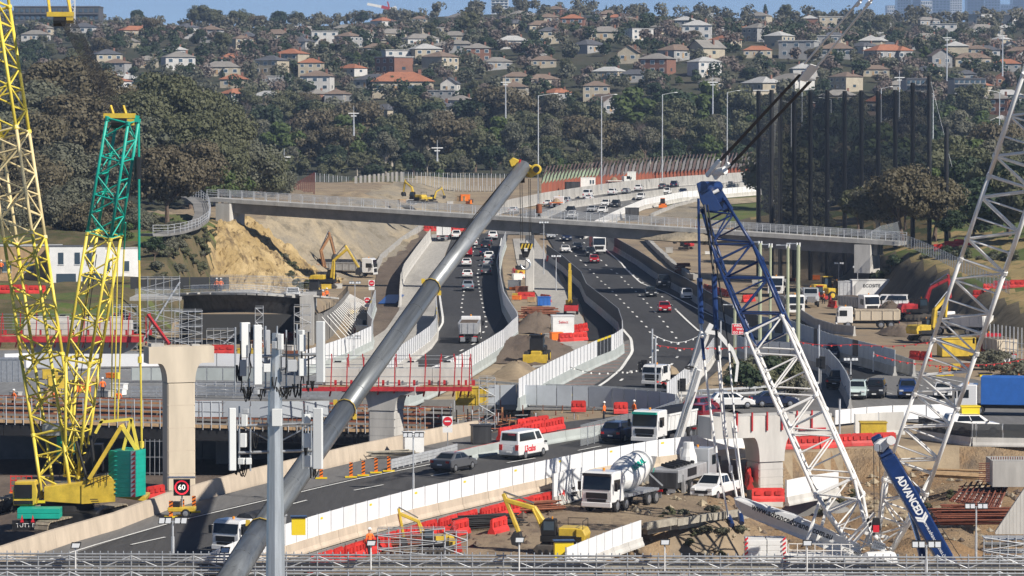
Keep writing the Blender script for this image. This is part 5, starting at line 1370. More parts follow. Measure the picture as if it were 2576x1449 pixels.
 put(MB().box(px(2072, 1425, 240), (5.2, 3, 1.7)).build('deck', 'white_paint', bevel=.04)); text('lettering', 'ADVANCED', 'black', t, A(2068, 1420, 238.3), (pi / 2, 0, 0), .62, bold=.02)
 for x in np.arange(1984, 2150, 22): put(MB().tube(px(x, 1400, 238.6), px(x, 1368, 238.6), .03, n=5).build('rail_post', 'white_lattice'))
 for y in (1368, 1384): put(MB().tube(px(1984, y, 238.6), px(2145, y + 2, 238.6), .03, n=5).build('handrail', 'white_lattice'))
 put(MB().prism([px(2118, 1374, 239), px(2172, 1392, 239), px(2170, 1404, 239), px(2116, 1386, 239)], (0, .1, 0)).build('name_board', 'white_paint')); text('lettering', 'QRC 460T', 'black', t, A(2145, 1389, 238.9), frame(px(2172, 1398, 239) - px(2116, 1380, 239), (0, -1, 0)), .3, bold=.006)
 put(MB().prism([px(2198, 1358, 238.8), px(2228, 1368, 238.8), px(2226, 1388, 238.8), px(2192, 1378, 238.8)], (0, .06, 0)).build('name_board', 'white_paint'))
 text('lettering', '24 HOURS\n7 DAYS', 'black', t, A(2211, 1373, 238.7), frame(px(2226, 1378, 239) - px(2198, 1368, 239), (0, -1, 0)), .2)
 c = px(2212, 1425, 238)
 put(MB().lathe([(.3, -1.2), (.75, -1.15), (1.0, -.9), (1.05, .7), (.95, 1.05), (.4, 1.15)], c, (1, .15, 0), 16).build('cab', 'white_paint', smooth=False)); put(MB().tube(c + Vector((-.15, -1.0, .1)), c + Vector((-.13, -1.12, .12)), .68, n=18).build('cab_window', 'glass')); put(MB().tube(c + Vector((1.0, .1, 0)), c + Vector((1.25, .12, 0)), .85, n=16).build('cab_window', 'glass_blue'))
 for x in (2165, 2190, 2230, 2246): put(MB().tube(px(x, 1420, 236.7), px(x, 1405, 236.7), .03, n=5).build('rail_post', 'white_lattice'))
 put(MB().tube(px(2160, 1406, 236.7), px(2248, 1408, 236.7), .03, n=5).build('handrail', 'white_lattice'))
 # lower winch gear and hook block
 for x0, y0, x1, y1 in [(2130, 1365, 2200, 1290), (2140, 1372, 2205, 1300), (2175, 1340, 2235, 1352), (2180, 1300, 2215, 1380)]: put(MB().beam(px(x0, y0, 239.5), px(x1, y1, 239.5), .18, .2).build('mast_strut', 'white_lattice'))
 for x in (2198, 2213): put(MB().tube(px(x, 1120, 228), px(x + 1, 1305, 228), .025, n=4).build('hoist_rope', 'wire_rope'))
 put(MB().box(px(2204, 1318, 228), (.62, .4, .8), taper=(.7, .9)).build('hook_block', 'black', bevel=.05)); put(MB().box(px(2204, 1330, 227.7), (.4, .05, .45)).build('hazard_plate', 'sign_red'))
 put(MB().lathe([(.05, -.2), (.18, -.1), (.18, .1), (.05, .2)], px(2203, 1352, 228), (0, 1, 0), 10).build('hook', 'white_lattice'))
white_crane()
def telescopic(label, pts, radii, m, name='telescopic_boom', collar='yellow', n=12, mats=None):
 P = [A(*p) for p in pts]
 t = thing(name, label, 'crane', P[0], wp=True); o = t.location
 for i in range(len(P) - 1):
  a, b = P[i] - o, P[i + 1] - o; d = (b - a).normalized()
  mm = mats[i] if mats else m
  x = MB().tube(a - d * (.0 if i == 0 else 1.0), b, radii[i], n=n).build('boom_section', mm, None, smooth=True); x.parent = t
  if i < len(P) - 2:
   c = MB().tube(b - d * .22, b + d * .05, radii[i] * 1.05, n=n).build('collar', 'steel_black', None); c.parent = x
   c = MB().tube(b - d * .07, b - d * .0, radii[i] * 1.075, n=n).build('wear_band', collar, None); c.parent = x
   s = d.cross(Vector((0, -1, 0))).normalized()
   for k in (-1, 1):
    c = MB().box(b + s * k * radii[i] * 1.15, (.22, .22, .3)).build('rope_guide', collar, None); c.parent = x
 return t, o
def grey_boom():
 pts = [(540, 1520, 168), (655, 1335, 181), (868, 1030, 201), (1085, 722, 221), (1316, 420, 240)]
 t, o = telescopic('huge grey telescopic crane boom slanting up across the roadworks', pts, [.66, .60, .55, .49], 'boom_grey', mats=['boom_grey', 'boom_grey', 'boom_grey', 'boom_grey_light'])
 def px(x, y, Y=240): return A(x, y, Y) - o
 def put(x): x.parent = t; return x
 put(MB().prism([px(1280, 405), px(1290, 396), px(1328, 412), px(1350, 424), px(1356, 436), px(1330, 447), px(1300, 430), px(1285, 418)], (0, .9, 0)).build('boom_head', 'yellow', bevel=.04))
 put(MB().beam(px(1330, 440), px(1352, 428), .3, .5).build('head_arm', 'yellow'))
 put(MB().lathe([(.3, -.15), (.36, -.1), (.36, .1), (.3, .15)], px(1349, 426, 239.8), (0, 1, 0), 16).build('head_sheave', 'yellow')); put(MB().tube(px(1349, 426, 239.5), px(1349, 426, 239.7), .22, n=14).build('sheave_hub', 'black'))
 put(MB().tube(px(1308, 447), px(1320, 447), .35, n=12).build('head_sheave', 'black')); put(MB().tube(px(1305, 415, 239.6), px(1309, 401, 239.6), .08, n=6).build('beacon', 'red_plastic'))
 for i, x in enumerate((1308, 1313, 1330, 1334)): put(MB().tube(px(x, 450), px(x + 2, 605), .022, n=4).build('hoist_rope', 'wire_rope'))
 put(MB().tube(px(1355, 430), px(1356, 512), .022, n=4).build('hoist_rope', 'wire_rope'))
 put(MB().lathe([(.05, -.32), (.2, -.3), (.2, .28), (.06, .34)], px(1356, 525), (0, 0, 1), 12).build('ball_weight', 'rust')); put(MB().lathe([(.03, -.1), (.1, 0), (.03, .1)], px(1356, 541), (0, 0, 1), 8).build('small_hook', 'black'))
 # main hook block
 b = put(MB().prism([px(1308, 612), px(1337, 612), px(1336, 626), px(1328, 648), px(1316, 648), px(1309, 626)], (0, .5, 0)).build('hook_block', 'steel_black', bevel=.03))
 for i in range(4):
  x = 1309 + i * 8; s = MB().add([px(x, 626, 239.95), px(x + 4, 626, 239.95), px(x + 8, 613, 239.95), px(x + 4, 613, 239.95)], [(0, 1, 2, 3)]).build('hazard_stripe', 'yellow'); s.parent = b
 x = MB().add([px(1319, 632, 239.9), px(1327, 632, 239.9), px(1327, 624, 239.9), px(1319, 624, 239.9)], [(0, 1, 2, 3)]).build('load_plate', 'sign_white'); x.parent = b
 tx = text('lettering', '45t', 'black', t, A(1323, 628, 239.8), (pi / 2, 0, 0), .17);
 hk = MB().path([px(1322, 650) + Vector((.32 * cos(a), .1, -.42 + .32 * sin(a))) for a in np.linspace(1.5, -3.2, 12)], .075, 6); put(hk.build('hook', 'steel_pole'))
 # trailing hose along the boom
 put(MB().path([px(1278, 440, 239.5), px(1180, 560, 231), px(1082, 700, 221.5), px(960, 870, 210), px(860, 1020, 201.5), px(760, 1150, 191)], .035, 5).build('hose', 'black_cable'))
 d = (A(*pts[-1]) - A(*pts[0])).normalized()
 for m in ('boom_grey', 'boom_grey_light'): axis_grain(m, d, (2.2, 2.2, .07))
 sd = d.cross(Vector((0, -1, 0))).normalized()
 for i, r in enumerate([.66, .60, .55, .49]):
  a, b = A(*pts[i]) - o, A(*pts[i + 1]) - o
  for f in np.arange(.12, 1, .22):
   c = a.lerp(b, f); put(MB().tube(c - d * .02, c + d * .02, r * 1.008, n=16).build('weld_seam', 'boom_grey'))
  q = (sd * -.93 + Vector((0, -.36, 0))).normalized() * (r + .03); put(MB().tube(a + q, b + q, .025, n=5).build('cable', 'black_cable'))
  for f in (.3, .7): put(MB().box(a.lerp(b, f) + Vector((0, -r, 0)), (.09, .05, .09)).build('grease_port', 'black'))
grey_boom()
def blue_boom():
 pts = [(2425, 1480, 222), (2236, 1140, 232)]
 P = [A(2425, 1490, 222), A(2240, 1165, 231), A(2226, 1128, 232)]
 t = thing('mobile_crane_boom', 'navy mobile crane boom lettered in white beside the pit', 'crane', P[0], wp=True); o = t.location
 def px(x, y, Y=231): return A(x, y, Y) - o
 def put(x): x.parent = t; return x
 a, b = P[0] - o, P[1] - o
 put(MB().beam(a, b, 1.08, 1.15, up=(0, -1, 0)).build('boom_section', 'navy', bevel=.1))
 for i in range(5):
  f = i * .55; d = (b - a).normalized(); put(MB().beam(b + d * (f - .1), b + d * (f + .3 - .02), 1.02 - i * .08, 1.08 - i * .08, up=(0, -1, 0)).build('boom_section', 'navy', bevel=.1))
 put(MB().prism([px(2200, 1118), px(2212, 1108), px(2246, 1098), px(2250, 1112), px(2232, 1126), px(2222, 1138), px(2206, 1136)], (0, .8, 0)).build('boom_head', 'white_paint', bevel=.04))
 put(MB().tube(px(2242, 1108, 230.6), px(2242, 1108, 232), .3, n=14).build('head_sheave', 'white_paint')); put(MB().tube(px(2208, 1126, 230.6), px(2208, 1126, 232), .26, n=14).build('head_sheave', 'galv'))
 d = b - a; nf = Vector((0, -1, 0)); nf = (nf - d * (nf.dot(d) / d.length_squared)).normalized()
 text('lettering', 'ADVANCED', 'sign_white', t, (a + d * .70 + o) + nf * .59, frame(-d, nf), .68, bold=.025); text('lettering', 'www.advancedcranes.com.au', 'sign_white', t, (a + d * .33 + o) + nf * .59, frame(-d, nf), .34)
 for k in range(2):
  c = a + d * (.555 - k * .02) + nf * .585; u = d.normalized(); s = u.cross(Vector((0, 1, 0))).normalized()
  put(MB().add([c + s * .38, c + s * .38 - u * .2, c - u * .55, c - s * .38 - u * .2, c - s * .38, c - u * .33], [(0, 1, 2, 5), (5, 2, 3, 4)]).build('chevron', 'sign_white'))
 put(MB().tube(px(2290, 1290, 229), px(2318, 1385, 226.5), .16, n=10).build('ram_rod', 'chrome')); put(MB().tube(px(2316, 1378, 226.6), px(2335, 1470, 224.5), .27, n=12).build('ram_barrel', 'navy'))
 put(MB().prism([px(2285, 1250, 229.6), px(2310, 1240, 229.6), px(2325, 1285, 229.6), px(2290, 1292, 229.6)], (0, 1.6, 0)).build('ram_bracket', 'navy', bevel=.05)); put(MB().tube(px(2302, 1235, 228.9), px(2302, 1235, 229.4), .34, n=14).build('pivot_drum', 'navy'))
 put(MB().tube(px(2250, 1140, 231), px(2440, 1440, 222.6), .03, n=4).build('trailing_rope', 'wire_rope'))
blue_boom()
# ------------------------------------------------------------------ telecom monopole
def monopole():
 Y = 128; base = A(692, 1449, Y);
 t = thing('telecom_monopole', 'galvanised octagonal telecom monopole carrying two tiers of panel antennas', 'mast', (base.x, Y, 0), wp=True); o = t.location
 def P(x, y, dy=0): return A(x, y, Y + dy) - o
 def put(x, par=t): x.parent = par; return x
 put(MB().tube((0, 0, -.5), P(692, 985), .52, .25, 8).build('shaft', 'steel_pole')); put(MB().tube(P(692, 985), P(695, 838), .2, .15, 8).build('shaft_top', 'steel_pole'))
 put(MB().tube(P(692, 1045), P(692, 1062), .29, n=8).build('band', 'galv'))
 put(MB().box(P(697, 1050, -.4), (.36, .25, .62)).build('equipment_box', 'antenna', bevel=.01))
 for yy, x0, x1 in ((894, 650, 800), (975, 640, 800), (1068, 600, 785), (1136, 600, 785)):
  put(MB().tube(P(x0, yy + 3, .1), P(x1, yy - 3, .1), .055, n=8).build('support_arm', 'galv')); put(MB().tube(P(692, yy, 0), P(692, yy, 1.2), .06, n=8).build('support_arm', 'galv'))
 for x0, y0, x1, y1 in ((640, 894, 692, 935), (800, 894, 700, 935), (600, 1068, 680, 1110), (785, 1068, 705, 1110)): put(MB().tube(P(x0, y0, .2), P(x1, y1, .2), .03, n=5).build('arm_brace', 'galv'))
 def panel(x0, x1, y0, y1, dy, m='antenna', rz=.3, dep=.16):
  a, b = P((x0 + x1) / 2, y0, dy), P((x0 + x1) / 2, y1, dy); w = (x1 - x0) / (FPX / Y)
  x = MB().box(((a.x + b.x) / 2, a.y, (a.z + b.z) / 2), (w * .92, dep, a.z - b.z), rz).build('panel_antenna', m, bevel=.02); put(x)
  return x
 panel(637, 659, 817, 968, -.9); panel(795, 818, 808, 962, -.8, rz=-.3); panel(603, 630, 811, 900, .8, rz=.5); panel(575, 594, 1026, 1184, -.6, rz=.25); panel(787, 813, 1026, 1180, -.8, rz=-.25)
 panel(664, 680, 830, 930, 1.2, 'antenna_grey'); panel(750, 766, 830, 925, 1.3, 'antenna', rz=-.4)
 for x0, x1, y0, y1, m in [(751, 768, 842, 884, 'antenna'), (751, 770, 902, 946, 'antenna'), (604, 620, 905, 946, 'antenna_grey'), (722, 746, 905, 935, 'antenna_grey'), (662, 680, 915, 936, 'antenna'), (685, 697, 858, 877, 'antenna_grey'), (608, 622, 1042, 1072, 'antenna'), (605, 620, 1090, 1125, 'antenna'),
       (600, 616, 1152, 1168, 'antenna'), (618, 633, 1152, 1168, 'antenna'), (764, 780, 1042, 1065, 'antenna'), (764, 781, 1090, 1126, 'antenna'), (768, 782, 1146, 1175, 'antenna'), (700, 712, 840, 880, 'antenna'), (612, 626, 1028, 1040, 'antenna_grey'), (640, 652, 980, 992, 'antenna_grey')]:
  a, b = P((x0 + x1) / 2, (y0 + y1) / 2, -.35), 0
  put(MB().box(a, ((x1 - x0) / 69.5, .2, (y1 - y0) / 69.5), random.uniform(-.3, .3)).build('radio_unit', m, bevel=.015))
 for x, y0, y1 in [(592, 823, 985), (697, 820, 985), (720, 830, 985), (707, 840, 960), (741, 850, 985), (747, 815, 880), (776, 835, 985), (627, 815, 1000), (668, 820, 990), (602, 1022, 1180), (630, 1022, 1185), (775, 1020, 1180), (761, 1030, 1180), (783, 1060, 1170)]:
  put(MB().tube(P(x, y0, .15), P(x, y1, .15), .035, n=6).build('mounting_pipe', 'galv' if x not in (776,) else 'black'))
 rd = random.Random(3)
 for cx, cy, n, w, h in [(622, 985, 7, 16, 26), (715, 985, 8, 22, 18), (745, 978, 6, 14, 22), (655, 990, 5, 12, 18), (606, 1182, 6, 18, 16), (790, 1188, 6, 18, 14), (785, 970, 5, 14, 14), (640, 1100, 4, 12, 40), (772, 1120, 4, 8, 40), (600, 930, 4, 8, 40), (690, 960, 4, 10, 20)]:
  for k in range(n):
   x0 = cx + rd.uniform(-w, w); x1 = cx + rd.uniform(-w, w); dep = rd.uniform(.4, 1.1) * h
   pts = [P(x0 + (x1 - x0) * f, cy - 12 * (abs(f - .5)) * 2 + dep * sin(pi * f), -.2 + .2 * k / n) for f in np.linspace(0, 1, 9)]
   put(MB().path(pts, .018, 4).build('cable', 'black_cable'))
 for k in range(10):
  x = rd.choice([605, 628, 760, 775, 668, 720]); y0 = rd.uniform(835, 900)
  put(MB().path([P(x + rd.uniform(-6, 6) * f, y0 + f * 90, -.15) for f in np.linspace(0, 1, 5)], .02, 4).build('cable', 'black_cable'))
monopole()
# ------------------------------------------------------------------ scaffold gantry across the front, floodlights on it
def gantry(label, Y, rails, stubs, posts, yb, group='scaffold gantries across the front'):
 t = thing('scaffold_gantry', label, 'scaffold', A(1288, yb, Y), wp=True, group=group)
 x0, x1 = -60, 2640
 for y, dy in rails:
  for i in range(9):
   a = x0 + (x1 - x0) * i / 9; b = x0 + (x1 - x0) * (i + 1) / 9
   utube('rail', 'galv', t, A(a, y + (a - 1288) * .004, Y + dy), A(b, y + (b - 1288) * .004, Y + dy), .055)
 for x in np.arange(x0, x1, 19.5):
  for y0, y1, dy in stubs: utube('stub', 'galv', t, A(x, y0 + (x - 1288) * .004, Y + dy), A(x, y1 + (x - 1288) * .004, Y + dy), .03)
 for k, x in enumerate(np.arange(x0, x1, 78)):
  for y0, y1, dy in posts:
   utube('standard', 'galv', t, A(x, y0, Y + dy), A(x, y1, Y + dy), .045); utube('brace', 'galv_light', t, A(x if k % 2 else x + 78, y0, Y + dy), A(x + 78 if k % 2 else x, y1, Y + dy), .03)
 for i in range(12): ubeam('deck_board', 'timber_grey' if i % 3 else 'steel_dark', t, A(x0 + (x1 - x0) * i / 12, yb, Y + 1.6), A(x0 + (x1 - x0) * (i + 1) / 12 - 4, yb, Y + 1.6), 1.6, .08)
 for i in range(14): ubeam('debris_net', 'shade_net', t, A(x0 + (x1 - x0) * i / 14, yb - 3, Y + 2.6), A(x0 + (x1 - x0) * (i + 1) / 14, yb - 3, Y + 2.6), .03, .55)
gantry('galvanised scaffold gantry running along the front of the site', 190, [(1398, 0), (1406, .9), (1413, 0), (1420, 1.2), (1429, 0)], [(1390, 1402, 0), (1409, 1418, .5), (1424, 1432, 0)], [(1398, 1430, 0), (1404, 1428, 1.2)], 1430)
gantry('lower galvanised scaffold gantry in front of the upper one', 180, [(1438, 0), (1446, .8), (1455, 0)], [(1434, 1442, 0), (1450, 1460, 0)], [(1438, 1470, 0)], 1462)
def site_flood(x, y, Y, label, yb=1440, head=1):
 b = A(x, yb, Y); tp = A(x, y, Y); t = thing('site_floodlight', label, 'floodlight', b, group='floodlights along the scaffold gantry'); h = tp.z - b.z
 MB().tube((0, 0, 0), (0, 0, h), .04, n=6).build('pole', 'white_paint', t)
 MB().prism([(-.25, -.12, h - .02), (.25, -.12, h - .02), (.3, .14, h + .26), (-.22, .14, h + .26)], (0, .08, .02)).build('lamp_housing', 'black', t)
 MB().quad((-.19, -.135, h + .02), (.2, -.135, h + .02), (.25, .12, h + .235), (-.17, .12, h + .235)).build('lamp_glass', 'head_lamp', t)
for x, y in ((190, 1378), (565, 1390), (933, 1372), (1306, 1364), (1672, 1370), (2030, 1372)): site_flood(x, y, 189, 'small site floodlight on a white post above the gantry')
def light_tower(x, y, yb, Y, label, zb=None, r=.09, group='mobile lighting towers'):
 b = A(x, yb, Y); tp = A(x, y, Y); t = thing('lighting_tower', label, 'light tower', b, group=group); h = tp.z - b.z
 MB().tube((0, 0, 0), (0, 0, h * .55), r, n=7).tube((0, 0, h * .5), (0, 0, h), r * .62, n=7).build('mast', 'galv_light', t)
 MB().box((0, 0, h), (1.3, .08, .08)).build('crossbar', 'galv', t)
 for s in (-.6, -.25, .25, .6):
  l = MB().prism([(s - .18, -.12, h - .12), (s + .18, -.12, h - .12), (s + .2, .1, h + .22), (s - .16, .1, h + .22)], (0, .14, .03)).build('lamp_housing', 'black', t)
  MB().quad((s - .14, -.14, h - .08), (s + .14, -.14, h - .08), (s + .16, .07, h + .18), (s - .12, .07, h + .18)).build('lamp_glass', 'head_lamp', l)
light_tower(1040, 1096, 1306, 261, 'tall telescopic lighting tower standing in front of the ramp hoarding'); light_tower(435, 1312, 1396, 191, 'lighting mast with four lamps above the scaffold gantry')
light_tower(2330, 1372, 1449, 186, 'grey post with lamps beside the navy crane boom'); light_tower(2455, 1275, 1420, 238, 'lighting post beside the rusty reinforcement stacks'); light_tower(893, 672 + 40, 820, 470, 'lighting tower above the raked retaining wall'); light_tower(890, 850, 895, 400, 'short street lamp beside the grey boom')
light_tower(1368, 560, 690, 560, 'lighting tower in the median beside the footbridge pier'); light_tower(1399, 645, 732, 548, 'lighting tower at the red barriers in the median'); light_tower(2157, 672, 730, 560, 'lighting tower at the foot of the dark embankment'); light_tower(2110, 663, 740, 555, 'white lamp pole below the dark embankment')
light_tower(2140, 905, 975, 372, 'lighting tower with bright white lamps at the intersection')
# ------------------------------------------------------------------ piers and platforms
def pier(label, x0, x1, ybase, capx0, capx1, ytop, ybot, Y, m, rz, dep=2.0, flare=48, split=None, capdep=None):
 s = FPX / Y; c = A((x0 + x1) / 2, ybase, Y)
 t = thing('bridge_pier', label, 'pier', c, rz); zt = A(0, ytop, Y).z - c.z; zb = A(0, ybot, Y).z - c.z; zf = A(0, ybot + flare, Y).z - c.z
 ws = (x1 - x0) / s / 2 / cos(rz) * .82; wc = (capx1 - capx0) / s / 2 / cos(rz) * .93
 off = ((capx0 + capx1) / 2 - (x0 + x1) / 2) / s
 MB().box((0, 0, zf / 2 - .6), (ws * 2, dep, zf + 1.2)).build('stem', m, t, bevel=.12)
 pr = []
 fl = min(wc, ws * 1.5)
 for k in range(9):
  a = k / 8 * pi / 2; pr.append((ws + (fl - ws) * (1 - cos(a)), zf + (zb - zf) * sin(a)))
 prof = [(-x, z) for x, z in pr[::-1]][::1]
 poly = [(x, z) for x, z in pr] + [(wc + off, zb), (wc + off, zt), (-wc + off, zt), (-wc + off, zb)] + [(-x, z) for x, z in pr[::-1]]
 d = capdep or dep * 1.05
 MB().side(poly, -d / 2, d / 2).build('headstock', m, t)
 for k in range(1, 5): MB().box((0, 0, zf * k / 5), (ws * 2 + .012, dep + .012, .035)).build('form_joint', 'concrete' if m != 'concrete_cream' else 'concrete_beige', t)
 MB().box((off - wc * .7, 0, zt + .12), (1.1, 1.2, .3)).build('bearing_plinth', 'concrete', t); MB().box((off + wc * .5, 0, zt + .06), (.7, .7, .15)).build('bearing_plinth', 'concrete', t)
 return t
pier('tall cream concrete pier with flared headstock beside the yellow crane', 409, 492, 1245, 366, 537, 870, 912, 300, 'concrete_cream', .32, 2.0)
pier('pale concrete pier under the red edged platform', 930, 1013, 1135, 880, 1064, 968, 990, 318, 'concrete_light', -.3, 2.4, flare=40)
WPR = pier('pale concrete pier with wide headstock carrying red formwork clamps', 1885, 1963, 1255, 1756, 2092, 1042, 1096, 282, 'concrete_light', .42, 2.2, flare=62, capdep=2.4)
for k in range(6): MB().box((-3.2 + k * 1.35, -1.28, 6.35), (.12, .14, 1.5)).build('red_clamp', 'red_steel', WPR)
MB().box((3.6, -1.3, 5.6), (2.4, .12, .14)).build('red_clamp', 'red_steel', WPR)
def red_platform(label, Y, x0, x1, yb, yt, posts, lean, ytop, block, planks=None):
 t = thing('formwork_platform', label, 'platform', A(x0, yb, Y), wp=True, group='red steel formwork platforms')
 n = 5
 for i in range(n):
  a, b = x0 + (x1 - x0) * i / n, x0 + (x1 - x0) * (i + 1) / n
  ubeam('edge_beam', 'red_steel', t, A(a, (yb + yt) / 2, Y), A(b - 1, (yb + yt) / 2, Y), .25, (yb - yt) / (FPX / Y)); ubeam('deck_board', 'timber', t, A(a, yt - 1, Y + 1.2), A(b - 1, yt - 1, Y + 1.2), 2.2, .08)
  ubeam('edge_beam', 'red_steel', t, A(a, (yb + yt) / 2 - 6, Y + 5.5), A(b - 1, (yb + yt) / 2 - 6, Y + 5.5), .25, (yb - yt) / (FPX / Y))
 for k, x in enumerate(posts):
  l = lean[k % len(lean)]
  ubeam('handrail_post', 'red_steel', t, A(x, yt + 3, Y - .1), A(x + l, ytop, Y - .1), .1); ubeam('handrail_post', 'red_steel', t, A(x + 8, yt - 3, Y + 5.5), A(x + 8 - l * 2, ytop - 9, Y + 5.5), .1)
  ubeam('tie_bracket', 'red_steel', t, A(x + 12, yt - 3, Y + .6), A(x + 12, yt - 17, Y + .6), .22)
  ubeam('soffit_bracket', 'red_steel', t, A(x, yb, Y), A(x - 3, yb + 12, Y + 1.5), .14)
 for f in (.35, .65, .95):
  y = yt + (ytop - yt) * f
  utube('guard_rail', 'galv', t, A(x0, y, Y - .1), A(x1, y + 1, Y - .1), .03); utube('guard_rail', 'galv', t, A(x0, y - 8, Y + 5.5), A(x1, y - 8, Y + 5.5), .03)
 bx0, bx1, by0, by1 = block
 k = 4
 for i in range(k):
  a, b = A(bx0 + (bx1 - bx0) * i / k, by1, Y + 1.8), A(bx0 + (bx1 - bx0) * (i + 1) / k - 1, by0, Y + 1.8)
  ubox('precast_block', 'concrete_light', t, ((a.x + b.x) / 2, Y + 3, (a.z + b.z) / 2), (b.x - a.x, 2.6, b.z - a.z))
  ubox('bearing_plinth', 'concrete_light', t, (a.x + (b.x - a.x) * .4, Y + 3.2, b.z + .25), (1.3, 1.2, .5)); ubox('bearing', 'steel_black', t, (a.x + (b.x - a.x) * .4, Y + 3.2, b.z + .56), (.6, .6, .12))
 return t
red_platform('red edged formwork platform on the central pier with pale precast headstock', 316, 760, 1188, 984, 973, [832, 872, 912, 952, 992, 1030, 1068, 1106, 1142, 1160, 1180], [3, 2, 4], 899, (812, 1180, 928, 968))
red_platform('red edged formwork platform behind the yellow crane', 395, 0, 362, 861, 846, [2, 42, 90, 140, 172, 210, 250, 278, 306, 322, 368], [2, -1, 3], 796, (60, 330, 808, 842))
# underside headstock of the second platform
def stub_pier():
 t = thing('bridge_pier', 'grey pier headstock below the red platform behind the yellow crane', 'pier', A(230, 930, 397), wp=True)
 a, b = A(60, 868, 398), A(330, 862, 398); o = t.location
 x = MB().prism([A(60, 862, 397) - o, A(345, 862, 397) - o, A(330, 880, 397) - o, A(270, 905, 397) - o, A(262, 960, 397) - o, A(150, 960, 397) - o, A(142, 905, 397) - o, A(75, 880, 397) - o], (0, 3.0, 0)).build('headstock', 'concrete'); x.parent = t
 ubeam('boom_lift_arm', 'red_steel', t, A(372, 792, 393), A(425, 865, 390), .3)
stub_pier()
# ------------------------------------------------------------------ formwork deck with dark edge beam
def formwork_deck():
 t = thing('bridge_deck', 'bridge deck under construction with black edge beam and brown formwork', 'deck', A(-60, 1090, 326), wp=True)
 Y = 326; n = 15; x0, x1 = -70, 1140
 def yb(x): return 1062 + (x + 0) * .026
 for i in range(n):
  a, b = x0 + (x1 - x0) * i / n, x0 + (x1 - x0) * (i + 1) / n
  for k, (dy, dh, m, dz) in enumerate(((0, 31, 'steel_black', 0),)):
   ubeam('edge_girder', m, t, A(a, yb(a) + 16, Y), A(b - .5, yb(b) + 16, Y), .5, 31 / 27.3)
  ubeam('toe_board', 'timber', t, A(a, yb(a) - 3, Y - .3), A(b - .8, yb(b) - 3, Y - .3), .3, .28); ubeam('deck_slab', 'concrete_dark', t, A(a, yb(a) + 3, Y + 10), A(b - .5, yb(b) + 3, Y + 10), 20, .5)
 for k, dy in enumerate((-14, -25, -36, -47, -58, -66)):
  for i in range(n):
   a, b = x0 + (x1 - x0) * i / n, x0 + (x1 - x0) * (i + 1) / n
   ubeam('waler', 'formply' if k % 2 == 0 else 'rust', t, A(a, yb(a) + dy, Y + .6 + k * .5), A(b - 2 - (i * 7 + k * 3) % 5, yb(b) + dy, Y + .6 + k * .5), .12, .17)
   if k < 4: ubeam('form_panel', 'concrete_dark', t, A(a, yb(a) + dy - 5, Y + 1.6 + k * 1.1), A(b - 2, yb(b) + dy - 5, Y + 1.6 + k * 1.1), .1, .34)
 for x in np.arange(x0, x1, 21.5):
  utube('guard_post', 'galv_light', t, A(x, yb(x) + 6, Y - .5), A(x - 1, yb(x) - 66, Y - .5), .045)
 for dy in (-40, -64): utube('guard_rail', 'galv', t, A(x0, yb(x0) + dy, Y - .5), A(x1, yb(x1) + dy, Y - .5), .03)
 rd = random.Random(8)
 for i in range(90):
  x = rd.uniform(0, 1120); y = yb(x) - rd.uniform(12, 68); L = rd.uniform(10, 46)
  ubeam('loose_timber', rd.choice(['formply', 'rust', 'timber', 'red_steel', 'galv']), t, A(x, y, Y + rd.uniform(2, 9)), A(x + L, y + rd.uniform(-2, 2), Y + rd.uniform(2, 9)), .12, .14)
 for x in (140, 560, 800): ubox('support_column', 'concrete', t, A(x, 1190, 340), (1.2, 1.2, 9))
 for x in np.arange(365, 420, 12):
  for y in (1110, 1150, 1190, 1230): utube('prop_ledger', 'galv', t, A(x, y, 322), A(x + 12, y, 322), .03)
  utube('prop', 'galv', t, A(x, 1105, 322), A(x, 1250, 322), .035)
formwork_deck()
def abutment_wall():
 t = thing('abutment_wall', 'dark concrete abutment wall under the new bridge deck', 'wall', A(0, 1100, 344), wp=True)
 for i in range(14):
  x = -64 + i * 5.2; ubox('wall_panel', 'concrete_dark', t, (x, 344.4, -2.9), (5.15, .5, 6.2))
abutment_wall()
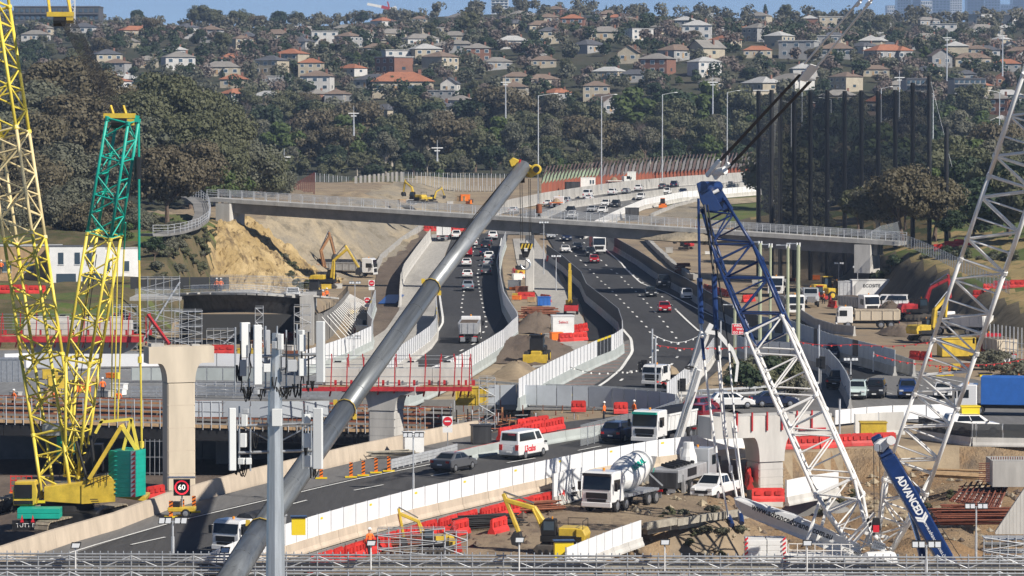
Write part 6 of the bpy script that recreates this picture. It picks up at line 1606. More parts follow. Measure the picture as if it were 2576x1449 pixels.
# ------------------------------------------------------------------ scaffolds
def scaffold(label, x0, x1, yt, yb, Y, nx, lifts, dep=1.6, boards=True, stairs=False, group='tube scaffolds around the works', r=.03, mesh=False):
 t = thing('scaffold', label, 'scaffold', A(x0, yb, Y), wp=True, group=group)
 for k, dy in enumerate((0, dep)):
  for i in range(nx + 1):
   x = x0 + (x1 - x0) * i / nx
   utube('standard', 'galv_light', t, A(x, yb, Y + dy), A(x, yt - (i * 5) % 9, Y + dy), r)
  for j in range(lifts + 1):
   y = yb + (yt - yb) * (j + .3) / (lifts + .3); utube('ledger', 'galv', t, A(x0, y, Y + dy), A(x1, y, Y + dy), r); utube('ledger', 'galv', t, A(x0, y - 4, Y + dy), A(x1, y - 4, Y + dy), r * .9)
 for j in range(lifts + 1):
  y = yb + (yt - yb) * (j + .3) / (lifts + .3)
  for i in range(nx + 1):
   x = x0 + (x1 - x0) * i / nx; utube('transom', 'galv', t, A(x, y, Y), A(x, y, Y + dep), r)
  if boards and j > 0: ubeam('scaffold_board', 'galv_light' if j % 2 else 'timber_grey', t, A(x0, y + 1, Y + dep / 2), A(x1, y + 1, Y + dep / 2), dep * .85, .07)
  if j < lifts: utube('brace', 'galv_light', t, A(x0 if j % 2 else x1, y, Y - .06), A(x1 if j % 2 else x0, y + (yt - yb) / (lifts + .3), Y - .06), r)
 if stairs:
  a, b = A(x0, yb, Y - .4), A(x1, yt + 10, Y - .4)
  for s in (0, .5): ubeam('stair_stringer', 'galv_light', t, a + Vector((0, s, 0)), b + Vector((0, s, 0)), .1, .16)
  for i in range(9): ubox('stair_tread', 'galv', t, a.lerp(b, (i + .5) / 9) + Vector((0, .25, 0)), (.35, .7, .05))
 return t
scaffold('scaffold tower with stair in front of the dark steel span', 352, 452, 700, 868, 424, 5, 6, 2.2, stairs=True); scaffold('scaffold wrapped round the concrete headstock behind the crane', 440, 508, 782, 882, 415, 4, 5, 2.4)
scaffold('low scaffold beside the red boom lift', 285, 345, 770, 880, 420, 4, 5, 2.0); scaffold('scaffold stair below the dark steel span', 520, 590, 830, 905, 418, 4, 4, 1.6, stairs=True); scaffold('scaffold bay at the abutment end of the dark steel span', 740, 782, 770, 862, 425, 2, 4, 1.8)
scaffold('scaffold tower beside the steel span soffit', 642, 662, 774, 868, 420, 1, 5, 1.6); scaffold('scaffold frame with red clips in front of the small excavator', 950, 1118, 1330, 1405, 205, 6, 4, 1.6, boards=False, r=.028); scaffold('tall thin scaffold standards by the red barriers', 1120, 1175, 1340, 1405, 204, 2, 3, 1.2, boards=False)
scaffold('scaffold stack in front of the precast wing wall', 2475, 2576, 1352, 1440, 205, 5, 5, 2.0); scaffold('scaffold around the pump truck gantry', 2500, 2548, 1095, 1160, 300, 2, 2, 1.2, boards=False)
scaffold('scaffold deck under the grey hoarding behind the formwork', 470, 640, 965, 1000, 352, 7, 1, 1.6); scaffold('scaffold frame at the end of the formwork deck', 1205, 1245, 950, 1095, 322, 2, 6, 1.6)
# ------------------------------------------------------------------ curved steel span, raked wall, abutment fill
def steel_span():
 t = thing('steel_span', 'dark curved steel bridge span with galvanised reinforcement along its deck', 'bridge', A(500, 800, 432), wp=True); o = t.location
 P0, P1, P2 = [], [], []
 for k in range(15):
  f = k / 14; x = 462 + f * 316; yt = 742 + f * 10 - 8 * sin(pi * f) + 2; Y = 436 - 6 * sin(pi * f)
  P0.append(A(x, yt, Y - .8)); P1.append(A(x, yt + 16, Y)); P2.append(A(x - 2, yt + 46 - 5 * f, Y + 1.0))
 for k in range(14):
  a, b = P0[k] - o, P0[k + 1] - o; c, d = P1[k] - o, P1[k + 1] - o; e, f = P2[k] - o, P2[k + 1] - o
  x = MB().quad(a, b, d, c).quad(c, d, f, e).quad(e, f, f + Vector((0, 7, 0)), e + Vector((0, 7, 0))).build('girder_plate', 'steel_dark'); x.parent = t
  ubeam('bottom_flange', 'steel_black', t, P2[k], P2[k + 1], .7, .08); ubeam('deck_edge', 'concrete', t, P0[k] + Vector((0, .6, .1)), P0[k + 1] + Vector((0, .6, .1)), 1.4, .25)
  ubeam('deck_slab', 'concrete', t, P0[k] + Vector((0, 5, .05)), P0[k + 1] + Vector((0, 5, .05)), 9, .2)
 m = MB()
 for j in range(90):
  f = .06 + .90 * j / 90; x = 462 + f * 316; yt = 742 + f * 10 - 8 * sin(pi * f); Y = 435 - 6 * sin(pi * f)
  a, b = A(x, yt - 1, Y), A(x, yt - 24, Y)
  utube('starter_bar', 'galv_light', t, a, b, .03)
  if f > .2: utube('starter_bar', 'galv', t, A(x, yt - 24, Y + 6), A(x, yt - 48, Y + 6), .022)
 for z in (4, 10, 16, 22):
  for k in range(14): utube('long_bar', 'galv_light', t, A(462 + k * 22.5, 742 + k * .7 - 8 * sin(pi * k / 14) - z, 435 - 6 * sin(pi * k / 14)), A(462 + (k + 1) * 22.5, 742 + (k + 1) * .7 - 8 * sin(pi * (k + 1) / 14) - z, 435 - 6 * sin(pi * (k + 1) / 14)), .025)
 for z in (32, 40, 47):
  for k in range(3, 14): utube('long_bar', 'galv', t, A(462 + k * 22.5, 742 - z, 441 - 6 * sin(pi * k / 14)), A(462 + (k + 1) * 22.5, 742 - z, 441 - 6 * sin(pi * (k + 1) / 14)), .022)
 ubox('abutment', 'concrete', t, A(776, 805, 437) , (1.6, 9, 6.6)); ubox('painted_shade_sheet', 'shade_net', t, A(640, 850, 446), (19, .3, 6))  # dark sheet added to stand in for the shade under the span
 for k in range(5): ubeam('dust_net', 'shade_net', t, A(328 + k * 50, 712, 447), A(378 + k * 50 - 2, 712, 447), .05, 1.5)
 for k in range(9): ubeam('edge_mesh', 'mesh_fence', t, A(340 + k * 12.5, 735, 432), A(352 + k * 12.5, 735, 432), .04, .9)
 ubeam('deck_slab', 'concrete', t, A(336, 748, 436), A(462, 748, 436), 9, .4)
steel_span()
def raked_wall():
 t = thing('raked_wall', 'retaining wall of dark formwork held up by rows of white raking props', 'wall', A(800, 860, 425), wp=True)
 pts = [(796, 792, 436), (815, 790, 440), (835, 778, 452), (850, 765, 470), (862, 752, 490), (870, 742, 510), (876, 734, 530)]
 P = resample([A(*p) for p in pts], 24)
 for a, b in zip(P[:-1], P[1:]):
  ubeam('form_panel', 'concrete_dark', t, Vector((a.x, a.y, a.z / 2 - .3)), Vector((b.x, b.y, b.z / 2 - .3)), .3, a.z + .8)
  d = (b - a).normalized(); n = Vector((d.y, -d.x, 0)).normalized()
  for k in (.5,):
   q = a.lerp(b, k); utube('raking_prop', 'white_paint', t, q + n * .2 - Vector((0, 0, .3)), Vector((q.x, q.y, .1)) + n * 2.8, .06)
  utube('guard_post', 'steel_black', t, a, a + Vector((0, 0, 1.1)), .03)
 mb = MB(); o = t.location
 L = [A(778, 745, 440), A(790, 735, 470), A(770, 735, 510), A(760, 728, 560)]; Rr = [A(796, 790, 436), A(850, 765, 470), A(870, 742, 510), A(885, 725, 570)]
 for i in range(3): mb.quad(L[i] - o, Rr[i] - o, Rr[i + 1] - o, L[i + 1] - o)
 x = mb.build('fill_surface', 'ground_dirt'); x.parent = t
raked_wall()
def low_wall(label, pts, h, m, w=.5, step=3.0, name='barrier_wall', conv=R, cat='barrier', group=None, jitter=0., unit_name='barrier_unit'):
 P = [conv(*p) for p in pts]; t = thing(name, label, cat, P[0], wp=True, group=group)
 for i, (a, b) in enumerate(along(P, step)):
  j = random.uniform(-jitter, jitter); d = (b - a).normalized()
  ubeam(unit_name, m, t, a + d * .04 + Vector((0, 0, h / 2 + j)), b - d * .04 + Vector((0, 0, h / 2 + j)), w, h)
 return t
low_wall('low pale concrete edging at the foot of the graded bank', [(1060, 578), (1010, 612), (960, 655), (942, 690)], 1.1, 'concrete', .5)
low_wall('row of rough concrete blocks edging the dirt beside the inbound road', [(1625, 605), (1660, 640), (1690, 668), (1735, 700), (1750, 705)], .9, 'concrete', .8, 1.5, jitter=.12)
low_wall('rows of concrete blocks and timber along the far works', [(1640, 545), (1700, 520), (1760, 505), (1830, 495)], .7, 'concrete', .7, 2, jitter=.1)
# ------------------------------------------------------------------ fences, guard rails and panel rows across the cross street
hoarding('row of grey hoarding panels behind the orange clad worker', [(1215, 968), (1300, 968), (1400, 970), (1480, 972), (1540, 975), (1600, 980), (1660, 985), (1700, 992)], 2.1, .2, 1.9, 'grey_panel', None, z=.0)
hoarding('grey mesh hoarding panels closing the formwork area', [(1700, 992), (1708, 1005), (1640, 1030), (1560, 1045), (1460, 1070)], 1.9, .15, 1.7, 'mesh_fence', None, z=.0, toprail=True)
hoarding('grey hoarding panels behind the cream pier', [(440, 1008), (560, 1008), (700, 1010), (830, 1008)], 1.6, .1, 2.2, 'grey_panel', None, z=0.)
hoarding('white hoarding with louvred green panels behind the cream pier', [(250, 890), (350, 890), (470, 888), (620, 890), (720, 892)], 1.6, .2, 3.0, 'white_panel', None, z=0.)
hoarding('row of pale louvred barrier panels beyond the cream pier', [(330, 925), (480, 925), (600, 926), (700, 928)], 1.5, .2, 1.8, 'concrete_green', None, z=0.)
hoarding('white hoarding panels behind the yellow crane booms', [(10, 890), (80, 888), (170, 890), (250, 890)], 1.8, .2, 3.0, 'white_panel', None, z=0.)
def guard_rail(label, pts, zz, n_rails, h, m='galv', z0=0., step=2.5, conv=None, mats=None, name='guard_rail', r=.06, beam=True):
 P = [G(x, y, z0) for x, y in pts]; t = thing(name, label, 'guard rail', P[0], wp=True)
 for a, b in along(P, step):
  for k in range(n_rails):
   z = h * (k + 1) / n_rails
   if beam: ubeam('rail', m, t, a + Vector((0, 0, z)), b + Vector((0, 0, z)), .06, .22)
   else: utube('rail', m, t, a + Vector((0, 0, z)), b + Vector((0, 0, z)), r)
  ubeam('post', m, t, a, a + Vector((0, 0, h + .06)), .1)
 return t
guard_rail('double grey guard rail along the cross street', [(1130, 975), (1290, 990), (1500, 998), (1700, 1008), (1830, 1010)], 0, 2, 1.0)
guard_rail('double pale guard rail behind the traffic island', [(1760, 1008), (1900, 1000), (2010, 990), (2060, 988)], 0, 2, 1.0, 'galv_light')
guard_rail('grey guard rail behind the cream pier', [(330, 1000), (520, 1000), (720, 1004), (830, 1004)], 0, 3, 1.0)
guard_rail('stacked steel guard rails guarding the ramp shoulder', [(985, 1183), (1060, 1165), (1100, 1156), (1150, 1142)], 0, 3, .75, 'galv_light', z0=0.03, step=1.3)
hoarding('long pale steel barrier with red top along the ramp road', [(1100, 1146), (1200, 1122), (1290, 1104), (1420, 1082), (1520, 1066)], .95, .93, 4, 'red_plastic', 'concrete_green', z=0.0, post=None)
# ------------------------------------------------------------------ vehicles
def wheel(parent, x, y, r, w, rim='rim', twin=False):
 s = 1 if y > 0 else -1
 o = MB().lathe([(r * .55, -w / 2), (r * .93, -w / 2), (r, -w * .3), (r, w * .3), (r * .93, w / 2), (r * .55, w / 2)], (x, y, r), (0, 1, 0), 14).build('wheel', 'rubber', parent)
 MB().lathe([(r * .2, -.03), (r * .6, -.02), (r * .62, .03), (r * .15, .05)], (x, y + s * (w / 2 - .01), r), (0, s, 0), 10).build('rim', rim, o)
 return o
def frustum(z0, z1, b, tp, w0, w1):
 return [Vector(v) for v in [(b[0], -w0, z0), (b[1], -w0, z0), (b[1], w0, z0), (b[0], w0, z0), (tp[0], -w1, z1), (tp[1], -w1, z1), (tp[1], w1, z1), (tp[0], w1, z1)]]
def pane(parent, name, q, u0, u1, v0, v1, m, off=.012):
 a, b, c, d = q    # bottom-left, bottom-right, top-right, top-left
 P = lambda u, v: (a.lerp(b, u)).lerp(d.lerp(c, u), v)
 n = (b - a).cross(d - a).normalized() * off
 return MB().quad(P(u0, v0) + n, P(u1, v0) + n, P(u1, v1) + n, P(u0, v1) + n).build(name, m, parent)
CARS = {
'sedan': dict(L=4.6, W=1.8, prof=[(-2.25, .32), (-2.32, .6), (-2.25, .98), (-1.55, 1.04), (.95, 1.0), (1.75, .88), (2.2, .7), (2.28, .32)], z=(1.0, 1.45), b=(-1.75, 1.15), t=(-.95, .35), wb=(-1.35, 1.38)),
'hatch': dict(L=4.2, W=1.78, prof=[(-2.0, .32), (-2.1, .6), (-2.05, 1.0), (-1.8, 1.06), (.95, 1.0), (1.65, .9), (2.02, .7), (2.1, .32)], z=(1.0, 1.5), b=(-2.0, 1.15), t=(-1.55, .3), wb=(-1.25, 1.3)),
'suv': dict(L=4.7, W=1.88, prof=[(-2.2, .38), (-2.3, .75), (-2.25, 1.15), (-2.0, 1.2), (1.0, 1.14), (1.9, 1.02), (2.25, .8), (2.3, .38)], z=(1.14, 1.74), b=(-2.2, 1.2), t=(-1.8, .35), wb=(-1.35, 1.42)),
'ute': dict(L=5.3, W=1.9, prof=[(-2.6, .5), (-2.65, .8), (-2.62, 1.15), (-.75, 1.18), (1.25, 1.16), (2.25, 1.06), (2.6, .85), (2.65, .4)], z=(1.14, 1.82), b=(-.9, 1.5), t=(-.6, .65), wb=(-1.6, 1.65)),
'van': dict(L=5.3, W=1.9, prof=[(-2.55, .35), (-2.62, .7), (-2.6, 1.2), (1.5, 1.25), (2.1, 1.12), (2.5, .8), (2.6, .35)], z=(1.15, 2.28), b=(-2.6, 2.1), t=(-2.45, 1.15), wb=(-1.5, 1.6)),
}
CARP = {}
def car_proto(k):
 c = CARS[k]; t = thing('car', '', 'car', (0, 0, -400)); w = c['W'] / 2
 MB().side(c['prof'], -w, w).build('body', 'paint_white', t, bevel=.07)
 MB().box((0, 0, .3), (c['L'] * .86, c['W'] * .9, .28)).build('sill', 'black', t)
 fr = frustum(c['z'][0], c['z'][1], c['b'], c['t'], w * .95, w * (.76 if k != 'van' else .86))
 MB().hexa(fr).build('cabin', 'paint_white', t, bevel=.05)
 p = fr
 pane(t, 'windscreen', (p[1], p[2], p[6], p[5]), .07, .93, .1, .9, 'glass'); pane(t, 'rear_window', (p[3], p[0], p[4], p[7]), .1, .9, .35 if k == 'van' else .15, .88, 'glass')
 spl = [(.12, .5), (.53, .88)] if k != 'van' else [(.04, .68), (.74, .93)]
 for u0, u1 in spl:
  pane(t, 'side_window', (p[0], p[1], p[5], p[4]), u0, u1, .3 if k == 'van' else .12, .86, 'glass'); pane(t, 'side_window', (p[2], p[3], p[7], p[6]), 1 - u1, 1 - u0, .3 if k == 'van' else .12, .86, 'glass')
 r = .33 if k in ('sedan', 'hatch') else .37
 for x in c['wb']:
  for s in (-1, 1): wheel(t, x, s * (w - .1), r, .22)
 xf, xr = c['prof'][-2][0], c['prof'][1][0]; zf = c['prof'][-2][1]
 for s in (-1, 1):
  MB().box((xf - .02, s * w * .72, zf + .02), (.16, .38, .15)).build('headlight', 'head_lamp', t); MB().box((xr + .01, s * w * .78, .85 if k != 'van' else 1.0), (.1, .28, .18 if k != 'van' else .45)).build('tail_light', 'lamp_red', t)
  MB().box((c['b'][1] - .25, s * (w + .1), c['z'][0] + .06), (.12, .2, .14)).build('mirror', 'black', t)
 MB().box((xf + .03, 0, zf - .18), (.1, w * 1.1, .22)).build('grille', 'black', t); MB().box((c['prof'][-1][0] + .01, 0, .45), (.06, .42, .11)).build('number_plate', 'sign_white', t); MB().box((c['prof'][1][0] - .0, 0, .62), (.06, .42, .11)).build('number_plate', 'sign_white', t)
 if k == 'suv':
  for s in (-1, 1): MB().tube((-1.5, s * w * .7, 1.79), (.2, s * w * .7, 1.79), .03, n=5).build('roof_rail', 'black', t)
 if k == 'ute': MB().box((-1.75, 0, 1.185), (1.6, 1.6, .02)).build('tray', 'black', t)
 CARP[k] = t
for k in CARS: car_proto(k)
PN = dict(white='white', silver='silver', grey='grey', dark='black', navy_car='dark navy', red='red', blue_car='deep blue', pale_green='pale green', maroon_car='maroon', steel_blue='steel blue')
KN = dict(sedan='sedan', hatch='hatchback', suv='four wheel drive', ute='utility', van='van')
def car(k, col, p, rz, where, group=None, sc=1.):
 o = copy_tree(CARP[k], name={'van': 'van', 'ute': 'utility_vehicle'}.get(k, 'car'), loc=p, rz=rz, scale=sc); repaint(o, 'paint_white', 'paint_' + col)
 return tag(o, f'{PN[col]} {KN[k]} {where}', 'van' if k == 'van' else 'car', group)
def lane_dir(x, y, x2, y2): a, b = R(x, y), R(x2, y2); return dirz(a, b)
OUT = 'cars heading away on the outbound carriageway'
for k, c, x, y, wh in [('suv', 'steel_blue', 1178, 731, 'last in the outbound queue behind the footbridge shadow'), ('hatch', 'white', 1176, 699, 'ahead of the steel blue car on the outbound carriageway'), ('sedan', 'white', 1174, 669, 'close behind the red and white van'),
     ('van', 'red', 1176, 644, 'in the outbound queue'), ('hatch', 'white', 1190, 619, 'ahead of the red van near the footbridge'), ('ute', 'grey', 1224, 692, 'at the tail of the outbound fast lane queue'), ('sedan', 'silver', 1228, 669, 'in the outbound fast lane queue'),
     ('suv', 'white', 1231, 655, 'with spare wheel in the outbound fast lane queue'), ('sedan', 'navy_car', 1219, 643, 'in the outbound fast lane queue'), ('suv', 'dark', 1222, 626, 'in the outbound fast lane queue'), ('hatch', 'grey', 1228, 615, 'near the front of the outbound fast lane queue'), ('suv', 'white', 1240, 602, 'leading the outbound fast lane queue'),
     ('ute', 'white', 1148, 601, 'beside the white semi trailer below the footbridge')]:
 car(k, c, R(x, y, .08), lane_dir(x, y, x + (y - 600) * .08 + 4, y - 22), wh, OUT)
IN = 'cars coming in on the inbound carriageway'
for k, c, x, y, wh in [('sedan', 'white', 1422, 635, 'leading the inbound lane beside the mesh fence'), ('sedan', 'dark', 1452, 628, 'beside the white semi trailer on inbound lanes'), ('suv', 'dark', 1485, 644, 'in front of the white semi trailer'), ('hatch', 'red', 1494, 661, 'with white bonnet in front of the black four wheel drive'),
     ('suv', 'navy_car', 1425, 606, 'just emerging from below the footbridge'), ('hatch', 'silver', 1385, 600, 'below the footbridge beside the mesh fence'), ('hatch', 'white', 1466, 594, 'below the footbridge'), ('hatch', 'dark', 1637, 746, 'beside the big pickup on the inbound lanes'), ('suv', 'white', 1728, 754, 'in the outer inbound lane behind the big pickup'),
     ('hatch', 'red', 1671, 785, 'alone in the middle of the inbound lanes')]:
 car(k, c, R(x, y, .08), lane_dir(x, y, x + 26, y + 27), wh, IN)
car('ute', 'dark', R(1669, 722, .08), lane_dir(1669, 722, 1695, 749), 'big pickup with chrome grille beside the mesh fence', IN, 1.12)
FAR = 'cars on the distant freeway'
for k, c, x, y, wh in [('sedan', 'white', 1292, 536, 'at the near end of the distant outbound lanes'), ('sedan', 'white', 1380, 518, 'beside the laden flatbed truck far away'), ('suv', 'silver', 1425, 513, 'past the laden flatbed truck far away'), ('van', 'white', 1479, 499, 'on the distant outbound lanes'), ('sedan', 'white', 1482, 505, 'below the white van far away'),
     ('suv', 'white', 1541, 491, 'alone on the distant outbound lanes'), ('sedan', 'silver', 1575, 487, 'far along the distant outbound lanes'), ('suv', 'white', 1607, 481, 'near the poster wall far away'), ('sedan', 'grey', 1667, 475, 'near the poster wall far away'), ('suv', 'navy_car', 1697, 471, 'near the poster wall far away')]:
 car(k, c, R(x, y, .05), lane_dir(x, y, x + 30, y - 9), wh, FAR)
for k, c, x, y, wh in [('suv', 'dark', 1435, 538, 'coming towards the footbridge far away'), ('ute', 'white', 1440, 550, 'about to pass under the footbridge'), ('sedan', 'silver', 1489, 533, 'on the distant inbound lanes'), ('suv', 'white', 1516, 538, 'beside the white hoarding far away'), ('suv', 'white', 1524, 520, 'behind another white one far away'), ('suv', 'dark', 1549, 521, 'beside the white hoarding far away'),
     ('suv', 'white', 1612, 503, 'before the overhead sign far away'), ('ute', 'white', 1678, 490, 'far along the distant inbound lanes'), ('sedan', 'navy_car', 1718, 488, 'far along the distant inbound lanes'), ('hatch', 'white', 1838, 470, 'by the end of the distant white hoarding'), ('suv', 'steel_blue', 1875, 468, 'by the end of the distant white hoarding')]:
 car(k, c, R(x, y, .05), lane_dir(x, y, x - 28, y + 12), wh, FAR)
CRS = 'cars waiting at the intersection'
for k, c, x, y, rz, wh in [('suv', 'pale_green', 2158, 1001, -1.75, 'waiting at the intersection stop line'), ('suv', 'dark', 2203, 998, -1.75, 'waiting beside the pale green one'), ('suv', 'blue_car', 2283, 999, -1.65, 'waiting in the middle of the intersection'), ('sedan', 'white', 2372, 999, -1.7, 'behind the leaning white mast at the intersection'),
      ('hatch', 'white', 1842, 1026, .15, 'crossing below the guard rail'), ('hatch', 'maroon_car', 1763, 1038, 1.0, 'beside the white pump boom'), ('suv', 'maroon_car', 1772, 1062, 1.1, 'beside the wide concrete headstock'), ('sedan', 'navy_car', 1948, 1022, .1, 'passing behind the wide concrete headstock'), ('suv', 'navy_car', 2098, 904, -1.9, 'coming round the slip road curve'), ('ute', 'dark', 2110, 975, 1.3, 'beyond the traffic island')]:
 car(k, c, G(x, y, .05), rz, wh, CRS)
rd0 = dirz(G(1001, 1214), G(1194, 1179))
car('sedan', 'grey', G(1142, 1183, .05), rd0, 'driving up the ramp road behind the white taxi van')
cab = car('van', 'white', G(1318, 1150, .05), rd0, 'taxi with red lettering on the ramp road', None, 1.0)
text('lettering', '13cabs', 'sign_red', cab, (-.75, -.962, .82), (pi / 2, 0, 0), .72, bold=.025); text('lettering', '13cabs', 'sign_red', cab, (-2.56, -.2, 2.06), (pi / 2, 0, -pi / 2), .26)
car('suv', 'navy_car', G(1562, 1109, .05), rd0 + .05, 'ahead of the taxi van on the ramp road'); car('sedan', 'dark', G(1690, 1078, .05), rd0, 'beyond the white tipper on the ramp road')
car('ute', 'white', G(1800, 1252, -1.4), -2.05, 'parked in the yard below the wide headstock', None, 1.02); car('suv', 'white', G(2452, 1092, .0), .1, 'with roof racks parked behind the black mesh fence'); car('ute', 'white', G(2400, 1092, .0), .15, 'parked behind the black mesh fence')
car('ute', 'white', A(737, 758, 455), -1.5, 'parked on the embankment beside the road roller'); car('van', 'white', R(2238, 782, 0), 2.95, 'minibus parked below the dark embankment', None, 1.05)
def truck(label, p, rz, body='tipper', cabcol='white', naxle=(2.2, -1.6, -2.9), L=8.2, bodycol='alu', cab_h=2.9, hood=False, visor=None, sc=1., tarp=None, group=None, bodyL=None, trailer=False):
 t = thing('truck', label, 'truck', p, rz, group); W = 1.22; xf = L / 2
 cm = 'paint_' + cabcol
 if hood:
  MB().side([(xf - 3.6, .9), (xf - .1, .9), (xf, 1.3), (xf - .2, 1.75), (xf - 1.5, 1.95), (xf - 1.8, 2.75), (xf - 3.6, 2.85)], -W * .92, W * .92).build('cab', cm, t, bevel=.08)
  q = [Vector((xf - 1.48, -W * .85, 1.95)), Vector((xf - 1.48, W * .85, 1.95)), Vector((xf - 1.78, W * .8, 2.75)), Vector((xf - 1.78, -W * .8, 2.75))]; pane(t, 'windscreen', q, .05, .95, .08, .92, 'glass', .02)
  MB().box((xf - .02, 0, 1.25), (.12, 1.2, .8)).build('grille', 'chrome', t); cx0 = xf - 3.6
  for s in (-1, 1): MB().box((xf - 2.5, s * (W * .92 + .01), 2.3), (1.0, .03, .6)).build('side_window', 'glass', t)
 else:
  MB().side([(xf - 2.1, .75), (xf - .02, .75), (xf, 1.6), (xf - .18, cab_h - .2), (xf - .5, cab_h), (xf - 2.1, cab_h)], -W, W).build('cab', cm, t, bevel=.08)
  q = [Vector((xf + .01, -W, 1.65)), Vector((xf + .01, W, 1.65)), Vector((xf - .17, W, cab_h - .22)), Vector((xf - .17, -W, cab_h - .22))]; pane(t, 'windscreen', q, .05, .95, .05, .95, 'glass', .02)
  for s in (-1, 1): MB().box((xf - .85, s * (W + .01), 2.05), (1.0, .03, .75)).build('side_window', 'glass', t)
  MB().box((xf + .02, 0, 1.28), (.06, 1.7, .42)).build('grille', 'black', t); MB().box((xf + .03, 0, .62), (.2, 2.4, .36)).build('bumper', cm, t, bevel=.04); MB().box((xf + .04, 0, .93), (.06, 1.5, .18)).build('lower_grille', 'black', t)
  cx0 = xf - 2.1
  if visor: MB().box((xf + .02, 0, cab_h - .2), (.25, 2.2, .18)).build('sun_visor', visor, t)
 for s in (-1, 1):
  MB().box((xf + .05, s * .95, .78 if not hood else 1.1), (.1, .36, .2)).build('headlight', 'head_lamp', t); MB().box((xf - .15 if not hood else xf - 1.3, s * (W + .25), 1.95), (.12, .22, .62)).build('mirror', 'black', t)
 MB().tube((cx0 + .9, 0, cab_h + .02), (cx0 + .9, 0, cab_h + .2), .1, n=8).build('beacon', 'lamp_amber', t)
 MB().box(((-xf + cx0) / 2 + .3, 0, .82), (cx0 + xf + .6, .9, .3)).build('chassis', 'black', t)
 for x in naxle:
  for s in (-1, 1): wheel(t, x, s * (W - .17), .5, .34, 'rim')
 bl = bodyL or (cx0 + xf - .35); bx = -xf + bl / 2
 if body == 'tipper':
  b = MB().hexa([Vector(v) for v in [(bx - bl / 2, -W * .9, 1.15), (bx + bl / 2, -W * .9, 1.15), (bx + bl / 2, W * .9, 1.15), (bx - bl / 2, W * .9, 1.15), (bx - bl / 2, -W, 2.55), (bx + bl / 2, -W, 2.55), (bx + bl / 2, W, 2.55), (bx - bl / 2, W, 2.55)]]).build('tipper_body', bodycol, t)
  for s in (-1, 1):
   MB().beam((bx - bl / 2, s * W * 1.01, 2.5), (bx + bl / 2, s * W * 1.01, 2.5), .1, .14).build('top_rail', bodycol, b)
   for k in range(4 if bl < 6 else 7): MB().beam((bx - bl / 2 + bl * (k + .5) / (4 if bl < 6 else 7), s * W * .93, 1.2), (bx - bl / 2 + bl * (k + .5) / (4 if bl < 6 else 7), s * W * 1.02, 2.5), .08, .1).build('side_rib', bodycol, b)
  MB().box((bx, 0, 2.56), (bl * .94, W * 1.7, .03)).build('load', tarp or 'haul_dirt', t)
  if tarp: MB().lathe([(W * .8, -bl * .46), (W * .84, 0), (W * .8, bl * .46)], (bx, 0, 2.05), (1, 0, 0), 12).build('load_cover', tarp, t)
  MB().box((bx - bl / 2 - .06, 0, 1.85), (.08, W * 1.7, 1.25)).build('tailgate', bodycol, t)
  for s in (-.75, 0, .75): MB().box((bx - bl / 2 - .12, s, 1.85), (.08, .12, 1.25)).build('tailgate_rib', bodycol, t)
 elif body == 'box':
  MB().box((bx, 0, 2.35), (bl, W * 2.02, 2.6)).build('cargo_box', bodycol, t, bevel=.04); MB().box((bx - bl / 2 - .03, 0, 2.35), (.05, .06, 2.4)).build('door_seam', 'black', t)
 elif body == 'flat':
  MB().box((bx, 0, 1.2), (bl, W * 2, .18)).build('tray', bodycol, t); MB().lathe([(.2, -.1), (1.1, 0), (.7, .6), (.2, .9)], (bx, 0, 1.3), (0, 0, 1), 9).build('load', 'ground_dirt', t)
 for s in (-1, 1): MB().box((-xf - .02, s * .85, .85), (.08, .5, .16)).build('tail_light', 'lamp_red', t); MB().box((-xf - .05, s * .7, .55), (.04, .6, .55)).build('mud_flap', 'galv', t)
 if sc != 1: t.scale = (sc, sc, sc)
 return t
truck('grey steel tipper truck rear on outbound carriageway with laden dark load', R(1182, 858, .08), lane_dir(1175, 860, 1200, 815), 'tipper', 'white', (3.4, -1.2, -2.5, -3.7), 10.5, 'alu', bodyL=7.2)
truck('white semi trailer seen from behind below the footbridge', R(1117, 603, .08), lane_dir(1117, 603, 1128, 590), 'box', 'white', (3.5, -2.5, -3.7), 10, 'white_paint')
truck('white semi trailer truck with red trailer coming in under the footbridge', R(1503, 636, .08), lane_dir(1500, 632, 1526, 659), 'box', 'white', (4, -2.5, -3.7), 11, 'red_steel', 3.3)
truck('white cab over truck at the bottom of the inbound lanes', G(1672, 972, .08), -2.1, 'flat', 'white', (1.8, -1.8), 6, 'steel_black', 2.5, sc=.95)
truck('laden flatbed truck with orange tray on the distant freeway', R(1402, 522, .05), lane_dir(1402, 522, 1432, 513), 'flat', 'white', (2, -2), 7, 'orange_plastic', 2.6)
truck('white tipper with green visor coming down the ramp road', G(1672, 1112, .05), rd0 + pi + .06, 'tipper', 'white', (3.2, -1.6, -3.0), 9, 'white_paint', 3.0, visor='teal', tarp='black')
truck('white cab over truck driving past the grey crane boom', G(628, 1385, .05), rd0 + pi, 'tipper', 'white', (2.2, -2.2), 7, 'alu', 2.7, bodyL=4.4, sc=.82, tarp='steel_dark')
truck('white and blue curtain sided truck entering the intersection', G(2545, 1045, .0), 2.95, 'box', 'white', (3.0, -2.5, -3.7), 10.5, 'blue', 2.9)
truck('white tipper semi trailer below the graded bank', R(868, 696), -.25, 'tipper', 'white', (3.3, -1.5, -2.8, -4), 11, 'alu', 3.3, tarp='steel_dark')
YD = 'trucks standing in the muddy yard'
truck('white tipper parked side on beside the long grey concrete wall', R(2182, 826), pi - .03, 'tipper', 'white', (2.6, -1.7, -3.0), 8.2, 'concrete_cream', 2.9, group=YD); truck('white truck facing out between the timber power poles', R(1958, 742), -1.75, 'tipper', 'white', (2.6, -1.7, -3.0), 9, 'alu', 3.1, group=YD)
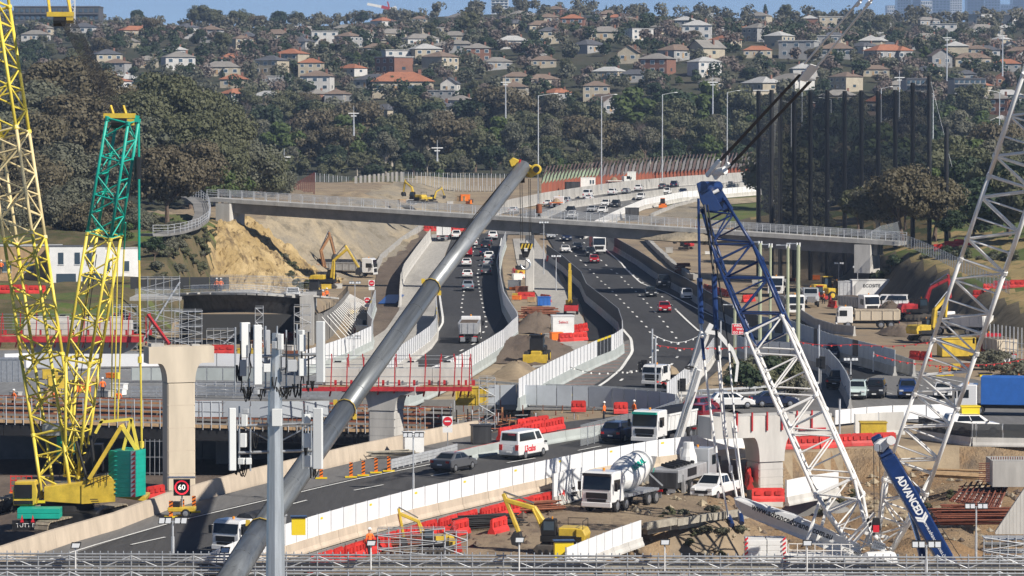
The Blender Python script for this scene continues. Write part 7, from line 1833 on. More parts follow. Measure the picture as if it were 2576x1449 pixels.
truck('white truck with dark grille leaving the yard gate', R(1992, 790), -1.5, 'tipper', 'white', (2.6, -1.7, -3.0), 8, 'alu', 2.9, group=YD); truck('silver bonneted truck parked beside the yellow rollers', R(2037, 770), -1.6, 'tipper', 'silver', (2.6, -1.7, -3.0), 9, 'alu', 2.9, hood=True, group=YD)
truck('white truck parked nose out in front of the white shed', R(2160, 792), -1.2, 'tipper', 'white', (2.6, -1.7, -3.0), 8.5, 'alu', 3.0, group=YD); truck('white truck behind the leaning white mast', R(2420, 842), 2.4, 'tipper', 'white', (2.6, -1.7, -3.0), 8, 'white_paint', 2.9, group=YD)
truck('cream tipper with red cab seen from behind at the yard exit', R(2506, 905), 1.75, 'tipper', 'red', (2.6, -1.7, -3.0), 8, 'concrete_cream', 2.9, group=YD)
truck('white truck below the red noise wall on the far verge', R(1556, 466), .25, 'flat', 'white', (2, -2), 6.5, 'white_paint', 2.4)
def mixer():
 p = G(1568, 1276, -1.0); rz = dirz(G(1640, 1262, -1), G(1530, 1290, -1)) - .04
 t = truck('white concrete mixer truck with green lettered drum in the yard', p, rz, 'none', 'white', (3.5, 2.0, -1.9, -3.2), 9, cab_h=3.0, visor='black')
 MB().box((-.6, 0, 1.05), (6.6, 2.2, .2)).build('deck', 'galv', t)
 ax = Vector((.97, 0, -.24)).normalized(); c = Vector((-.9, 0, 2.5))
 d = MB().lathe([(.55, -2.9), (.75, -2.7), (1.05, -1.6), (1.25, -.3), (1.22, .7), (.95, 1.7), (.6, 2.3), (.5, 2.35)], c, ax, 22).build('drum', 'white_paint', t, smooth=True)
 for k in range(2): MB().lathe([(1.0, -.05), (1.07, 0), (1.0, .05)], c + ax * (-1.9 + k * .25), ax, 22).build('drum_band', 'galv', t)
 MB().hexa([Vector(v) for v in [(-4.3, -.4, 2.4), (-3.5, -.4, 2.6), (-3.5, .4, 2.6), (-4.3, .4, 2.4), (-4.6, -.6, 3.4), (-3.4, -.6, 3.5), (-3.4, .6, 3.5), (-4.6, .6, 3.4)]]).build('hopper', 'galv', t)
 MB().beam((-4.3, 0, 2.2), (-4.9, .9, 1.2), .5, .12).build('chute', 'galv', t); MB().beam((-4.1, -.8, 3.3), (-4.1, -.9, .9), .06, .06).build('ladder', 'orange_plastic', t)
 # green lettering on the drum's visible side
 u = ax;
 for s, sz, h, a in (('BORAL', .62, .15, .62), ('B', .5, -1.75, -.3)):
  side = Vector((0, 1, 0)); side = (side - u * side.dot(u)).normalized(); upv = u.cross(side); upv = upv if upv.z > 0 else -upv
  nrm = (side * cos(a) + upv * sin(a)).normalized(); text('lettering', s, 'teal', t, c + u * h + nrm * 1.275, frame(-u if True else u, nrm), sz, bold=.02)
mixer()
def pump():
 p = G(1718, 1232, -1.2); rz = dirz(G(1650, 1240, -2), G(1760, 1205, -2))
 t = truck('grey concrete pump truck with folded white boom rising from its turret', p, rz, 'none', 'silver', (3.4, -1.6, -3.0), 10, cab_h=3.0)
 MB().box((-1.2, 0, 1.5), (7.2, 2.4, 1.0)).build('pump_body', 'alu', t, bevel=.05); MB().box((-1.5, -1.22, 1.6), (2.2, .04, .6)).build('poster_panel', 'black', t); MB().box((-4.6, 0, 1.2), (1.0, 2.2, 1.2)).build('hopper', 'steel_dark', t)
 MB().lathe([(.7, 0), (.65, .5), (.45, 1.1), (.4, 1.6)], (1.4, 0, 2.0), (0, 0, 1), 12).build('turret', 'white_paint', t)
 for x in np.linspace(-3.8, .8, 6): MB().tube((x, -.6, 2.1), (x + .7, .7, 2.2), .14, n=6).build('hose', 'black_cable', t)
 for s in (-1, 1): MB().beam((2.2, s * 1.2, .9), (3.0, s * 2.6, .75), .25, .25).build('outrigger', 'alu', t); MB().beam((-3.9, s * 1.25, 1.6), (-3.9, s * 1.3, .1), .25, .25).build('outrigger_leg', 'alu', t)
 MB().tube((-4.9, -.4, 0), (-4.9, -.4, .38), .15, n=10).build('bucket', 'white_paint', t)
pump()
def pump_boom():
 t = thing('pump_boom', 'white folding concrete pump boom reaching up beside the hanging crane pendants', 'crane', A(1700, 1130, 283), wp=True)
 for n, a, b, w, m in [('boom_arm', (1692, 1145, 283), (1716, 1110, 283), .55, 'white_paint'), ('boom_arm', (1704, 1112, 283), (1758, 930, 282), .5, 'white_paint'), ('boom_arm', (1742, 925, 282), (1778, 838, 281), .42, 'white_paint'), ('boom_arm', (1778, 838, 281), (1790, 815, 281), .36, 'white_paint'), ('delivery_pipe', (1700, 1100, 282.6), (1752, 925, 281.6), .14, 'galv_light'), ('delivery_pipe', (1736, 925, 281.6), (1762, 835, 280.6), .12, 'galv_light'),
      ('boom_arm', (1806, 838, 281), (1842, 880, 281), .3, 'white_paint'), ('boom_arm', (1842, 880, 281), (1856, 915, 281), .24, 'white_paint'), ('boom_arm', (1856, 912, 281), (1851, 960, 281), .2, 'white_paint'), ('hydraulic_ram', (1712, 1075, 282.5), (1748, 985, 282), .13, 'chrome'), ('link', (1738, 936, 281.7), (1744, 912, 281.7), .2, 'galv')]:
  ubeam(n, m, t, A(*a), A(*b), w, w * 1.1)
 ubeam('boom_arm', 'white_paint', t, A(1778, 835, 281), A(1806, 838, 281), .3)
 x = MB().path([A(1735, 925 + 8 * sin(a) , 281.5) - t.location + Vector((.35 * cos(a), 0, .35 * sin(a))) for a in np.linspace(0, 5, 9)], .08, 6).build('end_hose', 'black_cable'); x.parent = t
pump_boom()
def excavator(label, p, rz, col='yellow', ba=(50, -60, -110), sc=1., seg=(4.6, 2.6), slew=0., group=None, lettering=None, cabside=1):
 t = thing('excavator', label, 'excavator', p, rz, group)
 for s in (-1, 1):
  f = MB().side([(-1.7, .1), (1.7, .1), (2.05, .45), (1.7, .85), (-1.7, .85), (-2.05, .45)], s * 1.25 - .3, s * 1.25 + .3).build('track', 'track_steel', t, bevel=.05)
  for k in range(6): MB().tube((-1.4 + k * .56, s * 1.25 - .32, .3), (-1.4 + k * .56, s * 1.25 + .32, .3), .18, n=8).build('roller', 'steel_black', f)
 MB().tube((0, 0, .8), (0, 0, 1.05), .75, n=14).build('slew_ring', 'steel_black', t)
 MB().box((-.35, 0, 1.35), (3.6, 2.5, .55)).build('upper_frame', 'steel_black', t, bevel=.05); MB().box((-1.0, -.1, 1.9), (1.9, 2.3, .75)).build('engine_cover', col, t, bevel=.08)
 MB().side([(-2.3, 1.1), (-1.6, 1.1), (-1.6, 2.25), (-2.2, 2.2), (-2.45, 1.7)], -1.25, 1.25).build('counterweight', col, t, bevel=.06)
 cs = .75 * cabside
 c = MB().side([(.1, 1.6), (1.35, 1.6), (1.45, 2.2), (1.15, 3.0), (.15, 3.0)], cs - .5, cs + .5).build('cab', 'black', t, bevel=.06)
 for s in (-1, 1): MB().box((.7, cs + s * .51, 2.45), (.9, .03, .75)).build('cab_window', 'glass_blue', t)
 MB().quad((1.41, cs - .4, 1.8), (1.41, cs + .4, 1.8), (1.2, cs + .4, 2.9), (1.2, cs - .4, 2.9)).build('windscreen', 'glass_blue', t)
 MB().tube((.5, cs, 3.0), (.5, cs, 3.2), .07, n=7).build('beacon', 'lamp_amber', t)
 for a, b in (((-2.2, -1.2, 2.2), (-2.2, -1.2, 2.9)), ((-2.2, 1.2, 2.2), (-2.2, 1.2, 2.9)), ((-2.2, -1.2, 2.9), (-2.2, 1.2, 2.9)), ((-2.2, -1.2, 2.9), (-.5, -1.2, 2.9)), ((-.5, -1.2, 2.9), (-.5, -1.2, 2.2))): MB().tube(a, b, .03, n=5).build('handrail', 'black', t)
 y = -.15 * cabside; a0 = radians(ba[0]); p0 = Vector((.9, y, 1.8)); L, L2 = seg
 p1 = p0 + Vector((cos(a0 + .35), 0, sin(a0 + .35))) * L * .52; p2 = p1 + Vector((cos(a0 - .38), 0, sin(a0 - .38))) * L * .54
 b = MB().beam(p0, p1 + (p1 - p0).normalized() * .1, .42, .62, up=(0, 1, 0)).beam(p1, p2, .4, .52, up=(0, 1, 0)).build('boom', col, t, bevel=.06)
 a1 = radians(ba[1]); p3 = p2 + Vector((cos(a1), 0, sin(a1))) * L2; pb = p2 - Vector((cos(a1), 0, sin(a1))) * .6
 MB().beam(pb, p3, .32, .5, up=(0, 1, 0)).build('stick', col, t, bevel=.05)
 MB().tube(p0 + Vector((.35, .3, -.3)), p1 + Vector((.1, .3, .0)), .09, n=7).tube(p0 + Vector((.35, -.3, -.3)), p1 + Vector((.1, -.3, 0)), .09, n=7).build('boom_ram', col, t); MB().tube(p1 + Vector((0, 0, .4)), pb + Vector((0, 0, .15)), .09, n=7).build('stick_ram', 'chrome', t); MB().tube(p2.lerp(p3, .1) + Vector((.25, 0, .2)), p3 + Vector((.15, 0, .3)), .08, n=7).build('bucket_ram', 'chrome', t)
 a2 = radians(ba[2]); d = Vector((cos(a2), 0, sin(a2))); n = Vector((-d.z, 0, d.x))
 MB().prism([p3 + Vector((0, -.55, 0)) + v for v in [n * .35, d * .55 + n * .55, d * 1.1 + n * .3, d * 1.15 - n * .25, d * .5 - n * .35, n * -.15]], (0, 1.1, 0)).build('bucket', 'steel_dark', t)
 if lettering:
  m = p1.lerp(p2, .5); text('lettering', lettering, 'black', t, m + Vector((0, -.24, .05)), frame((p2 - p1), (0, -1, 0)), .3); text('lettering', lettering, 'black', t, m + Vector((0, .24, .05)), frame(-(p2 - p1), (0, 1, 0)), .3)
 t.scale = (sc, sc, sc); return t
excavator('yellow excavator with black cab reaching over the yard slab', G(1408, 1392, -1.0), pi - .2, 'yellow', (36, -112, -80), .78, (4.6, 2.9), lettering='FOCUS', cabside=1)
excavator('small yellow excavator behind the scaffold frame and red barriers', G(1092, 1394, -1.0), pi + .1, 'yellow', (45, -100, -100), .56, (4.4, 2.8)); excavator('red excavator below the dark embankment', R(2305, 806), .12, 'red_steel', (48, -84, -95), 1.02, (5.2, 2.8), cabside=-1)
excavator('yellow excavator digging beside the leaning white mast', R(2330, 860), .5, 'yellow', (62, -95, -120), .95, (4.6, 2.7)); excavator('yellow excavator with long reach arm below the graded bank', R(820, 728), -.15, 'yellow', (62, -58, -100), 1.05, (5.2, 3.4)); excavator('orange drilling excavator under the footbridge end', R(800, 700), .3, 'formply', (80, -75, -95), 1.1, (5.0, 3.0))
excavator('small red excavator in the dirt beyond the inbound fence', R(1725, 628), 2.6, 'red_steel', (55, -80, -100), .62); excavator('yellow excavator on the stockpiles behind the footbridge', A(1048, 512, 720), 2.6, 'yellow', (55, -80, -100), .8); excavator('yellow machine beside the poster wall of the distant works', A(1085, 512, 735), .4, 'yellow', (50, -70, -100), .6)
def loader(label, p, rz, col, sc=1., blade=True, drum=False, group=None, dark=False):
 t = thing('road_machine', label, 'machine', p, rz, group)
 for x in (-1.3, 1.3):
  for s in (-1, 1):
   if drum and x > 0: continue
   wheel(t, x, s * .95, .62, .42, col)
 if drum: MB().tube((1.5, -1.05, .7), (1.5, 1.05, .7), .7, n=18).build('roller_drum', 'steel_dark', t)
 MB().box((-.9, 0, 1.25), (2.0, 1.6, .9)).build('engine_cover', 'steel_black' if dark else col, t, bevel=.1); MB().box((.6, 0, 1.0), (1.8, 1.0, .5)).build('front_frame', col, t, bevel=.05)
 MB().box((.25, 0, 2.0), (1.2, 1.4, 1.5), taper=(.85, .9)).build('cab', 'black', t, bevel=.05); MB().box((.25, 0, 2.8), (1.4, 1.5, .12)).build('cab_roof', col if not (drum or dark) else 'black', t)
 for s in (-1, 1): MB().box((.25, s * .7, 2.05), (.9, .04, .95)).build('cab_window', 'glass_blue', t)
 if blade: MB().side([(2.0, .2), (2.25, .1), (2.3, .9), (2.15, .95)], -1.2, 1.2).build('blade', col, t); MB().beam((.9, .5, 1.0), (2.1, .5, .6), .15, .2).beam((.9, -.5, 1.0), (2.1, -.5, .6), .15, .2).build('lift_arm', col, t)
 MB().tube((.2, .4, 2.85), (.2, .4, 3.0), .07, n=7).build('beacon', 'lamp_amber', t); t.scale = (sc, sc, sc); return t
loader('yellow and black motor grader parked beside the median spoil heap', G(1352, 912, 0), -1.7, 'yellow', 1.12, dark=True); loader('yellow road roller on the embankment beside the white utility', A(790, 752, 462), -1.5, 'yellow', .9, False, True); loader('orange and white skid loader on the far service track', R(1667, 523), -1.6, 'orange_plastic', .8)
loader('yellow wheel loader behind the silver bonneted truck', R(2075, 745), .2, 'yellow', 1.1); loader('yellow roller parked at the foot of the embankment', R(2105, 752), .4, 'yellow', 1.0, False, True); loader('red and yellow compact loader beside the workers in the yard', R(2058, 756), .2, 'red_steel', .8)
def crane_truck():
 p = R(1437, 790); t = thing('crane_truck', 'small yellow pick and carry crane with upright boom in the median', 'crane', p, -1.6)
 MB().box((0, 0, .9), (4.2, 2.0, .8)).build('chassis', 'red_steel', t, bevel=.06); MB().box((.9, .55, 1.75), (1.2, .8, 1.1)).build('cab', 'black', t, bevel=.05)
 for x in (-1.3, 1.3):
  for s in (-1, 1): wheel(t, x, s * .85, .5, .35)
 MB().beam((-.2, -.2, 1.4), (.1, -.2, 6.2), .5, .55).build('boom', 'yellow', t, bevel=.04); MB().beam((.1, -.2, 6.0), (.2, -.2, 7.2), .36, .4).build('boom_tip', 'yellow', t); MB().box((-.9, 0, 1.6), (1.4, 1.6, .7)).build('superstructure', 'yellow', t, bevel=.06)
crane_truck()
for k in CARP.values(): drop(k)
# ------------------------------------------------------------------ people
def worker_proto():
 """one continuous skinned figure, back to +y, about 1.78 m tall, arms a little out and bent"""
 J = dict(pel=(0, 0, .95), waist=(0, 0, 1.1), chest=(0, .01, 1.32), neck=(0, .0, 1.5), head0=(0, .01, 1.6), head=(0, .02, 1.7), crown=(0, .01, 1.78))
 r = dict(pel=.155, waist=.145, chest=.17, neck=.065, head0=.085, head=.1, crown=.07)
 E = [('pel', 'waist'), ('waist', 'chest'), ('chest', 'neck'), ('neck', 'head0'), ('head0', 'head'), ('head', 'crown')]
 for s, n in ((-1, 'l'), (1, 'r')):
  fy = .12 * s
  for k, p, q in [('hip', (.1 * s, 0, .9), .11), ('knee', (.12 * s, .05 + fy * .6, .5), .075), ('ank', (.12 * s, -.02 + fy, .1), .05), ('toe', (.14 * s, .16 + fy, .05), .045), ('sho', (.2 * s, 0, 1.42), .075), ('elb', (.3 * s, -.03, 1.14), .052), ('wri', (.3 * s, .16, .93), .034), ('palm', (.3 * s, .21, .87), .036)]:
   J[n + k] = p; r[n + k] = q
  E += [('pel', n + 'hip'), (n + 'hip', n + 'knee'), (n + 'knee', n + 'ank'), (n + 'ank', n + 'toe'), ('chest', n + 'sho'), (n + 'sho', n + 'elb'), (n + 'elb', n + 'wri'), (n + 'wri', n + 'palm')]
  for f, (dx, L) in enumerate(((-.03, .075), (-.01, .085), (.01, .08), (.03, .065))):
   J[f'{n}k{f}'] = (.3 * s + dx, .25, .83 - .005 * f); J[f'{n}t{f}'] = (.3 * s + dx, .25, .83 - L); r[f'{n}k{f}'] = .011; r[f'{n}t{f}'] = .009
   E += [(n + 'palm', f'{n}k{f}'), (f'{n}k{f}', f'{n}t{f}')]
  J[n + 'th'] = (.3 * s - .05 * s, .25, .87); r[n + 'th'] = .012; E.append((n + 'palm', n + 'th'))
 N = list(J); me = bpy.data.meshes.new('worker'); me.from_pydata([J[k] for k in N], [(N.index(a), N.index(b)) for a, b in E], [])
 o = bpy.data.objects.new('worker_tmp', me); COL.objects.link(o)
 m = o.modifiers.new('skin', 'SKIN'); o.modifiers.new('sub', 'SUBSURF').levels = 1
 for i, k in enumerate(N): sv = me.skin_vertices[0].data[i]; sv.radius = (r[k], r[k] * (.72 if k in ('pel', 'waist', 'chest') else 1)); sv.use_root = k == 'pel'
 dg = bpy.context.evaluated_depsgraph_get(); ev = bpy.data.meshes.new_from_object(o.evaluated_get(dg))
 bpy.data.objects.remove(o)
 ev.materials.clear()
 for k in ('orange_cloth', 'navy_cloth', 'skin', 'black', 'white_mark'): ev.materials.append(M(k))
 for p in ev.polygons:
  c = p.center; p.use_smooth = True
  p.material_index = 3 if c.z < .13 else 1 if c.z < 1.0 and abs(c.x) < .24 else 2 if (c.z > 1.5 or (abs(c.x) > .24 and c.z < .95)) else 4 if 1.16 < c.z < 1.21 and abs(c.x) < .24 else 0
 t = thing('person', '', 'person', (0, 0, -300)); link(bpy.data.objects.new('body', ev), t)
 MB().lathe([(.155, 1.735), (.16, 1.75), (.125, 1.76), (.12, 1.81), (.08, 1.86), (.02, 1.875)], (0, .01, 0), (0, 0, 1), 14).build('hard_hat', 'sign_white', t, smooth=True)
 for s in (-1, 1): MB().lathe([(.012, -.01), (.014, .01)], (.035 * s, .115, 1.71), (0, 1, 0), 6).build('eye', 'black', t)
 MB().box((0, .125, 1.675), (.025, .035, .045)).build('nose', 'skin', t); MB().box((0, .112, 1.63), (.05, .012, .012)).build('mouth', 'red_steel', t)
 for s in (-1, 1): MB().box((.105 * s, .01, 1.68), (.02, .04, .055)).build('ear', 'skin', t)
 return t
WP = worker_proto()
for p, rz, lab in [(A(1374, 1030, 343), .3, 'person in orange shirt, navy trousers and white hard hat walking past yellow bin'), (A(545, 738, 437), 2.8, 'person in orange vest standing on the steel span deck'), (A(556, 738, 437.5), .6, 'person in orange jacket and white hat beside another on the steel span'),
    (R(812, 765, 3.0), 3.0, 'person in orange vest on the embankment beside the red bins'), (R(822, 760, 3.2), -2.6, 'person in orange vest bending by the embankment barriers'), (A(258, 1000, 331), .4, 'person in orange vest on the formwork behind the yellow crane'), (A(35, 1030, 329), 2.4, 'person in orange vest on the formwork end'),
    (A(135, 1030, 329), -1.2, 'person in orange vest leaning over the formwork rail'), (A(298, 1030, 329), .2, 'person in orange jacket beside the crane pendants'), (G(930, 1400, -1.0), .7, 'person in hard hat standing behind the gantry floodlight'), (R(2072, 765), 2.0, 'person in orange jacket walking in the truck yard'), (A(1520, 1062, 322), 1.2, 'person in orange crouched among the reinforcement'), (A(1595, 1058, 325), -1.0, 'person in orange vest kneeling beside loose timber'), (A(3, 690, 470), .3, 'person in red orange vest by the site offices')]:
 o = copy_tree(WP, loc=p, rz=rz, scale=1.03); tag(o, lab, 'person')
drop(WP)
# ------------------------------------------------------------------ red water barriers and other plastic
def barrier_proto(m, mesh=False):
 t = thing('water_barrier', '', 'barrier', (0, 0, -300))
 MB().prism([(-.97, -.28, 0), (-.97, .28, 0), (-.97, .24, .25), (-.97, .1, .45), (-.97, .08, 1.0), (-.97, -.08, 1.0), (-.97, -.1, .45), (-.97, -.24, .25)], (1.94, 0, 0)).build('shell', m, t)
 for k in range(3): MB().box((-.6 + k * .6, -.14, .68), (.36, .08, .3)).build('recess_rib', m, t)
 MB().box((0, 0, 1.03), (1.7, .1, .08)).build('top_rib', m, t)
 return t
BP = barrier_proto('red_plastic')
def barrier_row(pts, conv, label, group, step=2.0, jit=.08, sc=1., skip=0.):
 P = [conv(*p) for p in pts]
 for a, b in along(P, step * sc):
  if random.random() < skip: continue
  m = (a + b) / 2; o = copy_tree(BP, loc=(m.x + random.uniform(-.1, .1), m.y + random.uniform(-.1, .1), m.z), rz=dirz(a, b) + random.uniform(-jit, jit), scale=((b - a).length / 2, sc, sc))
  tag(o, label, 'barrier', group)
Z = lambda z: (lambda x, y: G(x, y, z))
def GZ(Y):
 def f(x, y): p = A(x, y, Y); p.z = zat(p.x, p.y); return p
 return f
random.seed(77)
def foot(x):
 p, q = [G(v, float(np.interp(v, [a for a, b in NH], [b for a, b in NH])), 2.2) for v in (x, x + 4)]; d = (q - p).normalized(); v = p + Vector((d.y, -d.x, 0)) * 1.15; v.z = -1.0; return v
barrier_row([(x, 0) for x in range(740, 1460, 80)], lambda x, y: foot(x), 'red water barrier in the long row below the retaining wall', 'red barriers below the retaining wall')
barrier_row([(1150, 1392), (1140, 1350), (1180, 1340)], Z(-1.0), 'red water barrier behind the small excavator', 'red barriers by the small excavator'); barrier_row([(1230, 1345), (1275, 1335)], Z(-1.0), 'red water barrier beside the black reinforcement bundles', 'red barriers by the bundles')
barrier_row([(1405, 860), (1478, 856)], R, 'red water barrier in front of the white container', 'red barriers by the container'); barrier_row([(1440, 838), (1475, 832)], R, 'red water barrier beside the scissor lift', 'red barriers by the scissor lift')
barrier_row([(1255, 1108), (1340, 1092), (1420, 1078)], Z(.25), 'red water barrier along the formwork side of the ramp', 'red barriers beside the formwork'); barrier_row([(1300, 1085), (1380, 1074)], Z(.3), 'red water barrier among the reinforcement', 'red barriers among the reinforcement')
barrier_row([(1436, 1036), (1474, 1036)], Z(.0), 'red water barrier beside the yellow bin', 'red barriers by the yellow bin'); barrier_row([(1545, 1040), (1582, 1040)], Z(.0), 'red water barrier below the grey mesh hoarding', 'red barriers below the mesh hoarding')
barrier_row([(1768, 1172), (1880, 1148)], Z(-1.0), 'red water barrier behind the pump truck', 'red barriers behind the pump truck'); barrier_row([(1768, 1195), (1880, 1178), (1885, 1232)], Z(-1.3), 'red water barrier behind the parked utility', 'red barriers behind the parked utility'); barrier_row([(1890, 1262), (1975, 1262)], Z(-2.0), 'red water barrier at the foot of the wide pier', 'red barriers at the foot of the pier')
barrier_row([(1960, 1130), (2060, 1128), (2140, 1122), (2255, 1118)], Z(-.1), 'red water barrier along the top of the pit', 'red barriers along the pit'); barrier_row([(2290, 905), (2345, 908)], Z(.0), 'red water barrier at the slip road nose', 'red barriers at the slip road nose'); barrier_row([(1290, 688), (1315, 700)], R, 'red water barrier beside the pier base', 'red barriers by the pier'); barrier_row([(1300, 752), (1345, 752)], R, 'red water barrier at the foot of the footbridge pier', 'red barriers at the pier foot')
barrier_row([(1362, 757), (1385, 760)], R, 'red water barrier beside the lighting tower', 'red barriers by the lighting tower'); barrier_row([(1376, 657), (1405, 660)], R, 'red water barrier against the mesh fence', 'red barriers against the mesh fence'); barrier_row([(1770, 730), (1800, 738), (1840, 748)], R, 'red water barrier behind the outer mesh fence', 'red barriers behind the outer fence'); barrier_row([(1868, 760), (1900, 758)], R, 'red water barrier in the dirt behind the outer fence', 'red barriers in the dirt')
barrier_row([(1065, 512), (1090, 511), (1120, 512), (1190, 508)], GZ(745), 'red water barrier on the stockpile platform', 'red barriers on the stockpiles', sc=1.3); barrier_row([(2085, 772), (2105, 775)], R, 'red water barrier beside the yard workers', 'red barriers by the yard workers'); barrier_row([(2190, 785), (2290, 790)], R, 'red water barrier behind the soil heap', 'red barriers behind the heap')
barrier_row([(-10, 762), (30, 752), (70, 742), (115, 732)], GZ(455), 'red water barrier on the grassy slope below the offices', 'red barriers below the offices'); barrier_row([(715, 858), (790, 852)], Z(.0), 'red water barrier under the dark steel span', 'red barriers under the span'); barrier_row([(530, 890), (590, 890)], Z(.0), 'red water barrier beside the cream pier', 'red barriers beside the cream pier'); barrier_row([(370, 1258), (415, 1250)], Z(-3.8), 'red water barrier behind the counterweight', 'red barriers behind the counterweight')
barrier_row([(2350, 590), (2400, 588), (2450, 590)], GZ(545), 'red water barrier along the embankment top', 'red barriers on the embankment'); barrier_row([(2450, 600), (2500, 635), (2540, 665), (2580, 690)], GZ(470), 'red mesh barrier curving down the embankment path', 'red barriers on the embankment path', jit=.3)
drop(BP)
def bollard(p, label, group, h=1.1):
 t = thing('chevron_board', label, 'bollard', p, group=group)
 b = MB().box((0, 0, h / 2 + .06), (.26, .06, h)).build('board', 'orange_plastic', t)
 for k in range(4): MB().add([(-.13, -.035, .2 + k * .25), (.13, -.035, .33 + k * .25), (.13, -.035, .43 + k * .25), (-.13, -.035, .3 + k * .25)], [(0, 1, 2, 3)]).build('stripe', 'black', b)
 MB().box((0, 0, .05), (.9, .35, .1)).build('base', 'sign_yellow', t)
for x, y in ((808, 1204), (883, 1201), (914, 1197), (946, 1190), (978, 1186)): bollard(G(x, y, .05), 'orange and black chevron board on the ramp shoulder before the guard rail', 'chevron boards before the guard rail')
for x, y in ((430, 1302), (459, 1298), (488, 1289)): bollard(G(x, y, .05), 'orange and black chevron board around the speed sign trailer', 'chevron boards round the speed sign')
for x, y in ((2262, 925), (2274, 928), (2286, 931), (2388, 945), (2365, 946)): bollard(G(x, y, .05), 'orange striped board at the slip road nose', 'striped boards at the slip road nose')
# ------------------------------------------------------------------ signs, signals, poles
def sign(label, p, w, h, zc, m, lines, tcol='sign_white', posts=(-.3, .3), size=.3, rz=0., border=None, cat='sign', round_=None):
 t = thing('road_sign', label, cat, p, rz)
 for x in posts: MB().tube((x * w, .08, -.2), (x * w, .08, zc + h * .4), .045, n=6).build('post', 'galv', t)
 MB().box((0, 0, zc), (w, .05, h)).build('board', m, t)
 if border: MB().box((0, .012, zc), (w + .1, .045, h + .1)).build('border', border, t)
 for k, (s, sz) in enumerate(lines): text('lettering', s, tcol, t, (0, -.032, zc + h * (.5 - (k + .5) / len(lines))), (pi / 2, 0, 0), sz, bold=.008)
 return t
sign('red WRONG WAY GO BACK sign beside the slip road', A(1862, 905, 380), 1.72, 1.1, A(0, 828, 380).z - A(0, 905, 380).z, 'sign_red', [('WRONG', .36), ('WAY', .36), ('GO BACK', .36)], border='sign_white')
def round_sign(label, p, zc, txt, r=.4, plate=True):
 t = thing('road_sign', label, 'sign', p); MB().tube((0, .06, 0), (0, .06, zc), .04, n=6).build('post', 'galv', t)
 MB().box((0, 0, zc), (r * 2.1, .04, r * 2.1)).build('board', 'sign_white', t); MB().tube((0, -.02, zc), (0, -.045, zc), r * .95, n=20).build('disc', 'sign_red', t); MB().box((0, -.05, zc), (r * 1.2, .02, r * .25)).build('bar', 'sign_white', t)
 if plate: MB().box((0, 0, zc - r * 1.8), (r * 2, .04, r * 1.1)).build('plate', 'sign_white', t)
round_sign('red and white no entry sign beside the ramp parapet', G(1126, 1132, .0), 2.4, ''); round_sign('red and white stop sign on the hoarding corner', R(935, 755, 0), 2.6, '', .45); round_sign('red no entry sign on the curled hoarding', R(924, 795, 0), 2.2, '', .4)
def speed_sign():
 t = thing('speed_sign_trailer', 'solar speed sign trailer showing 60 beside the parapet', 'sign', G(458, 1300, .05), .0)
 MB().box((0, 0, .55), (1.9, 1.1, .3)).build('trailer', 'yellow', t, bevel=.04); MB().box((-.5, 0, .85), (.7, .7, .4)).build('battery_box', 'steel_black', t)
 for s in (-1, 1): wheel(t, .3, s * .6, .3, .2)
 MB().tube((0, 0, .6), (0, 0, 2.3), .06, n=7).build('mast', 'galv', t); MB().box((0, -.1, 2.05), (1.15, .12, 1.15)).build('display', 'led_panel', t); MB().box((0, -.1, 2.75), (1.9, .9, .06)).build('solar_panel', 'solar', t)
 m = MB()
 for k in range(24):
  a, b = 2 * pi * k / 24, 2 * pi * (k + 1) / 24
  m.quad((.5 * cos(a), -.17, 2.05 + .5 * sin(a)), (.5 * cos(b), -.17, 2.05 + .5 * sin(b)), (.4 * cos(b), -.17, 2.05 + .4 * sin(b)), (.4 * cos(a), -.17, 2.05 + .4 * sin(a)))
 m.build('red_ring', 'led_red', t); text('lettering', '60', 'led_white', t, (0, -.175, 2.05), (pi / 2, 0, 0), .52, bold=.01)
speed_sign()
def signal(x, yt, yb, Y, label, lit=True):
 b = A(x, yb, Y); h = A(x, yt, Y).z - b.z; t = thing('traffic_signal', label, 'traffic signal', b)
 MB().tube((0, .12, -.3), (0, .12, h + .5), .06, n=7).build('pole', 'galv_light', t); MB().box((.12, 0, h), (.62, .2, 1.25)).build('housing', 'black', t, bevel=.03); MB().box((-.35, .1, h), (.3, .2, .9)).build('housing', 'black', t, bevel=.03)
 for k in range(3): MB().lathe([(.1, 0), (.13, .01), (.13, .12)], (.12, -.1, h + .4 - k * .4), (0, -1, 0), 10).build('visor', 'black', t)
 if lit: MB().add([(.02, -.14, h - .4), (.12, -.14, h - .28), (.12, -.14, h - .36), (.24, -.14, h - .36), (.24, -.14, h - .44), (.12, -.14, h - .44), (.12, -.14, h - .52)], [(0, 6, 5, 4, 3, 2, 1)]).build('green_arrow', 'signal_green', t)
signal(1617, 920, 975, 376, 'traffic signal seen from behind below the inbound lanes', False); signal(1905, 915, 985, 365, 'traffic signal with green arrow on the shrubby island'); signal(2065, 912, 985, 360, 'traffic signal with green arrow at the intersection'); signal(1714, 968, 1030, 345, 'traffic signal with green arrow beside the grey mesh fence')
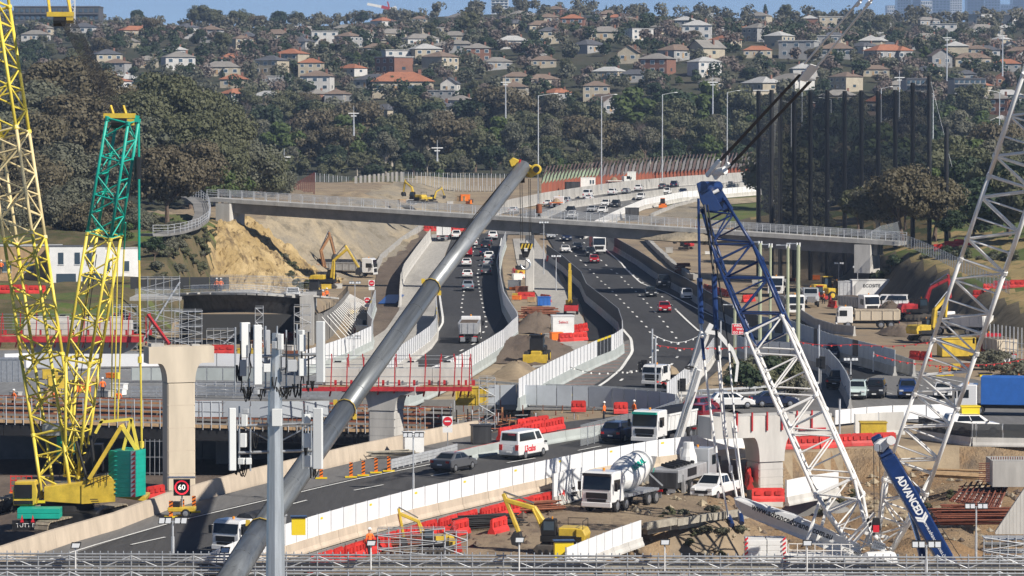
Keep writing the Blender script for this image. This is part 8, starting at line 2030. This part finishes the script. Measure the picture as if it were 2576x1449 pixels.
for x, yt, yb, w in ((1848, 770, 990, .2), (1911, 612, 990, .24), (1937, 618, 960, .17), (1981, 620, 950, .2), (2007, 616, 960, .25)):
 b = A(x, yb, 400); h = A(x, yt, 400).z - b.z; t = thing('power_pole', 'tall pale green timber power pole with insulators beside the truck yard', 'pole', b, group='power poles beside the truck yard')
 MB().tube((0, 0, 0), (0, 0, h), w, w * .82, 8).build('pole', 'pole_green', t)
 for s in (-1, 1): MB().tube((s * .15, 0, h - .2), (s * .15, 0, h + .25), .1, n=7).build('insulator', 'white_paint', t)
 MB().box((-.5, 0, h + .15), (1.0, .1, .1)).build('lamp_arm', 'galv', t); MB().box((-1.1, 0, h + .17), (.5, .2, .1)).build('lamp_head', 'galv_light', t)
for x, yt, yb, Y in ((1641, 828, 985, 372), (1649, 850, 1040, 345), (2060, 818, 985, 362), (2197, 885, 960, 385), (1813, 808, 900, 400), (1877, 835, 905, 390), (2112, 1005, 1100, 300), (1413, 905, 975, 372)):
 b = A(x, yb, Y); h = A(x, yt, Y).z - b.z; t = thing('site_pole', 'slim white site pole carrying festoon lines', 'pole', b, group='slim white site poles'); MB().tube((0, 0, 0), (0, 0, h), .085, n=7).build('pole', 'galv_light', t); MB().tube((0, 0, h), (0, 0, h + .05), .11, n=7).build('cap', 'galv', t)
def festoon(label, pts, Y, m, bulb, sag=.5, n=14):
 t = thing('festoon_line', label, 'cable', A(*pts[0], Y), wp=True, group='festoon lines between site poles')
 for a, b in zip(pts[:-1], pts[1:]):
  p, q = A(*a, Y), A(*b, Y); V = [p.lerp(q, k / n) - Vector((0, 0, sag * sin(pi * k / n))) for k in range(n + 1)]
  for u, v in zip(V[:-1], V[1:]): utube('line', m, t, u, v, .03)
  for v in V[1:-1:2]: ubox('marker', bulb, t, v - Vector((0, 0, .06)), (.16, .16, .16), .5)
festoon('sagging white bulb line across the inbound lanes', [(1643, 842), (1770, 838)], 371, 'white_paint', 'sign_white', .9); festoon('red marker line across the inbound lanes', [(1650, 868), (1790, 875), (1910, 866)], 360, 'red_steel', 'red_plastic', .2); festoon('red marker line across the slip road', [(1985, 855), (2150, 866), (2345, 860)], 360, 'red_steel', 'red_plastic', .3); festoon('red marker line in front of the leaning mast', [(2197, 890), (2330, 917), (2450, 918), (2590, 900)], 350, 'red_steel', 'red_plastic', .2); festoon('thin wire with bulbs over the striped ramp', [(1413, 915), (1560, 935), (1641, 905)], 372, 'wire_rope', 'sign_white', .5); festoon('low red marker line near the white cab truck', [(1649, 958), (1720, 960)], 350, 'red_steel', 'red_plastic', .2)
# ------------------------------------------------------------------ containers, sheds, bins, heaps, reinforcement
def container(label, p, L, W, H, m, rz=0., name='site_container', roof=None, win=(), txt=None, tcol='black', ribs=True, cat='container', tsz=.5):
 t = thing(name, label, cat, p, rz)
 MB().box((0, 0, H / 2), (L, W, H)).build('shell', m, t); MB().box((0, 0, H + .05), (L + .15, W + .15, .1)).build('roof', roof or m, t)
 if ribs:
  for k in range(int(L / .6)): MB().box((-L / 2 + .3 + k * .6, -W / 2 - .02, H / 2), (.1, .05, H * .9)).build('rib', m, t)
 for x, z, w, h in win:
  f = MB().box((x, -W / 2 - .03, z), (w, .06, h)).build('window', 'glass_blue', t); MB().box((x, -W / 2 - .05, z - h / 2 - .04), (w + .1, .06, .08)).build('sill', 'white_paint', f)
 if txt: text('lettering', txt, tcol, t, (0, -W / 2 - .06, H * .72), (pi / 2, 0, 0), tsz)
 return t
container('white site container lettered in red in the median', R(1415, 846), 2.7, 2.4, 2.6, 'white_paint', .1, txt='Select', tcol='sign_red', ribs=False); container('white shed lettered ECOSITE below the embankment', R(2190, 752), 6, 2.6, 2.9, 'white_paint', .05, txt='ECOSITE', tsz=.7, ribs=False); container('grey striped container beside the white shed', R(2140, 752), 4.2, 2.4, 2.7, 'galv_light', .05)
container('white two window site office on the grassy bank', A(195, 716, 478), 7.5, 3, 5.2, 'white_paint', .12, 'site_office', 'roof_slate', [(-2.2, 3.6, .7, 1.6), (0, 3.6, .7, 1.6), (1.6, 3.6, .7, 1.6), (-1.5, .9, 2.6, 1.3), (2, .9, 2.6, 1.3)], ribs=False, cat='building'); container('white site office behind the first with dark skirting', A(292, 705, 488), 6, 3, 4.4, 'white_paint', .3, 'site_office', 'roof_pale', [(-1.5, 2, .7, 1.4), (1.2, 2, .7, 1.4)], ribs=False, cat='building')
container('timber clad site building with white roof', A(70, 710, 482), 9, 5, 5.0, 'timber', .05, 'site_office', 'roof_pale', [(-2.6, 2.2, 1.2, 1.3), (.4, 2.2, 1.2, 1.3)], ribs=False, cat='building'); container('brick house behind the timber paling fence', A(120, 545, 600), 14, 8, 3, 'wall_brick', .1, 'house', 'roof_terracotta', [(-4, 1.8, 1.6, 1.3), (0, 1.8, 1.6, 1.3), (4, 1.8, 1.6, 1.3)], ribs=False, cat='house')
container('black container with white marks beside the far hoarding', R(1590, 553), 2.4, 2.4, 2.6, 'steel_dark', .3); container('white and green site cabin below the red noise wall', R(1472, 472), 5, 2.4, 2.6, 'white_paint', .2, win=[(1.2, 1.5, .4, 1), (1.9, 1.5, .4, 1)], ribs=False); container('white shipping container below the red noise wall', R(1575, 456), 5, 2.4, 2.6, 'white_paint', .2); container('black container beside the white and green cabin', R(1440, 480), 3.5, 2.4, 2.2, 'steel_dark', .2)
container('yellow corrugated waste bin on the formwork deck', A(1187, 1018, 326), 3.0, 1.8, 1.6, 'yellow', .0, 'waste_bin', cat='bin'); container('small yellow bin beside the walking worker', A(1423, 1033, 345), 1.2, 1.0, 1.5, 'sign_yellow', 0, 'waste_bin', cat='bin'); container('yellow machine box above the red pit barriers', A(2196, 1098, 303), 2.2, 1.4, 1.2, 'yellow', 0, 'generator', ribs=False, cat='generator'); container('yellow pump unit behind the black mesh fence', A(2438, 1060, 310), 1.6, 1.2, 1.3, 'sign_yellow', .1, 'generator', ribs=False, cat='generator')
container('grey ribbed skip behind the yellow crane', A(25, 960, 372), 3.2, 2, 2.4, 'galv', 0, 'waste_bin', cat='bin'); container('large yellow machine behind the leaning white mast', R(2410, 895), 4.5, 2, 2.0, 'yellow', .2, 'generator', ribs=False, cat='generator'); container('white generator on concrete blocks beside the parapet', G(1040, 1140, .1), 1.6, 1, 1.7, 'white_paint', .2, 'generator', ribs=False, cat='generator'); container('black compressor beside the no entry sign', G(1210, 1115, .1), 1.6, 1, 1.5, 'steel_dark', .2, 'generator', ribs=False, cat='generator')
container('blue skip beside the median spoil heap', R(1368, 768), 1.9, 1.4, 1.2, 'blue', .1, 'waste_bin', cat='bin'); container('dark portable tank beside the long reach excavator', R(820, 722, 0), 3, 2, 2.4, 'steel_dark', .2); container('yellow traffic counter box with solar lid above the gantry', A(751, 1345, 205), .8, .5, 1.0, 'sign_yellow', .1, 'signal_cabinet', 'solar', ribs=False, cat='cabinet'); container('yellow solar cabinet in front of the yard hoarding', A(1418, 1402, 222), 1.2, .7, 1.0, 'sign_yellow', .1, 'signal_cabinet', 'solar', ribs=False, cat='cabinet'); container('yellow solar cabinet by the yard exit', A(2478, 968, 380), 1.3, .7, 1.2, 'sign_yellow', .1, 'signal_cabinet', 'solar', ribs=False, cat='cabinet')
tag(ubox('tarpaulin', 'blue_tarp', None, R(985, 752, .15), (2.6, 26, .06), -.02), 'blue tarpaulin laid on the dirt haul road', 'tarpaulin')
def heap(label, p, rx, ry, h, m, seed=1, name='spoil_heap'):
 r = np.random.default_rng(seed); n, k = 22, 8; V, Fc = [], []
 ph = r.uniform(0, 6, 6)
 for j in range(k + 1):
  f = j / k
  for i in range(n):
   a = 2 * pi * i / n; w = (1 - f) * (1 + .18 * sin(2 * a + ph[0]) + .1 * sin(5 * a + ph[1])) + .02
   V.append((rx * w * cos(a), ry * w * sin(a), h * (sin(f * pi / 2) ** 1.2) + r.normal() * .06 * h - .1))
 Fc = [(j * n + i, j * n + (i + 1) % n, (j + 1) * n + (i + 1) % n, (j + 1) * n + i) for j in range(k) for i in range(n)] + [tuple(range(k * n, k * n + n))]
 me = bpy.data.meshes.new(name); me.from_pydata(V, [], Fc); me.materials.append(M(m)); me.polygons.foreach_set('use_smooth', [True] * len(Fc)); me.update()
 o = link(bpy.data.objects.new(name, me)); o.location = p; return tag(o, label, 'soil heap')
def bundle(label, p, L, n, m, rz, spread=.8, r=.035, name='reinforcement_bundle', lift=.5):
 t = thing(name, label, 'steel bundle', p, rz); rd = random.Random(n)
 for k in range(n):
  y, z = rd.uniform(-spread, spread), .08 + rd.random() * lift; MB().tube((-L / 2 + rd.uniform(-.5, .5), y, z), (L / 2 + rd.uniform(-.5, .5), y + rd.uniform(-.2, .2), z + rd.uniform(-.08, .08)), r, n=4).build('bar', m, t)
heap('brown spoil heap in the median beside the grader', R(1330, 885), 5, 26, 1.9, 'haul_dirt', 2); heap('rusty scrap and soil heap beside the white container', R(1355, 822), 3.2, 16, 2.2, 'haul_dirt', 3); bundle('tangle of rusty scrap steel on the heap beside the white container', R(1355, 822), 4, 60, 'rust', .3, 2.2, .09, 'scrap_pile', 2.5); heap('pale sand heap at the end of the median hoarding', R(1300, 938), 2.6, 8, 1.3, 'ground_dirt', 4); heap('dark soil heap beside the red excavator', R(2240, 800), 3.2, 4, 2.3, 'haul_dirt', 5); heap('soil heap beside the digging yellow excavator', R(2260, 840), 2.6, 5, 1.2, 'haul_dirt', 6)
heap('long grey stockpile behind the footbridge', A(880, 512, 770), 10, 12, 2.6, 'ground_dirt', 7); heap('tan stockpile behind the footbridge', A(960, 512, 790), 8, 10, 2.0, 'pale_rock', 8); heap('orange soil heap under the backstay arm', G(1790, 1392, -4.6), 6.5, 5, 3.0, 'orange_soil', 9); heap('orange soil heap beside the white crane cab', G(2330, 1420, -5), 6, 6, 2.0, 'orange_soil', 10); heap('stone rubble below the white pit hoarding', G(2050, 1290, -3.6), 3, 2, 1.3, 'concrete_dark', 11); heap('soil bank under the footbridge end', A(1730, 600, 560), 6, 10, 1.2, 'pale_rock', 12); heap('loose rock at the far works', R(1690, 565), 6, 20, 1.6, 'ground_dirt', 13)
bundle('stack of rusty reinforcement bars on the pit floor', A(2455, 1325, 258), 6.2, 36, 'rebar_rust', .05, 1.0, .06, lift=1.3); bundle('short stack of rusty reinforcement beside the long one', A(2425, 1312, 259), 2.6, 24, 'rebar_rust', .1, .7, .06, lift=1.2); bundle('black reinforcement bundles beside the small excavator', G(1200, 1330, -1), 6, 34, 'steel_black', .4, 1.2, .05, lift=.8); bundle('dark steel bars in front of the red barrier row', G(1290, 1290, -1), 7, 30, 'rust', .42, 1.2, .05, lift=.7); bundle('rusty bars beside the red barrier row', G(980, 1375, -1), 8, 30, 'rebar_rust', .42, 1.4, .05, lift=.6)
bundle('pile of long timbers on the dug slope', A(2405, 1200, 284), 5, 9, 'timber', -.4, .8, .1, 'timber_pile'); bundle('loose timbers beside the parapet generator', G(985, 1150, .1), 3.5, 12, 'timber_grey', .3, .8, .06, 'timber_pile'); bundle('stack of dark pallets beside the mixer truck', G(1395, 1262, -1), 2.2, 26, 'steel_black', .6, .8, .08, 'pallet_stack', .9); bundle('red brick coloured pallets beyond the outer fence', R(1717, 690), 2, 22, 'rust', .2, .9, .12, 'pallet_stack', 1.9)
def rebar_mat():
 t = thing('reinforcement_mat', 'rusty reinforcement laid over a pale blinded slope', 'reinforcement', A(2390, 1300, 270), wp=True); o = t.location
 q = [A(2398, 1262, 270), A(2412, 1230, 276), A(2530, 1222, 278), A(2515, 1288, 266)]; x = MB().quad(*[v - o for v in (q[0], q[3], q[2], q[1])]).build('blinding', 'concrete_light'); x.parent = t
 for k in range(26): f = k / 25; utube('bar', 'rebar_rust', t, q[0].lerp(q[3], f) + Vector((-.3, -.3, .1)), q[1].lerp(q[2], f) + Vector((.3, 0, .1 + .2 * (k % 3))), .07 if k % 4 < 2 else .04)
 for k in range(6): f = k / 5; utube('bar', 'rebar_rust', t, q[0].lerp(q[1], f) + Vector((0, -.1, .2)), q[3].lerp(q[2], f) + Vector((0, -.1, .2)), .05)
rebar_mat()
def wing_walls():
 t = thing('precast_wall', 'grey precast concrete abutment block with starter bars', 'wall', A(2530, 1215, 275), wp=True)
 ubox('block', 'concrete', t, A(2540, 1186, 275), (3.2, 4, 2.0));
 for k in range(14): utube('starter_bar', 'rebar_rust', t, A(2494 + k * 6, 1156, 273), A(2494 + k * 6, 1149, 273), .04)
 for k in range(10): utube('starter_bar', 'rebar_rust', t, A(2490, 1165 + k * 5, 273), A(2462, 1166 + k * 5, 273), .03)
 t = thing('precast_wall', 'pale ribbed sloping wing wall beside the rusty stacks', 'wall', A(2540, 1340, 240), wp=True); o = t.location
 for k in range(9):
  x = 2504 + k * 9; yt = 1338 - k * 13.5; p = MB().prism([A(x, 1344, 240) - o, A(x + 8.6, 1344, 240) - o, A(x + 8.6, yt - 13, 240) - o, A(x, yt, 240) - o], (0, .3, 0)).build('rib_panel', 'concrete_light'); p.parent = t
wing_walls()
hoarding('white hoarding on concrete blocks along the front of the yard', [(1425, 1378), (1480, 1356), (1540, 1333), (1613, 1308)], 1.75, .6, 2.0, 'white_panel', 'concrete_light', z=-1.0); hoarding('short white hoarding beside the mixer truck', [(1392, 1192), (1440, 1180), (1482, 1172)], 2.4, .7, 2.0, 'white_panel', 'concrete_light', z=-1.0); hoarding('white hoarding on the pit slope beside the wide pier', [(1978, 1208), (2040, 1196), (2110, 1186)], 2.0, .7, 3.0, 'white_panel', 'concrete_light', z=-2.4)
hoarding('row of white boards above the pit barriers', [(2100, 1032), (2180, 1024), (2245, 1020), (2330, 1018), (2400, 1015)], 1.4, .1, 2.6, 'white_panel', None, z=.0); hoarding('pale concrete panels leaning above the pit barriers', [(2150, 1042), (2210, 1038), (2275, 1036)], 2.0, .4, 2.2, 'concrete_light', 'concrete_light', z=-.1); hoarding('black mesh fence on concrete barriers around the parking bay', [(2310, 1048), (2380, 1058), (2446, 1066), (2456, 1066), (2590, 1068)], 1.9, .75, 2.6, 'mesh_fence_dark', 'concrete_light', z=-.1)
low_wall('stacked grey guard rails edging the yard above the orange slope', [(1622, 1336), (1700, 1322), (1790, 1306), (1880, 1292)], .5, 'timber_grey', .3, 4, 'timber_barrier', Z(-1.2), 'barrier', jitter=.1, unit_name='beam'); low_wall('second layer of grey guard rails edging the yard', [(1622, 1346), (1700, 1331), (1790, 1314), (1880, 1300)], .35, 'timber_grey', .4, 4, 'timber_barrier', Z(-1.6), 'barrier', jitter=.1, unit_name='beam')
hoarding('galvanised mesh fence along the top of the dark embankment', [A(2172, 622, 552), A(2205, 610, 550), A(2250, 612, 545), A(2300, 628, 530), A(2360, 655, 505), A(2420, 685, 480), A(2480, 715, 460), A(2540, 740, 445)], 1.7, .0, 2.4, 'mesh_fence', None, toprail=True); hoarding('galvanised mesh fence climbing to the footbridge end', [A(2172, 622, 552), A(2215, 596, 556), A(2262, 585, 556)], 1.7, .0, 2.4, 'mesh_fence', None, toprail=True); hoarding('timber paling fence beside the trees behind the crane', [A(-20, 600, 560), A(60, 592, 562), A(130, 585, 565)], 1.9, .0, 1.2, 'timber', None)
def rebar_field():
 t = thing('formwork_bay', 'jumble of reinforcement, props and timber beside the ramp', 'formwork', A(1300, 1090, 322), wp=True); rd = random.Random(6)
 for k in range(130):
  x = rd.uniform(1130, 1500); y = rd.uniform(1035, 1088) - (x - 1130) * .03; Y = 318 + (1090 - y) * .35; L = rd.uniform(10, 60); v = rd.random()
  q = A(x + L, y + rd.uniform(-8, 4), Y + rd.uniform(-1, 2)) if v < .65 else A(x, y - rd.uniform(12, 34), Y)
  utube(rd.choice(['bar', 'prop', 'timber']), rd.choice(['galv_light', 'rust', 'timber', 'galv', 'rebar_rust', 'formply']), t, A(x, y, Y), q, rd.uniform(.03, .07))
 for k in range(12): ubox('ply_sheet', rd.choice(['timber', 'formply', 'concrete_light', 'steel_dark']), t, A(rd.uniform(1380, 1560), rd.uniform(1040, 1062), 332), (rd.uniform(1, 3), 2, .1), rd.uniform(-.4, .4))
rebar_field()
def nail_poles():
 t = thing('soil_nail_fence', 'row of galvanised posts with mesh below the embankment end', 'fence', R(2500, 940), wp=True)
 for k in range(12): p = R(2480 + k * 10, 905 + k * 1.5); utube('post', 'galv_light', t, p, p + Vector((0, 0, 4.2)), .05)
 for z in (.6, 1.6, 2.4): utube('rail', 'galv', t, R(2480, 905) + Vector((0, 0, z)), R(2590, 921) + Vector((0, 0, z)), .04)
nail_poles()
def rubble(name, label, n, area, m, zmax, seed):
 r = np.random.default_rng(seed); b = MB(); x0, x1, y0, y1 = area
 for i in range(n):
  X, Y = r.uniform(x0, x1), r.uniform(y0, y1); s = zmax * r.random() ** 2.2 + .05; z = zat(X, Y) + s * .15
  if X < np.interp(Y, [a for a, c in FRONT], [c for a, c in FRONT]) + 1: continue
  q = [Vector((X, Y, z)) + Vector(v) * s * r.uniform(.6, 1.2) for v in ((1, 0, 0), (0, 1, 0), (-1, 0, 0), (0, -1, 0), (0, 0, .8), (0, 0, -.8))]
  b.add(q, [(0, 1, 4), (1, 2, 4), (2, 3, 4), (3, 0, 4), (1, 0, 5), (2, 1, 5), (3, 2, 5), (0, 3, 5)])
 o = b.build(name, m); tag(o, label, 'rubble', kind='stuff')
rubble('rubble', 'broken stone and clods scattered over the dug pit', 1500, (8, 52, 228, 299), 'pale_rock', .45, 1)
rubble('clods', 'dark clods of earth scattered over the pit and yard', 1200, (-8, 52, 226, 299), 'haul_dirt', .4, 2)
# ------------------------------------------------------------------ clutter of the works
random.seed(15)
for lab, box, conv, n in [('in the median works', (1290, 1345, 640, 760), R, 12), ('beside the raked retaining wall', (880, 925, 770, 850), R, 8), ('on the embankment by the road roller', (800, 850, 712, 735), R, 6), ('along the truck yard edge', (1900, 2100, 700, 745), R, 8), ('in the far dirt works', (1650, 1850, 560, 640), R, 12), ('behind the median grader', (1380, 1400, 800, 900), R, 5), ('under the dark steel span', (540, 760, 870, 900), Z(0), 8), ('behind the cream pier', (20, 300, 945, 1000), Z(0), 12), ('at the truck yard exit', (2380, 2560, 915, 950), Z(0), 7), ('on the stockpile platform', (1000, 1200, 505, 515), lambda x, y: A(x, y, 750), 8)]:
 for k in range(n):
  m, w = random.choice([('white_paint', 'white'), ('concrete', 'concrete'), ('timber', 'timber'), ('orange_plastic', 'orange'), ('steel_dark', 'dark steel'), ('yellow', 'yellow'), ('concrete_light', 'pale concrete'), ('rust', 'rusty')])
  p = conv(random.uniform(box[0], box[1]), random.uniform(box[2], box[3])); s = random.uniform(.5, 1.1); t = thing('site_crate', f'{w} crate or block lying {lab}', 'crate', p, random.uniform(-.6, .6), 'crates and blocks ' + lab)
  L, W, H = 1.8 * s, 1.1 * s, random.uniform(.5, 1.3) * s
  MB().box((0, 0, H / 2), (L, W, H)).build('body', m, t, bevel=.03); MB().box((0, 0, H + .05), (L * 1.05, W * 1.05, .1)).build('lid', m, t)
  for sx in (-1, 1): MB().box((sx * L * .3, 0, -.03), (.12, W, .12)).build('skid', 'timber_grey', t)
# ------------------------------------------------------------------ air
def air():
 b = MB(); b.box((0, 4480, 154), (9400, 9040, 330)); o = b.build('haze', 'black'); o.data.materials.clear()
 m = bpy.data.materials.new('haze_air'); m.use_nodes = True; n = m.node_tree.nodes; n.remove(n['Principled BSDF'])
 v = n.new('ShaderNodeVolumePrincipled'); v.inputs['Color'].default_value = (.52, .70, 1.0, 1); v.inputs['Density'].default_value = HAZE; v.inputs['Anisotropy'].default_value = .1
 m.node_tree.links.new(v.outputs[0], n['Material Output'].inputs['Volume']); o.data.materials.append(m)
 o['kind'] = 'stuff'; o['label'] = 'pale blue air between the site and the far ridge'
HAZE = .0001
air()
